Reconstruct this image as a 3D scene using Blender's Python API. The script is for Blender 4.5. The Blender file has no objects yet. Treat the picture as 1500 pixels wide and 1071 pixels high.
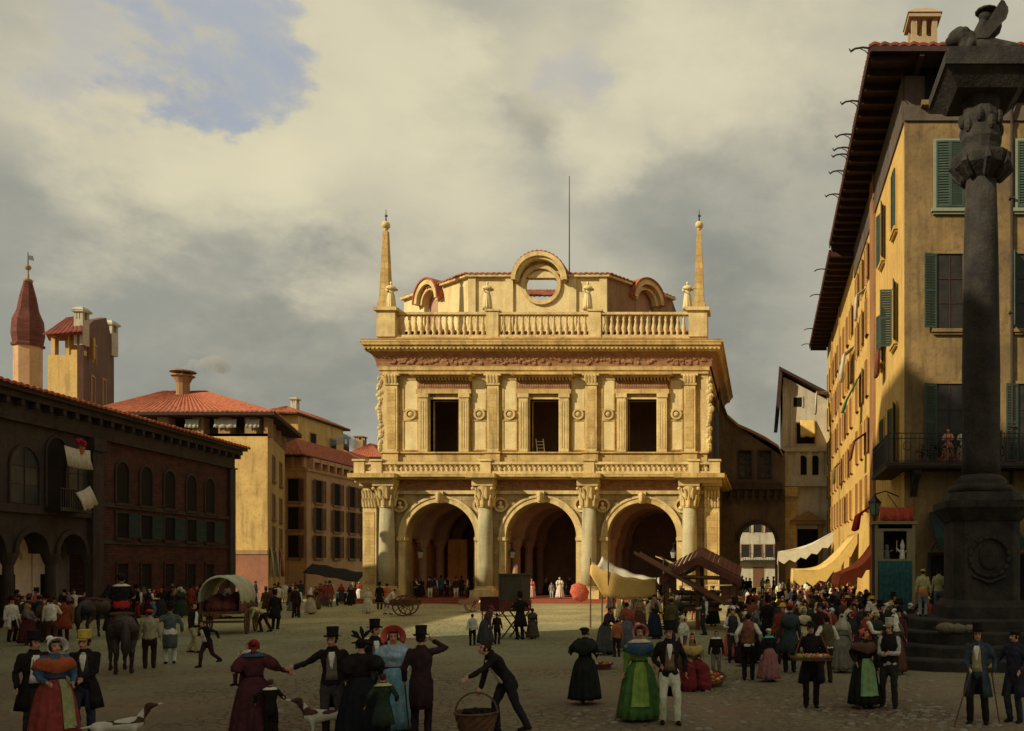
import bpy, bmesh, math, random
from mathutils import Vector, Matrix, noise
random.seed(7)
R = math.radians
S = bpy.context.scene
COL = S.collection
# ---------------------------------------------------------------- camera, sky, sun
F, VX, VY, CH = 1300.0, 1118.0, 830.0, 2.9          # focal length and vanishing point in photo pixels, eye height
cam = bpy.data.objects.new('camera', bpy.data.cameras.new('camera'))
COL.objects.link(cam)
cam.location = (0, 0, CH); cam.rotation_euler = (R(90), 0, 0)
cam.data.sensor_width = 36; cam.data.lens = F/1500*36
cam.data.shift_x = (750-VX)/1500; cam.data.shift_y = (VY-535.5)/1500
cam.data.clip_end = 3000
S.camera = cam
S.view_settings.view_transform = 'Standard'; S.view_settings.look = 'None'
S.view_settings.exposure = 0; S.view_settings.gamma = 1
TOSUN = Vector((-0.70, -0.53, 0.48)).normalized()
sun = bpy.data.objects.new('sun', bpy.data.lights.new('sun', 'SUN'))
COL.objects.link(sun)
sun.data.energy = 4.8; sun.data.angle = R(0.9); sun.data.color = (1, .88, .66)
sun.rotation_euler = (-TOSUN).to_track_quat('-Z', 'Y').to_euler()
sun.location = (-60, -60, 60)

W = bpy.data.worlds.new('World'); S.world = W; W.use_nodes = True
nt = W.node_tree; nt.nodes.clear()
def N(t, **k):
    n = nt.nodes.new(t)
    for a, b in k.items(): setattr(n, a, b)
    return n
def lk(a, b): nt.links.new(a, b)
def vmath(op, a, b=None):
    n = N('ShaderNodeVectorMath', operation=op)
    for i, v in enumerate((a, b)):
        if v is None: continue
        if hasattr(v, 'links') or hasattr(v, 'is_linked'): lk(v, n.inputs[i])
        else: n.inputs[i].default_value = v
    return n
def fmath(op, a, b=0.0, clamp=False):
    n = N('ShaderNodeMath', operation=op, use_clamp=clamp)
    for i, v in enumerate((a, b)):
        if hasattr(v, 'is_linked'): lk(v, n.inputs[i])
        else: n.inputs[i].default_value = v
    return n.outputs[0]
def mixc(f, a, b):
    n = N('ShaderNodeMix', data_type='RGBA')
    for i, v in ((0, f), (6, a), (7, b)):
        if hasattr(v, 'is_linked'): lk(v, n.inputs[i])
        else: n.inputs[i].default_value = v if i == 0 else (*v, 1)
    return n.outputs[2]
def ramp(v, a, b):
    n = N('ShaderNodeMapRange', interpolation_type='SMOOTHSTEP')
    lk(v, n.inputs[0]); n.inputs[1].default_value = a; n.inputs[2].default_value = b
    return n.outputs[0]
sky = N('ShaderNodeTexSky', sky_type='NISHITA'); sky.sun_disc = False
sky.sun_elevation = math.asin(TOSUN.z); sky.sun_rotation = math.atan2(TOSUN.x, TOSUN.y)
tc = N('ShaderNodeTexCoord')
def skynoise(scale, detail, rough=.5, dist=0, z=1.7):
    m = N('ShaderNodeMapping'); lk(tc.outputs['Generated'], m.inputs[0]); m.inputs['Scale'].default_value = (1, 1, z)
    n = N('ShaderNodeTexNoise'); lk(m.outputs[0], n.inputs['Vector'])
    n.inputs['Scale'].default_value = scale; n.inputs['Detail'].default_value = detail
    n.inputs['Roughness'].default_value = rough; n.inputs['Distortion'].default_value = dist
    return n
n1 = skynoise(3.2, 8, .58); n2 = skynoise(1.6, 4, .5, .6); n3 = skynoise(6, 10, .66, .25, 1.8)
off = vmath('SUBTRACT', n1.outputs['Color'], (.5, .5, .5))
off2 = vmath('SCALE', off.outputs[0]); off2.inputs[3].default_value = .40
dirn = vmath('ADD', tc.outputs['Generated'], off2.outputs[0]); dirn = vmath('NORMALIZE', dirn.outputs[0])
def blob(px, py, rpx, soft=.5):
    d = Vector(((px-VX)/F, 1, (VY-py)/F)).normalized()
    n = vmath('DISTANCE', dirn.outputs[0], tuple(d))
    r = rpx/F
    return ramp(n.outputs['Value'], r, r*(1-soft))
def put(col, f, c, k=1.0): return mixc(fmath("MULTIPLY", f, k), col, c)
col = mixc(ramp(n2.outputs[0], .35, .68), (3.0, 3.0, 2.6), (4.3, 4.05, 3.1))
for b in ((60, 400, 230), (300, 500, 300), (1130, 500, 300), (640, 560, 260), (1010, 360, 150), (1180, 200, 90)):
    col = put(col, blob(*b, .85), (2.3, 2.35, 2.05), .75)
for b in ((430, 420, 90), (800, 165, 70), (320, 560, 120), (1100, 450, 130), (480, 560, 90), (1080, 600, 110)):
    col = put(col, blob(*b, .85), (1.55, 1.65, 1.5), .5)
for b in ((330, 190, 140), (520, 110, 170), (180, 170, 110), (680, 90, 90), (880, 230, 90), (1000, 110, 130), (640, 240, 150), (430, 240, 120)):
    col = put(col, blob(*b, .9), (6.6, 6.0, 4.0), .55)
for b in ((1150, 60, 170), (820, 90, 120), (680, 330, 130), (560, 330, 120), (150, 60, 120)):
    col = put(col, blob(*b, .9), (5.4, 4.9, 3.5), .55)
blue = mixc(.1, (3.0, 3.35, 4.0), sky.outputs[0])
for b in ((335, 62, 42), (265, 62, 42), (395, 48, 38), (290, 105, 28), (215, 78, 30)):
    col = put(col, blob(*b, .8), blue, .9)
for b in ((880, 90, 60), (150, 30, 60)):
    col = put(col, blob(*b, .8), (3.3, 3.4, 3.7), .5)
col = put(col, ramp(n3.outputs[0], .42, .72), (5.4, 4.85, 3.5), .20)
col = put(col, ramp(n3.outputs[0], .52, .30), (2.3, 2.4, 2.2), .16)
# away from the painted half of the sky the clouds stay a plain pale grey
bg = N('ShaderNodeBackground'); bg.inputs['Strength'].default_value = .125
lk(col, bg.inputs[0]); wo = N('ShaderNodeOutputWorld'); lk(bg.outputs[0], wo.inputs[0])

# ---------------------------------------------------------------- pixel helpers
def PX(px, Y): return (px-VX)/F*Y
def PZ(py, Y): return CH-(py-VY)/F*Y
def P(px, py, Y): return Vector((PX(px, Y), Y, PZ(py, Y)))
def GY(py, z=0): return F*(CH-z)/(py-VY)

# ---------------------------------------------------------------- materials
MATS = {}
def mat(name, c, rough=.85, c2=None, scale=1.2, amt=.5, bump=.25, bscale=18, spec=.2, metal=0, grime=0, kind=None, coord='Object'):
    if name in MATS: return MATS[name]
    m = bpy.data.materials.new(name); m.use_nodes = True; MATS[name] = m
    t = m.node_tree; b = t.nodes['Principled BSDF']
    b.inputs['Roughness'].default_value = rough; b.inputs['Metallic'].default_value = metal
    b.inputs['Specular IOR Level'].default_value = spec
    if c2 is None: c2 = tuple(x*.62 for x in c)
    tc = t.nodes.new('ShaderNodeTexCoord'); L = t.links.new
    def noi(s, d=5, r=.6, sc=(1, 1, 1)):
        mp = t.nodes.new('ShaderNodeMapping'); mp.inputs['Scale'].default_value = sc; L(tc.outputs[coord], mp.inputs[0])
        n = t.nodes.new('ShaderNodeTexNoise'); L(mp.outputs[0], n.inputs['Vector'])
        n.inputs['Scale'].default_value = s; n.inputs['Detail'].default_value = d; n.inputs['Roughness'].default_value = r
        return n.outputs[0]
    def rmp(v, a, b_, lo=0, hi=1):
        n = t.nodes.new('ShaderNodeMapRange'); L(v, n.inputs[0]); n.inputs[1].default_value = a; n.inputs[2].default_value = b_
        n.inputs[3].default_value = lo; n.inputs[4].default_value = hi; return n.outputs[0]
    def mx(f, a, b_):
        n = t.nodes.new('ShaderNodeMix'); n.data_type = 'RGBA'
        for i, v in ((0, f), (6, a), (7, b_)):
            if hasattr(v, 'is_linked'): L(v, n.inputs[i])
            else: n.inputs[i].default_value = v if i == 0 else (*v, 1)
        return n.outputs[2]
    col = mx(rmp(noi(scale), .35, .7, 0, amt), c, c2)
    col = mx(rmp(noi(scale*9, 4), .5, .75, 0, amt*.55), col, tuple(x*.5 for x in c2))
    if grime:      # rain streaks, long in z
        col = mx(rmp(noi(1.3, 5, .65, (1.6, 1.6, .16)), .5, .72, 0, grime), col, tuple(x*.33 for x in c))
    h = noi(bscale, 4)
    if kind == 'brick':
        br = t.nodes.new('ShaderNodeTexBrick'); mp = t.nodes.new('ShaderNodeMapping'); mp.inputs['Rotation'].default_value = (R(90), 0, 0)
        L(tc.outputs[coord], mp.inputs[0]); L(mp.outputs[0], br.inputs['Vector']); br.inputs['Scale'].default_value = 1
        br.inputs['Brick Width'].default_value = .5; br.inputs['Row Height'].default_value = .16; br.inputs['Mortar Size'].default_value = .015
        br.inputs['Color1'].default_value = (1, 1, 1, 1); br.inputs['Color2'].default_value = (.6, .55, .5, 1); br.inputs['Mortar'].default_value = (.45, .42, .4, 1)
        n = t.nodes.new('ShaderNodeMix'); n.data_type = 'RGBA'; n.blend_type = 'MULTIPLY'; n.inputs[0].default_value = .8
        L(col, n.inputs[6]); L(br.outputs[0], n.inputs[7]); col = n.outputs[2]
    if kind == 'blocks':
        br = t.nodes.new('ShaderNodeTexBrick'); mp = t.nodes.new('ShaderNodeMapping'); mp.inputs['Rotation'].default_value = (R(90), 0, 0)
        L(tc.outputs[coord], mp.inputs[0]); L(mp.outputs[0], br.inputs['Vector']); br.inputs['Scale'].default_value = 1
        br.inputs['Brick Width'].default_value = 1.3; br.inputs['Row Height'].default_value = .55; br.inputs['Mortar Size'].default_value = .014
        br.inputs['Color1'].default_value = (1, 1, 1, 1); br.inputs['Color2'].default_value = (.78, .76, .7, 1); br.inputs['Mortar'].default_value = (.4, .36, .3, 1)
        n = t.nodes.new('ShaderNodeMix'); n.data_type = 'RGBA'; n.blend_type = 'MULTIPLY'; n.inputs[0].default_value = .75
        L(col, n.inputs[6]); L(br.outputs[0], n.inputs[7]); col = n.outputs[2]
    L(col, b.inputs['Base Color'])
    if kind == 'cloth':
        n1_, n2_ = noi(11, 3, .5, (1, 1, .32)), noi(70, 2)
        q_ = t.nodes.new('ShaderNodeMath'); q_.operation = 'MULTIPLY_ADD'; L(n2_, q_.inputs[0]); q_.inputs[1].default_value = .12; L(n1_, q_.inputs[2]); h = q_.outputs[0]; bump = 1.0
    if bump:
        bn = t.nodes.new('ShaderNodeBump'); bn.inputs['Strength'].default_value = bump; bn.inputs['Distance'].default_value = .05
        L(h, bn.inputs['Height']); L(bn.outputs[0], b.inputs['Normal'])
    return m
def cloth(c, pat=None):
    if not isinstance(c, tuple): return c
    c = tuple(min(.82, x*(1 if x < .06 else 1+min(.5, (x-.06)*3))) for x in c)
    k = 'cloth_%d_%d_%d' % tuple(int(x*1000) for x in c)
    return mat(k, c, .95, tuple(x*.5 for x in c), 7, .85, .35, 60, .08, kind='cloth')
M_STONE = mat('warm_limestone', (.70, .50, .19), .85, (.42, .26, .09), .8, .95, .3, 14, grime=.8, kind='blocks')
M_STONE3 = mat('greyer_limestone', (.50, .38, .18), .85, (.30, .20, .09), .8, .95, .4, 14, grime=.9, kind='blocks')  # lower storey greyer for grime, and for the sun angle painted into it
M_STONE2 = mat('pale_limestone', (.73, .56, .25), .85, (.44, .30, .12), .9, .9, .3, 14, grime=.6)
M_PALE = mat('pale_marble_panel', (.74, .60, .30), .7, (.55, .40, .16), .9, .8, .1, 14, grime=.35)
M_FRIEZE = mat('reddish_frieze', (.26, .11, .055), .9, (.38, .22, .10), 2.2, .9, .6, 9)
M_GREYCOL = mat('weathered_column_marble', (.50, .43, .24), .75, (.33, .29, .17), .8, .8, .2, 10, grime=.7)
M_INNER = mat('sun_orange_portico_plaster', (.85, .40, .12), .9, (.62, .27, .09), .6, .8, .2, 10, grime=.4)  # strong orange stands in for sunlight on the portico's inner wall
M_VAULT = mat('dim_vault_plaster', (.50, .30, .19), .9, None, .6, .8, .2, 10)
M_REDFLOOR = mat('red_portico_floor', (.30, .08, .04), .8, None, .8, .5, .1)
M_TILE = mat('terracotta_tiles', (.46, .13, .055), .9, (.22, .075, .045), 2.6, 1.0, .3, 30)
M_TILE2 = mat('dark_terracotta_tiles', (.24, .06, .035), .9, (.13, .04, .03), 1.6, .9, .3, 30)
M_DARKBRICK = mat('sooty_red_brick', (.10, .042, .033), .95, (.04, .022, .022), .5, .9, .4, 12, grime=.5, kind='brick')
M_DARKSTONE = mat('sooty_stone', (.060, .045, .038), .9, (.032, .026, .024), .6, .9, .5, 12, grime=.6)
M_PURPLE = mat('greyish_arcade_plaster', (.80, .70, .60), .95, (.60, .50, .43), .5, .8, .2, 10, grime=.5)
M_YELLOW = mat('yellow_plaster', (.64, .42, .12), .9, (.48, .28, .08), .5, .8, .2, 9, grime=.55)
M_OCHRE = mat('shaded_ochre_plaster', (.29, .19, .075), .9, (.14, .095, .048), .5, 1.0, .4, 6, grime=.8)  # corner house front: its half shade is put into this darker ochre
M_YEL2 = mat('dull_yellow_plaster', (.60, .40, .14), .9, (.42, .26, .09), .5, .9, .2, 9, grime=.7)
M_TAN = mat('tan_plaster', (.34, .21, .10), .9, (.24, .14, .07), .5, .8, .2, 9, grime=.5)
M_PINK = mat('dusty_pink_plaster', (.56, .34, .17), .9, (.40, .23, .12), .5, .8, .2, 9, grime=.5)
M_WHITEW = mat('whitish_plaster', (.56, .50, .37), .9, (.36, .31, .21), .5, .8, .2, 9, grime=.6)
M_DARKWALL = mat('shade_dark_wall', (.15, .11, .075), .95, (.07, .05, .038), .4, .9, .3, 9, grime=.6)  # shade of the palace flanks and gateway is put into this dark colour
M_DARK = mat('dark_opening', (.012, .009, .008), .9, None, 2, .5, 0)
M_GLASS = mat('old_window_glass', (.010, .009, .009), .5, (.035, .028, .022), 1.5, .9, .3, 4, spec=.35)
M_SHUT = mat('green_shutter_paint', (.055, .08, .055), .7, (.03, .05, .04), 2.5, .8, .1)
M_BROWNW = mat('brown_shutter_paint', (.17, .085, .04), .8, None, 2.5, .8, .1)
M_WOOD = mat('old_brown_timber', (.16, .075, .035), .85, (.07, .035, .02), 3, .9, .4, 25)
M_GREYWOOD = mat('weathered_grey_planks', (.20, .17, .13), .9, (.09, .075, .055), 3, .9, .4, 25)
M_IRON = mat('black_iron', (.02, .018, .016), .6, None, 3, .5, 0, spec=.4)
M_PLINTH = mat('blackened_column_stone', (.052, .044, .033), .85, (.014, .013, .013), 1.3, 1.0, .7, 8, grime=.5)
M_EAVE = mat('dark_eave_timber', (.06, .032, .026), .9, None, 2, .8, .3)
M_COB = mat('pale_cobblestone', (.29, .26, .20), .85, (.17, .15, .12), 3, .8, .3, 20)
M_SKIN = mat('skin', (.50, .26, .15), .7, (.42, .19, .11), 9, .4, 0, spec=.3)
M_EYE = mat('eye_dark', (.02, .012, .01), .4, None, 9, .2, 0)
M_LIP = mat('lip_red', (.36, .09, .06), .6, None, 9, .2, 0)

# ---------------------------------------------------------------- mesh builder
class MB:
    def __init__(s, M=None): s.v = []; s.f = []; s.mi = []; s.M = M or Matrix(); s.cur = 0
    def add(s, vs, fs, mi=None):
        o = len(s.v); s.v += [s.M @ Vector(v) for v in vs]
        for f in fs: s.f.append([i+o for i in f]); s.mi.append(s.cur if mi is None else mi)
    def box(s, x0, x1, y0, y1, z0, z1, mi=None):
        if x0 > x1: x0, x1 = x1, x0
        if y0 > y1: y0, y1 = y1, y0
        if z0 > z1: z0, z1 = z1, z0
        s.add([(x0,y0,z0),(x1,y0,z0),(x1,y1,z0),(x0,y1,z0),(x0,y0,z1),(x1,y0,z1),(x1,y1,z1),(x0,y1,z1)],
              [(0,3,2,1),(4,5,6,7),(0,1,5,4),(1,2,6,5),(2,3,7,6),(3,0,4,7)], mi)
    def quad(s, a, b, c, d, mi=None): s.add([a, b, c, d], [(0, 1, 2, 3)], mi)
    def prism(s, poly, y0, y1, mi=None):      # polygon in xz, extruded in y
        n = len(poly)
        s.add([(x, y0, z) for x, z in poly]+[(x, y1, z) for x, z in poly],
              [tuple(range(n)), tuple(range(2*n-1, n-1, -1))]+[(i, i+n, (i+1) % n+n, (i+1) % n) for i in range(n)], mi)
    def slab(s, poly, z0, z1, mi=None, shrink=1.0, c=None):        # polygon in xy, extruded in z
        n = len(poly); c = c or (sum(p[0] for p in poly)/n, sum(p[1] for p in poly)/n)
        s.add([(x, y, z0) for x, y in poly]+[(c[0]+(x-c[0])*shrink, c[1]+(y-c[1])*shrink, z1) for x, y in poly],
              [tuple(range(n-1, -1, -1)), tuple(range(n, 2*n))]+[(i, (i+1) % n, (i+1) % n+n, i+n) for i in range(n)], mi)
    def lathe(s, x, y, prof, n=16, mi=None, sx=1, sy=1):   # prof: (r, z)
        vs = []; fs = []
        for r, z in prof:
            for k in range(n):
                a = 2*math.pi*k/n; vs.append((x+r*sx*math.cos(a), y+r*sy*math.sin(a), z))
        for j in range(len(prof)-1):
            for k in range(n): fs.append((j*n+k, j*n+(k+1) % n, (j+1)*n+(k+1) % n, (j+1)*n+k))
        fs.append(tuple(range(n-1, -1, -1))); fs.append(tuple((len(prof)-1)*n+k for k in range(n)))
        s.add(vs, fs, mi)
    def limb(s, pts, rad, side=None, n=10, caps=True, mi=None):
        pts = [Vector(p) for p in pts]; rr = [r if isinstance(r, tuple) else (r, r) for r in rad]
        if caps:      # rounded ends
            d0 = (pts[0]-pts[1]).normalized(); d1 = (pts[-1]-pts[-2]).normalized()
            a, b = rr[0], rr[-1]; m0, m1 = min(a), min(b)
            P0 = [pts[0]+d0*m0*k for k in (.95, .65)]; R0 = [(a[0]*q, a[1]*q) for q in (.3, .76)]
            P1 = [pts[-1]+d1*m1*k for k in (.65, .95)]; R1 = [(b[0]*q, b[1]*q) for q in (.76, .3)]
            pts = P0+pts+P1; rr = R0+rr+R1
        vs = []; fs = []; prev = None
        for i, p in enumerate(pts):
            t = (pts[min(i+1, len(pts)-1)]-pts[max(i-1, 0)]).normalized()
            ref = Vector(side) if side is not None else (prev if prev else (Vector((1, 0, 0)) if abs(t.x) < .8 else Vector((0, 1, 0))))
            u = ref-t*ref.dot(t)
            if u.length < 1e-4: u = Vector((0, 1, 0))-t*t.y
            u.normalize(); w = t.cross(u); prev = u
            for k in range(n):
                a = 2*math.pi*k/n; vs.append(p+u*rr[i][0]*math.cos(a)+w*rr[i][1]*math.sin(a))
        for j in range(len(pts)-1):
            for k in range(n): fs.append((j*n+k, j*n+(k+1) % n, (j+1)*n+(k+1) % n, (j+1)*n+k))
        fs.append(tuple(range(n-1, -1, -1))); fs.append(tuple((len(pts)-1)*n+k for k in range(n)))
        s.add(vs, fs, mi)
    def ell(s, c, r, n=12, m=8, rot=None, mi=None):
        vs = []; fs = []; c = Vector(c)
        for j in range(1, m):
            th = math.pi*j/m
            for k in range(n):
                a = 2*math.pi*k/n; v = Vector((r[0]*math.sin(th)*math.cos(a), r[1]*math.sin(th)*math.sin(a), r[2]*math.cos(th)))
                vs.append(c+(rot @ v if rot else v))
        t = Vector((0, 0, r[2])); t = rot @ t if rot else t
        vs += [c+t, c-t]; T, B = len(vs)-2, len(vs)-1
        for j in range(m-2):
            for k in range(n): fs.append((j*n+k, (j+1)*n+k, (j+1)*n+(k+1) % n, j*n+(k+1) % n))
        for k in range(n): fs.append((T, k, (k+1) % n)); fs.append((B, (m-2)*n+(k+1) % n, (m-2)*n+k))
        s.add(vs, fs, mi)
    def grid(s, rows, mi=None, thick=None, closed=False):       # rows of points; thick: offset function or vector
        nr, nc = len(rows), len(rows[0]); rows = [[Vector(p) for p in r] for r in rows]
        fs = []
        for j in range(nr-1):
            for k in range(nc if closed else nc-1): fs.append((j*nc+k, j*nc+(k+1) % nc, (j+1)*nc+(k+1) % nc, (j+1)*nc+k))
        vs = [p for r in rows for p in r]
        if thick is not None:
            o = len(vs); vs2 = []
            for j in range(nr):
                for k in range(nc):
                    if callable(thick): vs2.append(thick(rows[j][k]))
                    else: vs2.append(rows[j][k]+Vector(thick))
            fs2 = [tuple(i+o for i in reversed(f)) for f in fs]
            rim = []
            if not closed:
                for j in range(nr-1):
                    rim.append((j*nc, (j+1)*nc, (j+1)*nc+o, j*nc+o)); a = j*nc+nc-1; rim.append((a+nc, a, a+o, a+nc+o))
            kk = nc if closed else nc-1
            for k in range(kk):
                k2 = (k+1) % nc
                rim.append((k2, k, k+o, k2+o)); a = (nr-1)*nc; rim.append((a+k, a+k2, a+k2+o, a+k+o))
            vs += vs2; fs += fs2+rim
        s.add(vs, fs, mi)
    def mesh(s, name, mats, smooth=False):
        me = bpy.data.meshes.new(name); me.from_pydata([tuple(v) for v in s.v], [], s.f)
        for m in (mats if isinstance(mats, (list, tuple)) else [mats]): me.materials.append(m)
        me.polygons.foreach_set('material_index', s.mi)
        if smooth: me.polygons.foreach_set('use_smooth', [True]*len(me.polygons))
        bm = bmesh.new(); bm.from_mesh(me); bmesh.ops.recalc_face_normals(bm, faces=bm.faces); bm.to_mesh(me); bm.free()
        me.update(); return me
    def build(s, name, mats, parent=None, smooth=False):
        return link(name, s.mesh(name, mats, smooth), parent)
def link(name, data, parent=None, loc=None, rz=None):
    o = bpy.data.objects.new(name, data); COL.objects.link(o)
    if parent: o.parent = parent
    if loc is not None: o.location = loc
    if rz is not None: o.rotation_euler = (0, 0, rz)
    return o
USED = {}
def tag(o, label=None, cat=None, group=None, kind=None):
    if label: o['label'] = label
    if cat: o['category'] = cat
    if group: o['group'] = group
    if kind: o['kind'] = kind
    return o
def thing(name, label, cat, loc=(0, 0, 0), rz=0, group=None):
    o = bpy.data.objects.new(name, None); COL.objects.link(o); o.location = loc; o.rotation_euler = (0, 0, rz)
    o.empty_display_size = .3
    return tag(o, label, cat, group)
def XF(x, y, z=0, rz=0): return Matrix.Translation((x, y, z)) @ Matrix.Rotation(rz, 4, 'Z')
def remesh(mb, vox, sm=2):
    me = mb.mesh('t', []); o = bpy.data.objects.new('t', me); COL.objects.link(o)
    m = o.modifiers.new('r', 'REMESH'); m.mode = 'VOXEL'; m.voxel_size = vox; m.use_smooth_shade = True
    if sm: m2 = o.modifiers.new('s', 'SMOOTH'); m2.factor = .5; m2.iterations = sm
    dg = bpy.context.evaluated_depsgraph_get()
    out = bpy.data.meshes.new_from_object(o.evaluated_get(dg)); bpy.data.objects.remove(o); bpy.data.meshes.remove(me)
    out.materials.clear(); out.polygons.foreach_set('use_smooth', [True]*len(out.polygons))
    return out

# wall with round-headed openings, running along x; arches: (cx, r, zspring, zbottom)
def arch_wall(mb, x0, x1, z0, z1, y0, y1, arches, n=14, mi=None):
    x = x0
    for cx, r, zs, zb in sorted(arches):
        if cx-r > x+1e-4: mb.box(x, cx-r, y0, y1, z0, z1, mi)
        if zb > z0+1e-4: mb.box(cx-r, cx+r, y0, y1, z0, zb, mi)
        for k in range(n):
            a0, a1 = math.pi*(1-k/n), math.pi*(1-(k+1)/n)
            xa, xb = cx+r*math.cos(a0), cx+r*math.cos(a1); za, zc = zs+r*math.sin(a0), zs+r*math.sin(a1)
            mb.add([(xa,y0,za),(xb,y0,zc),(xb,y0,z1),(xa,y0,z1),(xa,y1,za),(xb,y1,zc),(xb,y1,z1),(xa,y1,z1)],
                   [(0,1,2,3),(7,6,5,4),(0,4,5,1),(3,2,6,7)], mi)
        x = cx+r
    if x1 > x+1e-4: mb.box(x, x1, y0, y1, z0, z1, mi)
def arch_ring(mb, cx, zs, ri, ro, y0, y1, n=16, a0=0, a1=math.pi, mi=None):
    for k in range(n):
        a, b = a0+(a1-a0)*k/n, a0+(a1-a0)*(k+1)/n
        q = [(cx+r*math.cos(t), zs+r*math.sin(t)) for t, r in ((a, ri), (a, ro), (b, ro), (b, ri))]
        mb.add([(x, y0, z) for x, z in q]+[(x, y1, z) for x, z in q], [(0,1,2,3),(7,6,5,4),(1,5,6,2),(0,3,7,4),(0,4,5,1),(2,6,7,3)], mi)
# pantile roof plane: a,b along the eave, c,d along the top (c above b, d above a)
def tiles(mb, a, b, c, d, pitch=.38, amp=.07, rows=10, mi=None):
    a, b, c, d = map(Vector, (a, b, c, d)); n = max(2, int(max((b-a).length, (c-d).length)/pitch))
    nrm = (b-a).cross(d-a).normalized()
    if nrm.z < 0: nrm = -nrm
    rws = []
    for j in range(rows+1):
        t = j/rows; p, q = a.lerp(d, t), b.lerp(c, t)
        for e in ((0,) if j == 0 else (0, 1)):
            r = []
            for k in range(n*4+1):
                u = k/(n*4); h = abs(math.sin(math.pi*u*n))*amp*(.8+.4*noise.noise(Vector((u*n, t*9, a.x))))
                lift = (.035*(1-e)) if j else .035
                r.append(p.lerp(q, u)+nrm*(h+lift*(0 if (e == 0 and j) else 1)))
            rws.append(r)
    mb.grid(rws, mi, thick=(0, 0, -.12))

# windows, cached meshes placed in wall frames
WC = {}
def win_mesh(w, h, kind, fm, pm):
    k = (round(w, 2), round(h, 2), kind, fm.name, pm.name)
    if k in WC: return WC[k]
    mb = MB(); fr = .12
    if 'arch' in kind:
        r = w/2
        mb.box(-r-fr, -r, -.09, .02, 0, h-r, 0); mb.box(r, r+fr, -.09, .02, 0, h-r, 0)
        arch_ring(mb, 0, h-r, r, r+fr, -.09, .02, 10, mi=0)
        poly = [(-r, 0.02), (r, 0.02)]+[(r*math.cos(math.pi*i/10), h-r+r*math.sin(math.pi*i/10)) for i in range(11)]
        mb.prism(poly, -.02, .03, 1)
    else:
        mb.box(-w/2-fr, -w/2, -.09, .02, -.05, h, 0); mb.box(w/2, w/2+fr, -.09, .02, -.05, h, 0)
        mb.box(-w/2-fr, w/2+fr, -.092, .02, h+.001, h+fr, 0); mb.box(-w/2, w/2, -.02, .03, 0, h, 1)
    if 'bars' in kind:
        mb.box(-.025, .025, -.05, -.021, 0.01, h*.98 if 'arch' not in kind else h-.1, 2)
        for q in (.33, .66): mb.box(-w/2+.01, w/2-.01, -.048, -.022, h*q, h*q+.04, 2)
    WC[k] = mb.mesh('window', [fm, pm, M_EAVE]); return WC[k]
def shutter_mesh(w, h, m):
    k = ('sh', round(w, 2), round(h, 2), m.name)
    if k in WC: return WC[k]
    mb = MB(); t = .05
    mb.box(0, .07, -t, 0, 0, h); mb.box(w-.07, w, -t, 0, 0, h); mb.box(.07, w-.07, -t, 0, 0, .08); mb.box(.07, w-.07, -t, 0, h-.08, h); mb.box(.07, w-.07, -t, 0, h*.5-.04, h*.5+.04)
    n = max(4, int(h/.12))
    for i in range(n):
        z = .08+(h-.16)*i/n; mb.add([(.07,-.045,z),(w-.07,-.045,z),(w-.07,-.008,z+.09),(.07,-.008,z+.09),(.07,-.035,z-.01),(w-.07,-.035,z-.01),(w-.07,0,z+.08),(.07,0,z+.08)], [(0,1,2,3),(7,6,5,4),(0,4,5,1),(2,6,7,3)])
    WC[k] = mb.mesh('shutter', m); return WC[k]
def sill_mesh(w, m):
    k = ('sill', round(w, 2), m.name)
    if k not in WC:
        mb = MB(); mb.box(-w/2-.22, w/2+.22, -.2, .01, -.2, -.05); mb.box(-w/2-.15, w/2+.15, -.13, .01, -.3, -.2); WC[k] = mb.mesh('sill', m)
    return WC[k]
def window(parent, wall, x, z, w, h, kind='rect', fm=None, pm=None, sill=True, shut=None, ang=(0, 0)):
    """wall = (x0, y0, rz): outside is local -y. ang: opening of left/right shutter (0 closed, 170 flat on wall)."""
    Mw = XF(wall[0], wall[1], 0, wall[2]); p = Mw @ Vector((x, 0, z))
    o = link('window', win_mesh(w, h, kind, fm or M_TAN, pm or M_GLASS), parent, p, wall[2])
    if sill: link('sill', sill_mesh(w, fm or M_TAN), o)
    if shut:
        me = shutter_mesh(w/2, h, shut)
        if ang[0] is not None:
            s = link('shutter', me, o, (-w/2, -.10, 0), -R(ang[0]))
        if ang[1] is not None:
            s = link('shutter', me, o, (w/2, -.10, 0), R(180)+R(ang[1])); s.rotation_euler[2] = R(180)+R(ang[1]); s.location.y = -.10 if ang[1] > 90 else -.155
    return o
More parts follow.
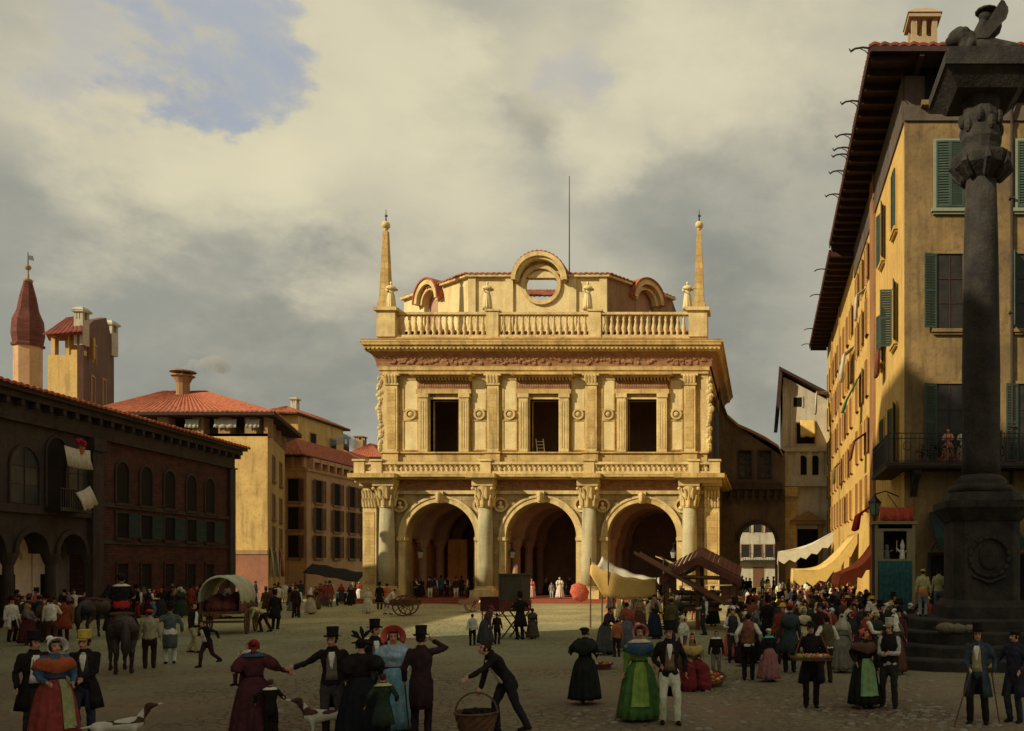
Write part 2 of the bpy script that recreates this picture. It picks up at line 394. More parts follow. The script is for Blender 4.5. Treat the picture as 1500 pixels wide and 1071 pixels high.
# ================================================================ GROUND
def ground_material():
    m = bpy.data.materials.new('earthy_square_paving'); m.use_nodes = True; t = m.node_tree; b = t.nodes['Principled BSDF']; L = t.links.new
    b.inputs['Roughness'].default_value = .95; b.inputs['Specular IOR Level'].default_value = .12
    tc = t.nodes.new('ShaderNodeTexCoord')
    def noi(s, d=6, r=.6, sc=(1, 1, 1)):
        mp = t.nodes.new('ShaderNodeMapping'); mp.inputs['Scale'].default_value = sc; L(tc.outputs['Object'], mp.inputs[0])
        n = t.nodes.new('ShaderNodeTexNoise'); L(mp.outputs[0], n.inputs['Vector']); n.inputs['Scale'].default_value = s; n.inputs['Detail'].default_value = d; n.inputs['Roughness'].default_value = r
        return n.outputs[0]
    def mx(f, a, b_, lo=.4, hi=.62):
        r = t.nodes.new('ShaderNodeMapRange'); L(f, r.inputs[0]); r.inputs[1].default_value = lo; r.inputs[2].default_value = hi
        n = t.nodes.new('ShaderNodeMix'); n.data_type = 'RGBA'; L(r.outputs[0], n.inputs[0])
        for i, v in ((6, a), (7, b_)):
            if hasattr(v, 'is_linked'): L(v, n.inputs[i])
            else: n.inputs[i].default_value = (*v, 1)
        return n.outputs[2]
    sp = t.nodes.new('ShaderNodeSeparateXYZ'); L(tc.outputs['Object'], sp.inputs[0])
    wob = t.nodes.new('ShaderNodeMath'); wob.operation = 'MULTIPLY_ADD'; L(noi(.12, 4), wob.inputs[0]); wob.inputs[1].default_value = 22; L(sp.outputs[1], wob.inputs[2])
    far = mx(noi(.2, 4), (.42, .35, .16), (.36, .32, .16)); mid = mx(noi(.11, 4), (.22, .23, .125), (.24, .21, .12)); near = mx(noi(.3, 5), (.20, .145, .085), (.15, .115, .075))  # far tone is paler to paint in the sunlit strip before the palace
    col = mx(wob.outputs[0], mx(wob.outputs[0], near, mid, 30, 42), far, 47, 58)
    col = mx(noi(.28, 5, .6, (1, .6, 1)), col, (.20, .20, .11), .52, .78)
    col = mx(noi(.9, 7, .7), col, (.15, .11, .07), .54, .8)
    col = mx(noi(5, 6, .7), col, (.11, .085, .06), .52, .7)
    v = t.nodes.new('ShaderNodeTexVoronoi'); v.feature = 'DISTANCE_TO_EDGE'; v.inputs['Scale'].default_value = 4.2; L(tc.outputs['Object'], v.inputs['Vector'])
    r = t.nodes.new('ShaderNodeMapRange'); L(v.outputs['Distance'], r.inputs[0]); r.inputs[1].default_value = 0; r.inputs[2].default_value = .12
    mask = noi(.16, 4); rm = t.nodes.new('ShaderNodeMapRange'); L(mask, rm.inputs[0]); rm.inputs[1].default_value = .42; rm.inputs[2].default_value = .56
    n = t.nodes.new('ShaderNodeMix'); n.data_type = 'RGBA'; n.blend_type = 'MULTIPLY'
    mm = t.nodes.new('ShaderNodeMath'); mm.operation = 'MULTIPLY'; L(rm.outputs[0], mm.inputs[0]); mm.inputs[1].default_value = .75
    L(mm.outputs[0], n.inputs[0]); L(col, n.inputs[6])
    cr = t.nodes.new('ShaderNodeMix'); cr.data_type = 'RGBA'; L(r.outputs[0], cr.inputs[0]); cr.inputs[6].default_value = (.4, .36, .3, 1); cr.inputs[7].default_value = (1, 1, 1, 1)
    L(cr.outputs[2], n.inputs[7]); L(n.outputs[2], b.inputs['Base Color'])
    h = t.nodes.new('ShaderNodeMath'); h.operation = 'MULTIPLY_ADD'; L(r.outputs[0], h.inputs[0]); L(mm.outputs[0], h.inputs[1]); L(noi(3, 8, .7), h.inputs[2])
    bn = t.nodes.new('ShaderNodeBump'); bn.inputs['Strength'].default_value = .7; bn.inputs['Distance'].default_value = .06; L(h.outputs[0], bn.inputs['Height']); L(bn.outputs[0], b.inputs['Normal'])
    return m
mb = MB(); n = 60
ext = [-900, -300, -120, -60]+[-40+i*2 for i in range(41)]+[60, 120, 300, 900]
rows = [[(x, y, .03*noise.noise(Vector((x*.15, y*.15, 0))) if abs(x) < 50 and 5 < y < 64 else 0) for x in ext] for y in [-900, -200, -60, -20]+[i*2 for i in range(0, 36)]+[80, 120, 200, 900]]
mb.grid(rows)
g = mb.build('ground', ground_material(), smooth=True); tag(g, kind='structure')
g['label'] = 'earthy paved ground of the square'

# loose cobbles half sunk in the dirt in front
mb = MB()
rs = random.Random(3)
def cobble(x, y, r):
    n = 7; a0 = rs.random()*6; top = []; bot = []
    for k in range(n):
        a = a0+2*math.pi*k/n; q = r*(.8+.4*rs.random()); bot.append((x+q*math.cos(a), y+q*.8*math.sin(a), -.02)); top.append((x+q*.75*math.cos(a), y+q*.6*math.sin(a), r*.3))
    mb.grid([bot, top], closed=True); mb.add(top+[(x, y, r*.42)], [(k, (k+1) % n, n) for k in range(n)])
for cx, cy, sx, sy, cnt in ((1000, 1045, 60, 20, 50), (1190, 1040, 60, 14, 60), (1340, 1045, 60, 14, 80), (1330, 1000, 60, 20, 45), (880, 1055, 60, 10, 20), (700, 1000, 60, 30, 20), (60, 1040, 60, 20, 16), (1440, 1060, 50, 7, 30), (1060, 1010, 40, 20, 25), (420, 1040, 60, 20, 12)):
    for i in range(cnt):
        px, py = rs.gauss(cx, sx*.6), rs.gauss(cy, sy*.7)
        Y = GY(max(py, 960)); cobble(PX(px, Y), Y, rs.uniform(.035, .10))
o = mb.build('loose_cobbles', M_COB, smooth=True); tag(o, 'pale loose cobbles half sunk in the dirt of the foreground', 'cobbles', kind='stuff')

# ================================================================ LOGGIA PALACE (front plane Y = 72)
Y0 = 72.0
def LX(px): return PX(px, Y0)
def LZ(py): return PZ(py, Y0)
lg = thing('palace', 'sunlit yellow stone palace with three great portico arches, balustrades and three tall windows', 'palace', (LX(793), Y0, 0))
def B(name, mb, m, parent=lg, smooth=False):
    o = mb.build(name, m, None, smooth)
    if parent is lg: o.parent = lg; o.matrix_parent_inverse = Matrix.Translation(-lg.location)
    elif parent: o.parent = parent; o.matrix_parent_inverse = parent_inv(parent)
    return o
def parent_inv(p):
    M = Matrix()
    q = p; chain = []
    while q: chain.append(q); q = q.parent
    for c in reversed(chain): M = M @ c.matrix_parent_inverse @ c.matrix_basis
    return M.inverted()
def keep(o, p): o.parent = p; o.matrix_parent_inverse = parent_inv(p); return o
XL, XR = LX(536), LX(1050)               # lower storey
UL, UR = LX(553), LX(1035)               # upper storey
zc1 = LZ(703)                            # underside of the first cornice
YB = 94.0                               # back of the palace
arches = [(LX(645.5), LX(51.5+VX), LZ(787)), (LX(793), LX(52+VX), LZ(787)), (LX(941), LX(51+VX), LZ(787))]
# steps and floor
mb = MB(); mb.box(XL-.9, XR+.9, Y0-2.6, Y0-1.9, 0, .16); mb.box(XL-.7, XR+.7, Y0-1.9, Y0+18, 0, .32)
B('step', mb, M_REDFLOOR)
# front wall with the three arches
mb = MB(); arch_wall(mb, XL+.1, XR-.1, .32, zc1, Y0, Y0+1.3, [(c, r, z, .32) for c, r, z in arches], 20)
wl = B('front_wall', mb, M_STONE3)
# flanks and back
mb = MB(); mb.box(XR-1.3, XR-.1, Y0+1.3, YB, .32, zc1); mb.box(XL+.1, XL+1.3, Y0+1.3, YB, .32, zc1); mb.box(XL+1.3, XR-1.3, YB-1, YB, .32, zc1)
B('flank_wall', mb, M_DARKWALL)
# portico inside: back wall, vaults, pillars
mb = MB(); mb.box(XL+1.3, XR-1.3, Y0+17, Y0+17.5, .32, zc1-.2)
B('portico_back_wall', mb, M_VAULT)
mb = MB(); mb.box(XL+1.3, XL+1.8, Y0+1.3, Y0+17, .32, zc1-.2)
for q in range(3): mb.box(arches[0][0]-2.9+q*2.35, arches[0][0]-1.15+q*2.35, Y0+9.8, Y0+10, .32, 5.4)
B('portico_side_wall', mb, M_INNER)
for ci, (cx, r, zs) in enumerate(arches):
    rr = r+.9; mb = MB()
    n = 14
    rows = []
    for yy in (Y0+1.3, Y0+17):
        rows.append([(cx+rr*math.cos(math.pi*k/n), yy, zs+rr*.88*math.sin(math.pi*k/n)) for k in range(n+1)])
    mb.grid(rows, thick=lambda p, c=cx, z=zs: Vector((p.x+(p.x-c)*.06, p.y, p.z+(p.z-z)*.06+.05)))
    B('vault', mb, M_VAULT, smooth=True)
    for j in range(3):
        yy = Y0+4.8+j*4.1; mb = MB()
        arch_ring(mb, cx, zs, r-.15+.05*j, rr-.02, yy, yy+.7, 14)
        o = B('vault_rib', mb, M_VAULT)
        for sx in (-1, 1):
            mb = MB(); x = cx+sx*(rr-.32); mb.lathe(x, yy+.35, [(.55, .32), (.55, .6), (.36, .75), (.36, zs-.8), (.42, zs-.7), (.6, zs-.2), (.62, zs-.005)], 12)
            B('portico_pillar', mb, M_VAULT, smooth=False)
# archivolts, imposts, keystones, roundels with busts
for ci, (cx, r, zs) in enumerate(arches):
    mb = MB(); arch_ring(mb, cx, zs, r-.02, r+.38, Y0-.16, Y0+.1, 24); arch_ring(mb, cx, zs, r+.34, r+.52, Y0-.24, Y0+.1, 24)
    for sx in (-1, 1):
        mb.box(cx+sx*(r-.06), cx+sx*(r+.6), Y0-.3, Y0+.5, zs-.28, zs-.003); mb.box(cx+sx*(r-.03), cx+sx*(r+.5), Y0-.18, Y0+.1, .32, zs-.28)
    B('archivolt', mb, M_STONE2)
    mb = MB(); mb.prism([(cx-.22, zs+r-.1), (cx+.22, zs+r-.1), (cx+.34, zs+r+.85), (cx-.34, zs+r+.85)], Y0-.42, Y0+.1); mb.limb([(cx-.02, Y0-.5, zs+r+.1), (cx, Y0-.5, zs+r+.6)], [.16, .2])
    B('keystone', mb, M_STONE2)
    for sx in (-1, 1):
        x = cx+sx*(r+.38); z = zs+r-.25
        mb = MB(); arch_ring(mb, x, z, .42, .60, Y0-.2, Y0+.05, 18, 0, 2*math.pi); arch_ring(mb, x, z, 0.001, .43, Y0-.04, Y0+.05, 18, 0, 2*math.pi, mi=1)
        o = B('roundel', mb, [M_STONE2, M_FRIEZE])
        mb = MB(); mb.ell((x, Y0-.2, z+.12), (.14, .15, .18)); mb.ell((x, Y0-.12, z-.22), (.28, .16, .18)); mb.limb([(x, Y0-.17, z-.15), (x, Y0-.18, z+.05)], [.08, .08])
        B('bust', mb, M_PALE, o, True)
# engaged columns with corinthian capitals, end pilasters
zcap0, zcap1 = LZ(745), LZ(709)
def capital(mb, x, y, r, z0, z1):
    h = z1-z0
    mb.lathe(x, y, [(r*1.0, z0), (r*1.12, z0+.04), (r*1.0, z0+.1), (r*1.05, z0+.3*h), (r*1.25, z0+.6*h), (r*1.5, z0+.86*h)], 16)
    mb.box(x-r*1.5, x+r*1.5, y-r*1.5, y+r*1.5, z0+.87*h, z1)
    for ring, (zz, rr, hh) in enumerate(((z0+.1*h, 1.1, .38*h), (z0+.38*h, 1.2, .38*h))):
        for k in range(8):
            a = 2*math.pi*(k+.5*ring)/8; c, s_ = math.cos(a), math.sin(a)
            mb.limb([(x+r*rr*c, y+r*rr*s_, zz), (x+r*(rr+.1)*c, y+r*(rr+.1)*s_, zz+hh*.6), (x+r*(rr+.42)*c, y+r*(rr+.42)*s_, zz+hh)], [.12, .13, .05], n=6)
    for sx in (-1, 1):
        for sy in (-1, 1): mb.ell((x+sx*r*1.35, y+sy*r*1.35, z0+.76*h), (.15, .15, .15), 8, 6)
cols = [LX(571), LX(714), LX(865), LX(1011)]
for x in cols:
    r = .62; y = Y0-.55
    mb = MB(); mb.lathe(x, y, [(r, 1.3), (r*1.01, 3), (r*.97, 5.5), (r*.88, zcap0)], 24)
    c = B('column', mb, M_GREYCOL, smooth=True)
    mb = MB(); mb.box(x-.95, x+.95, y-.95, Y0+.05, .32, 1.0); mb.lathe(x, y, [(.9, 1.0), (.92, 1.06), (.86, 1.12), (.74, 1.18), (.8, 1.24), (.7, 1.3)], 24)
    B('column_base', mb, M_STONE2, c)
    mb = MB(); capital(mb, x, y, .56, zcap0, zcap1); B('capital', mb, M_STONE2, c)
for x, w in ((LX(543), .55), (LX(1043), .6)):
    mb = MB(); mb.box(x-w, x+w, Y0-.22, Y0+.05, .95, zcap0)
    mb.box(x-w+.16, x+w-.16, Y0-.25, Y0-.2, 1.5, zcap0-.3, 1)
    c = B('pilaster', mb, [M_STONE2, M_STONE])
    mb = MB(); mb.box(x-w-.15, x+w+.15, Y0-.4, Y0+.05, .32, .95); B('pilaster_base', mb, M_STONE2, c)
    mb = MB(); mb.box(x-w, x+w, Y0-.2, Y0+.1, zcap0, zcap1-.22); mb.box(x-w-.2, x+w+.2, Y0-.4, Y0+.1, zcap1-.2, zcap1)
    for k in range(5):
        for j in range(2):
            xx = x-w*.85+k*w*.425; mb.limb([(xx, Y0-.22, zcap0+.15+j*.7), (xx, Y0-.3, zcap0+.55+j*.7), (xx, Y0-.45, zcap0+.75+j*.7)], [.13, .14, .06], n=6)
    B('capital', mb, M_STONE2, c)
# first entablature, broken forward over each column
mb = MB(); mb2 = MB()
mb.box(XL-.1, XR+.1, Y0-.3, YB+.2, LZ(709), LZ(704.5)); mb2.box(XL-.05, XR+.05, Y0-.24, YB, LZ(721), LZ(709))
E = [(LX(543)-.7, LX(571)+.85)]+[(x-.85, x+.85) for x in cols[1:3]]+[(cols[3]-.85, LX(1043)+.8)]
za, zb = zcap1, LZ(703)
me_ = MB()
for a, b in E:
    me_.box(a, b, Y0-1.35, Y0-.2, zcap1+.004, zcap1+.42)
    me_.box(a-.12, b+.12, Y0-1.5, Y0-.2, zcap1+.42, LZ(703))
B('architrave_block', me_, M_STONE2)
mb3 = MB()
mb3.box(XL-.55, XR+.55, Y0-1.0, YB+.6, LZ(703), LZ(700.5)); mb3.box(XL-.8, XR+.8, Y0-1.25, YB+.8, LZ(700.5), LZ(697.2))
for a, b in E: mb3.box(a-.3, b+.3, Y0-1.95, Y0-1.24, LZ(703)+.01, LZ(697.2)+.03)
B('cornice', mb3, M_STONE)
mb4 = MB(); mb4.box(XL, XR, Y0-.12, Y0+.002, LZ(734), LZ(703.1)-.02, 0)
rs = random.Random(5)
for i in range(150):   # carved relief in the frieze band
    x = XL+.6+(XR-XL-1.2)*rs.random(); mb4.ell((x, Y0-.13, LZ(rs.uniform(708, 716))), (rs.uniform(.1, .3), .07, rs.uniform(.06, .16)), 7, 5, mi=0)
mb4 = MB()
mb4.box(XL+.05, XR-.05, Y0-.14, Y0+.004, LZ(719), LZ(703)-.01)
for i in range(150):
    x = XL+.6+(XR-XL-1.2)*rs.random(); mb4.ell((x, Y0-.15, LZ(rs.uniform(707, 716))), (rs.uniform(.1, .3), .07, rs.uniform(.06, .16)), 7, 5)
B('frieze', mb4, M_FRIEZE)
mb4 = MB(); mb4.box(XL+.02, XR-.02, Y0-.2, Y0+.006, LZ(724), LZ(719.05)); B('architrave', mb4, M_STONE2)
# balustrades: rail and base are one part, every baluster a piece of it
BAL = None
def baluster_mesh(h):
    k = ('bal', round(h, 2))
    if k not in WC:
        mb = MB(); mb.lathe(0, 0, [(.17, 0), (.17, .06*h), (.10, .12*h), (.21, .32*h), (.19, .42*h), (.09, .7*h), (.13, .8*h), (.09, .86*h), (.17, .93*h), (.17, h)], 8); WC[k] = mb.mesh('baluster', M_STONE2, True)
    return WC[k]
def balustrade(y, z0, z1, bays, posts, nb, pw=.42, parent=None):
    mb = MB()
    x0, x1 = posts[0], posts[-1]
    mb.box(x0, x1, y-.28, y+.28, z0, z0+.22); mb.box(x0, x1, y-.3, y+.3, z1-.2, z1)
    for p in posts: mb.box(p-pw, p+pw, y-.36, y+.36, z0-.004, z1+.06); mb.box(p-pw-.1, p+pw+.1, y-.46, y+.46, z1+.05, z1+.2)
    bl = B('balustrade', mb, M_STONE2)
    for (a, b), n in zip(bays, nb):
        for i in range(n):
            x = a+(b-a)*(i+.5)/n
            o = link('baluster', baluster_mesh(z1-.2-z0-.22)); o.location = (x, y, z0+.22); keep(o, bl)
    return bl
zb0, zb1 = LZ(697.2)+.03, LZ(679)
p1 = [LX(536), LX(561), LX(718), LX(867), LX(1018), LX(1048)]
balustrade(Y0-.9, zb0, zb1, [(p1[0]+.5, p1[1]-.5), (p1[1]+.5, p1[2]-.5), (p1[2]+.5, p1[3]-.5), (p1[3]+.5, p1[4]-.5), (p1[4]+.5, p1[5]-.5)], p1, [2, 19, 18, 18, 2])
# upper storey ------------------------------------------------------
YU = Y0+1.0
zu0, zu1 = LZ(697), LZ(545)
wins = [(LX(624), LX(667)), (LX(772), LX(815)), (LX(917), LX(960))]
wz0, wz1 = LZ(661), LZ(582)
mb = MB(); x = UL+.05
mb.box(UL+.05, UR-.05, YU, YU+1, zu0, wz0); mb.box(UL+.05, UR-.05, YU, YU+1, wz1, LZ(500))
for a, b in wins: mb.box(x, a, YU, YU+1, wz0, wz1); x = b
mb.box(x, UR-.05, YU, YU+1, wz0, wz1)
B('upper_wall', mb, M_STONE)
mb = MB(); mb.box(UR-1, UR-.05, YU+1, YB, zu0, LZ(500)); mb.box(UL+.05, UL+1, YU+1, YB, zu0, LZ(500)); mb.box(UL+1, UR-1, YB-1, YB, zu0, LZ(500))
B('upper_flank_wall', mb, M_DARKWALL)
mb = MB(); mb.box(UL+1, UR-1, YU+9, YU+9.3, zu0, LZ(505)); mb.box(UL+1, UR-1, YU+1, YU+9, zu0-.3, zu0)
for q in ((LX(648), .55),): mb.box(q[0]-q[1], q[0]+q[1], YU+4, YU+4.8, zu0, LZ(560))
B('upper_hall', mb, M_VAULT)
# ladder standing inside the middle window
t = thing('ladder', 'pale wooden ladder leaning inside the middle palace window', 'ladder', (LX(785), YU+.6, wz0))
mb = MB()
for q in (0, 1): mb.limb([(-.28+q*.6, 0, .0), (-.5+q*.6, .35, 1.25)], [.05, .05], n=6)
mb.build('rails', M_PALE, t, True)
mb = MB()
for k in range(4): z = .2+k*.28; mb.limb([(-.3-.18*z, .28*z, z), (.32-.18*z, .28*z, z)], [.035, .035], n=6)
mb.build('rung', M_PALE, t, True)
# plinth with projecting blocks
mb = MB(); mb.box(UL, UR, YU-.25, YU+.01, zu0, LZ(662.5)); mb.box(UL-.1, UR+.1, YU-.4, YU+.02, LZ(662.5), LZ(660.5))
pil = [LX(568), LX(718), LX(863), LX(1009)]
for x in pil: mb.box(x-.62, x+.62, YU-.5, YU, zu0, LZ(662.7)); mb.box(x-.7, x+.7, YU-.6, YU, LZ(662.6), LZ(660.3))
B('plinth', mb, M_STONE)
ztop = LZ(545)
for x in pil:
    mb = MB(); w = .47
    mb.box(x-w, x+w, YU-.3, YU, LZ(660.3), ztop-.9); mb.box(x-w+.14, x+w-.14, YU-.33, YU-.28, LZ(655), ztop-1.2, 1)
    c = B('upper_pilaster', mb, [M_STONE2, M_STONE])
    mb = MB(); mb.box(x-w-.1, x+w+.1, YU-.4, YU, ztop-.9, ztop-.75); mb.box(x-w-.22, x+w+.22, YU-.52, YU, ztop-.16, ztop)
    for k in range(4): mb.limb([(x-w*.8+k*w*.53, YU-.34, ztop-.74), (x-w*.8+k*w*.53, YU-.45, ztop-.2)], [.12, .16], n=6)
    B('capital', mb, M_STONE2, c)
for x0_, x1_ in ((585, 605), (688, 706), (733, 751), (835, 852), (880, 896), (981, 997)):
    a, b = LX(x0_), LX(x1_); mb = MB()
    f = .1
    for z0_, z1_ in ((LZ(656), LZ(614)), (LZ(597), LZ(553))):
        mb.box(a, b, YU-.05, YU+.01, z0_, z1_, 0)
        mb.box(a-f, a, YU-.11, YU+.01, z0_-f, z1_+f, 1); mb.box(b, b+f, YU-.11, YU+.01, z0_-f, z1_+f, 1)
        mb.box(a, b, YU-.11, YU+.01, z1_, z1_+f, 1); mb.box(a, b, YU-.11, YU+.01, z0_-f, z0_, 1)
    o = B('wall_panel', mb, [M_PALE, M_STONE])
    cx, cz = (a+b)/2, LZ(604); mb = MB(); arch_ring(mb, cx, cz, .3, .46, YU-.2, YU+.01, 16, 0, 2*math.pi); mb.ell((cx, YU-.06, cz), (.24, .16, .24)); arch_ring(mb, cx, cz, .001, .31, YU-.04, YU+.01, 16, 0, 2*math.pi, mi=1)
    B('rosette', mb, [M_STONE2, M_FRIEZE], o)
for a, b in wins:
    mb = MB()
    for xa, xb in ((a-.85, a-.12), (b+.12, b+.85)):
        mb.box(xa, xb, YU-.38, YU, LZ(660.3), wz1+.1); mb.box(xa-.08, xb+.08, YU-.46, YU, wz1+.1, wz1+.42)
        for q in range(3): mb.box(xa+.12+q*.2, xa+.2+q*.2, YU-.41, YU-.37, LZ(655), wz1-.2)
    mb.box(a-.12, a, YU-.2, YU+.6, wz0, wz1); mb.box(b, b+.12, YU-.2, YU+.6, wz0, wz1); mb.box(a-.12, b+.12, YU-.2, YU+.6, wz1, wz1+.14)
    o = B('window_frame', mb, M_STONE2)
    mb = MB(); mb.box(a-1.05, b+1.05, YU-.42, YU, wz1+.422, LZ(568)); B('window_architrave', mb, M_STONE, o)
    mb = MB(); mb.box(a-.95, b+.95, YU-.36, YU, LZ(568)+.002, LZ(555.5))
    for i in range(22): mb.ell((a-.8+(b-a+1.6)*i/21, YU-.37, LZ(562)), (.13, .05, .2), 6, 5)
    B('window_frieze', mb, M_FRIEZE, o)
    mb = MB(); mb.box(a-1.1, b+1.1, YU-.75, YU, LZ(551.5), LZ(549)); mb.box(a-1.35, b+1.35, YU-1.15, YU, LZ(549)+.001, LZ(545.3))
    for i in range(17): xx = a-1.0+(b-a+2.0)*i/16; mb.box(xx-.07, xx+.07, YU-.72, YU, LZ(555.5)+.003, LZ(551.5)-.003)
    B('window_hood', mb, M_STONE, o)
# ornamental trophies down both edges of the storey
for x, s_ in ((UL-.05, -1), (UR+.05, 1)):
    mb = MB()
    rs = random.Random(11)
    for i in range(22):
        z = LZ(655)+(LZ(552)-LZ(655))*i/21; mb.ell((x+s_*rs.uniform(0, .25), YU-.1, z), (rs.uniform(.14, .3), .22, rs.uniform(.2, .35)), 8, 6)
    mb.box(x-s_*.55, x+s_*.04, YU-.2, YU+.3, LZ(660), ztop)
    B('edge_ornament', mb, M_STONE2)
# main entablature
mb = MB(); mb.box(UL-.1, UR+.1, YU-.35, YB, ztop, LZ(540)); mb.box(UL-.2, UR+.2, YU-.45, YB, LZ(540)+.001, LZ(534)); B('main_architrave', mb, M_STONE)
mb = MB()
prof = [(.35, LZ(534)+.004), (.40, LZ(527)), (.58, LZ(519)), (.85, LZ(514))]
rows = [[(UL-p, YU-p-.0, z), (UR+p, YU-p-.0, z), (UR+p, YB+p, z), (UL-p, YB+p, z)] for p, z in prof]
mb.grid(rows, closed=True)
for i in range(260):
    q = rs.random(); z = LZ(534)+.2+q*(LZ(517)-LZ(534)); p = .38+.25*q*q+.0
    mb.ell((UL+.1+(UR-UL-.2)*rs.random(), YU-p-.02, z), (rs.uniform(.1, .3), .1, rs.uniform(.08, .2)), 6, 5)
B('main_frieze', mb, M_FRIEZE)
mb = MB()
mb.box(UL-1.0, UR+1.0, YU-1.0, YB+1, LZ(514)+.002, LZ(512)); mb.box(UL-1.08, UR+1.08, YU-1.15, YB+1.2, LZ(509.5), LZ(506)); mb.box(UL-1.05, UR+1.05, YU-1.05, YB+1.05, LZ(512)+.001, LZ(509.5)-.001)
mb.box(UL-1.2, UR+1.2, YU-1.3, YB+1.5, LZ(506)+.001, LZ(502)); mb.box(UL-1.35, UR+1.35, YU-1.35, YB+1.7, LZ(502)+.001, LZ(499.5))
for i in range(84): xx = UL-1+(UR-UL+2)*i/83; mb.box(xx-.09, xx+.09, YU-1.2, YU-1.0, LZ(512)+.003, LZ(509.5)-.003)
B('main_cornice', mb, M_STONE)
mb = MB(); mb.box(UL-1.25, UR+1.25, YU-1.25, YB+1.5, LZ(499.5)+.001, LZ(497.5)); B('cornice_tiles', mb, M_TILE)
# attic balustrade
za0, za1 = LZ(497.5)+.002, PZ(458.5, Y0+.7)
p2 = [LX(563), LX(719), LX(870), LX(1023)]
mb = MB(); mb.box(UL-.1, UR+.1, YU-.8, YU+.1, za0, LZ(492.5)); B('attic_plinth', mb, M_STONE)
balustrade(YU-.3, LZ(492.5)+.003, za1, [(p2[0]+1, p2[1]-.6), (p2[1]+.6, p2[2]-.6), (p2[2]+.6, p2[3]-1)], p2, [14, 14, 14], .5)
for x in (LX(564), LX(1022)):
    mb = MB(); mb.box(x-.75, x+.75, YU-.9, YU+.7, LZ(492.5), za1+.02); mb.box(x-.95, x+.95, YU-1.1, YU+.9, za1+.02, za1+.3); B('corner_pedestal', mb, M_STONE2)
# roof skirts and the attic drum
zr = LZ(466)
mb = MB()
tiles(mb, (UL+.4, YU+.6, zr-.8), (UR-.4, YU+.6, zr-.8), (UR-3.5, YU+8, zr+1.6), (UL+3.5, YU+8, zr+1.6), .5, .07, 8)
tiles(mb, (UR-.4, YU+.6, zr-.8), (UR-.4, YB, zr-.8), (UR-3.5, YB, zr+1.6), (UR-3.5, YU+8, zr+1.6), .5, .07, 6)
tiles(mb, (UL+.4, YB, zr-.8), (UL+.4, YU+.6, zr-.8), (UL+3.5, YU+8, zr+1.6), (UL+3.5, YB, zr+1.6), .5, .07, 6)
mb.box(UL+.3, UR-.3, YU+.4, YB-.2, zr-1.4, zr-.82)
B('lower_roof', mb, M_TILE2)
YD = Y0+4.0; zd0 = zr-1; zd1 = PZ(407, YD)
dxl, dxr = PX(686, YD), PX(890, YD)
zd1c = zd1
# front wall of drum with oculus
ocx, ocz, orad = PX(793, YD), PZ(418, YD), (24/F)*YD
mb = MB()
mb.box(dxl, ocx-orad-1.0, YD, YD+.6, zd0, zd1); mb.box(ocx+orad+1.0, dxr, YD, YD+.6, zd0, zd1)
# square block with circular hole
hw = orad+1.0; n = 32
def ray_sq(a, z1_):
    c, s_ = math.cos(a), math.sin(a); k = 1e9
    if abs(c) > 1e-6: k = min(k, hw/abs(c))
    if s_ > 1e-6: k = min(k, (z1_-ocz)/s_)
    if s_ < -1e-6: k = min(k, (ocz-zd0)/-s_)
    return ocx+k*c, ocz+k*s_
angs = sorted([2*math.pi*i/n for i in range(n)]+[math.atan2(zd1-ocz, hw) % (2*math.pi), math.atan2(zd1-ocz, -hw) % (2*math.pi), math.atan2(zd0-ocz, hw) % (2*math.pi), math.atan2(zd0-ocz, -hw) % (2*math.pi)])
for i in range(len(angs)):
    a, b = angs[i], angs[(i+1) % len(angs)]
    pa, pb = ray_sq(a, zd1), ray_sq(b, zd1); ia = (ocx+orad*math.cos(a), ocz+orad*.92*math.sin(a)); ib = (ocx+orad*math.cos(b), ocz+orad*.92*math.sin(b))
    mb.add([(x, YD, z) for x, z in (ia, pa, pb, ib)]+[(x, YD+.6, z) for x, z in (ia, pa, pb, ib)], [(0,1,2,3),(7,6,5,4),(0,3,7,4)])
for x in (dxl+.35, dxr-.35, ocx-orad-1.3, ocx+orad+1.3): mb.box(x-.32, x+.32, YD-.18, YD+.01, zd0, zd1)
B('drum_front', mb, M_PALE)
mb = MB(); arch_ring(mb, ocx, ocz, orad-.02, orad+.3, YD-.22, YD+.3, 28, 0, 2*math.pi)
B('oculus_frame', mb, M_STONE2)
# dormer arch above it
mb = MB(); rad = (38/F)*YD
zsp = zd1-.35
arch_ring(mb, ocx, zsp-.05, rad-.42, rad, YD-.7, YD+1.4, 20); arch_ring(mb, ocx, zsp-.05, rad-.2, rad+.15, YD-.9, YD-.5, 20)
arch_ring(mb, ocx, zsp-.05, orad*.9, rad-.41, YD+.15, YD+.6, 20, R(25), R(155))
B('dormer_arch', mb, M_STONE2)
mb = MB(); rows = []
for j in range(4):
    yy = YD-.8+j*.8; rows.append([(ocx+(rad+.12+.05*abs(math.sin(k*math.pi/2)))*math.cos(math.pi*k/40), yy, zsp-.05+(rad+.12+.09*(k % 2))*math.sin(math.pi*k/40)) for k in range(41)])
mb.grid(rows, thick=(0, 0, .12)); B('dormer_tiles', mb, M_TILE)
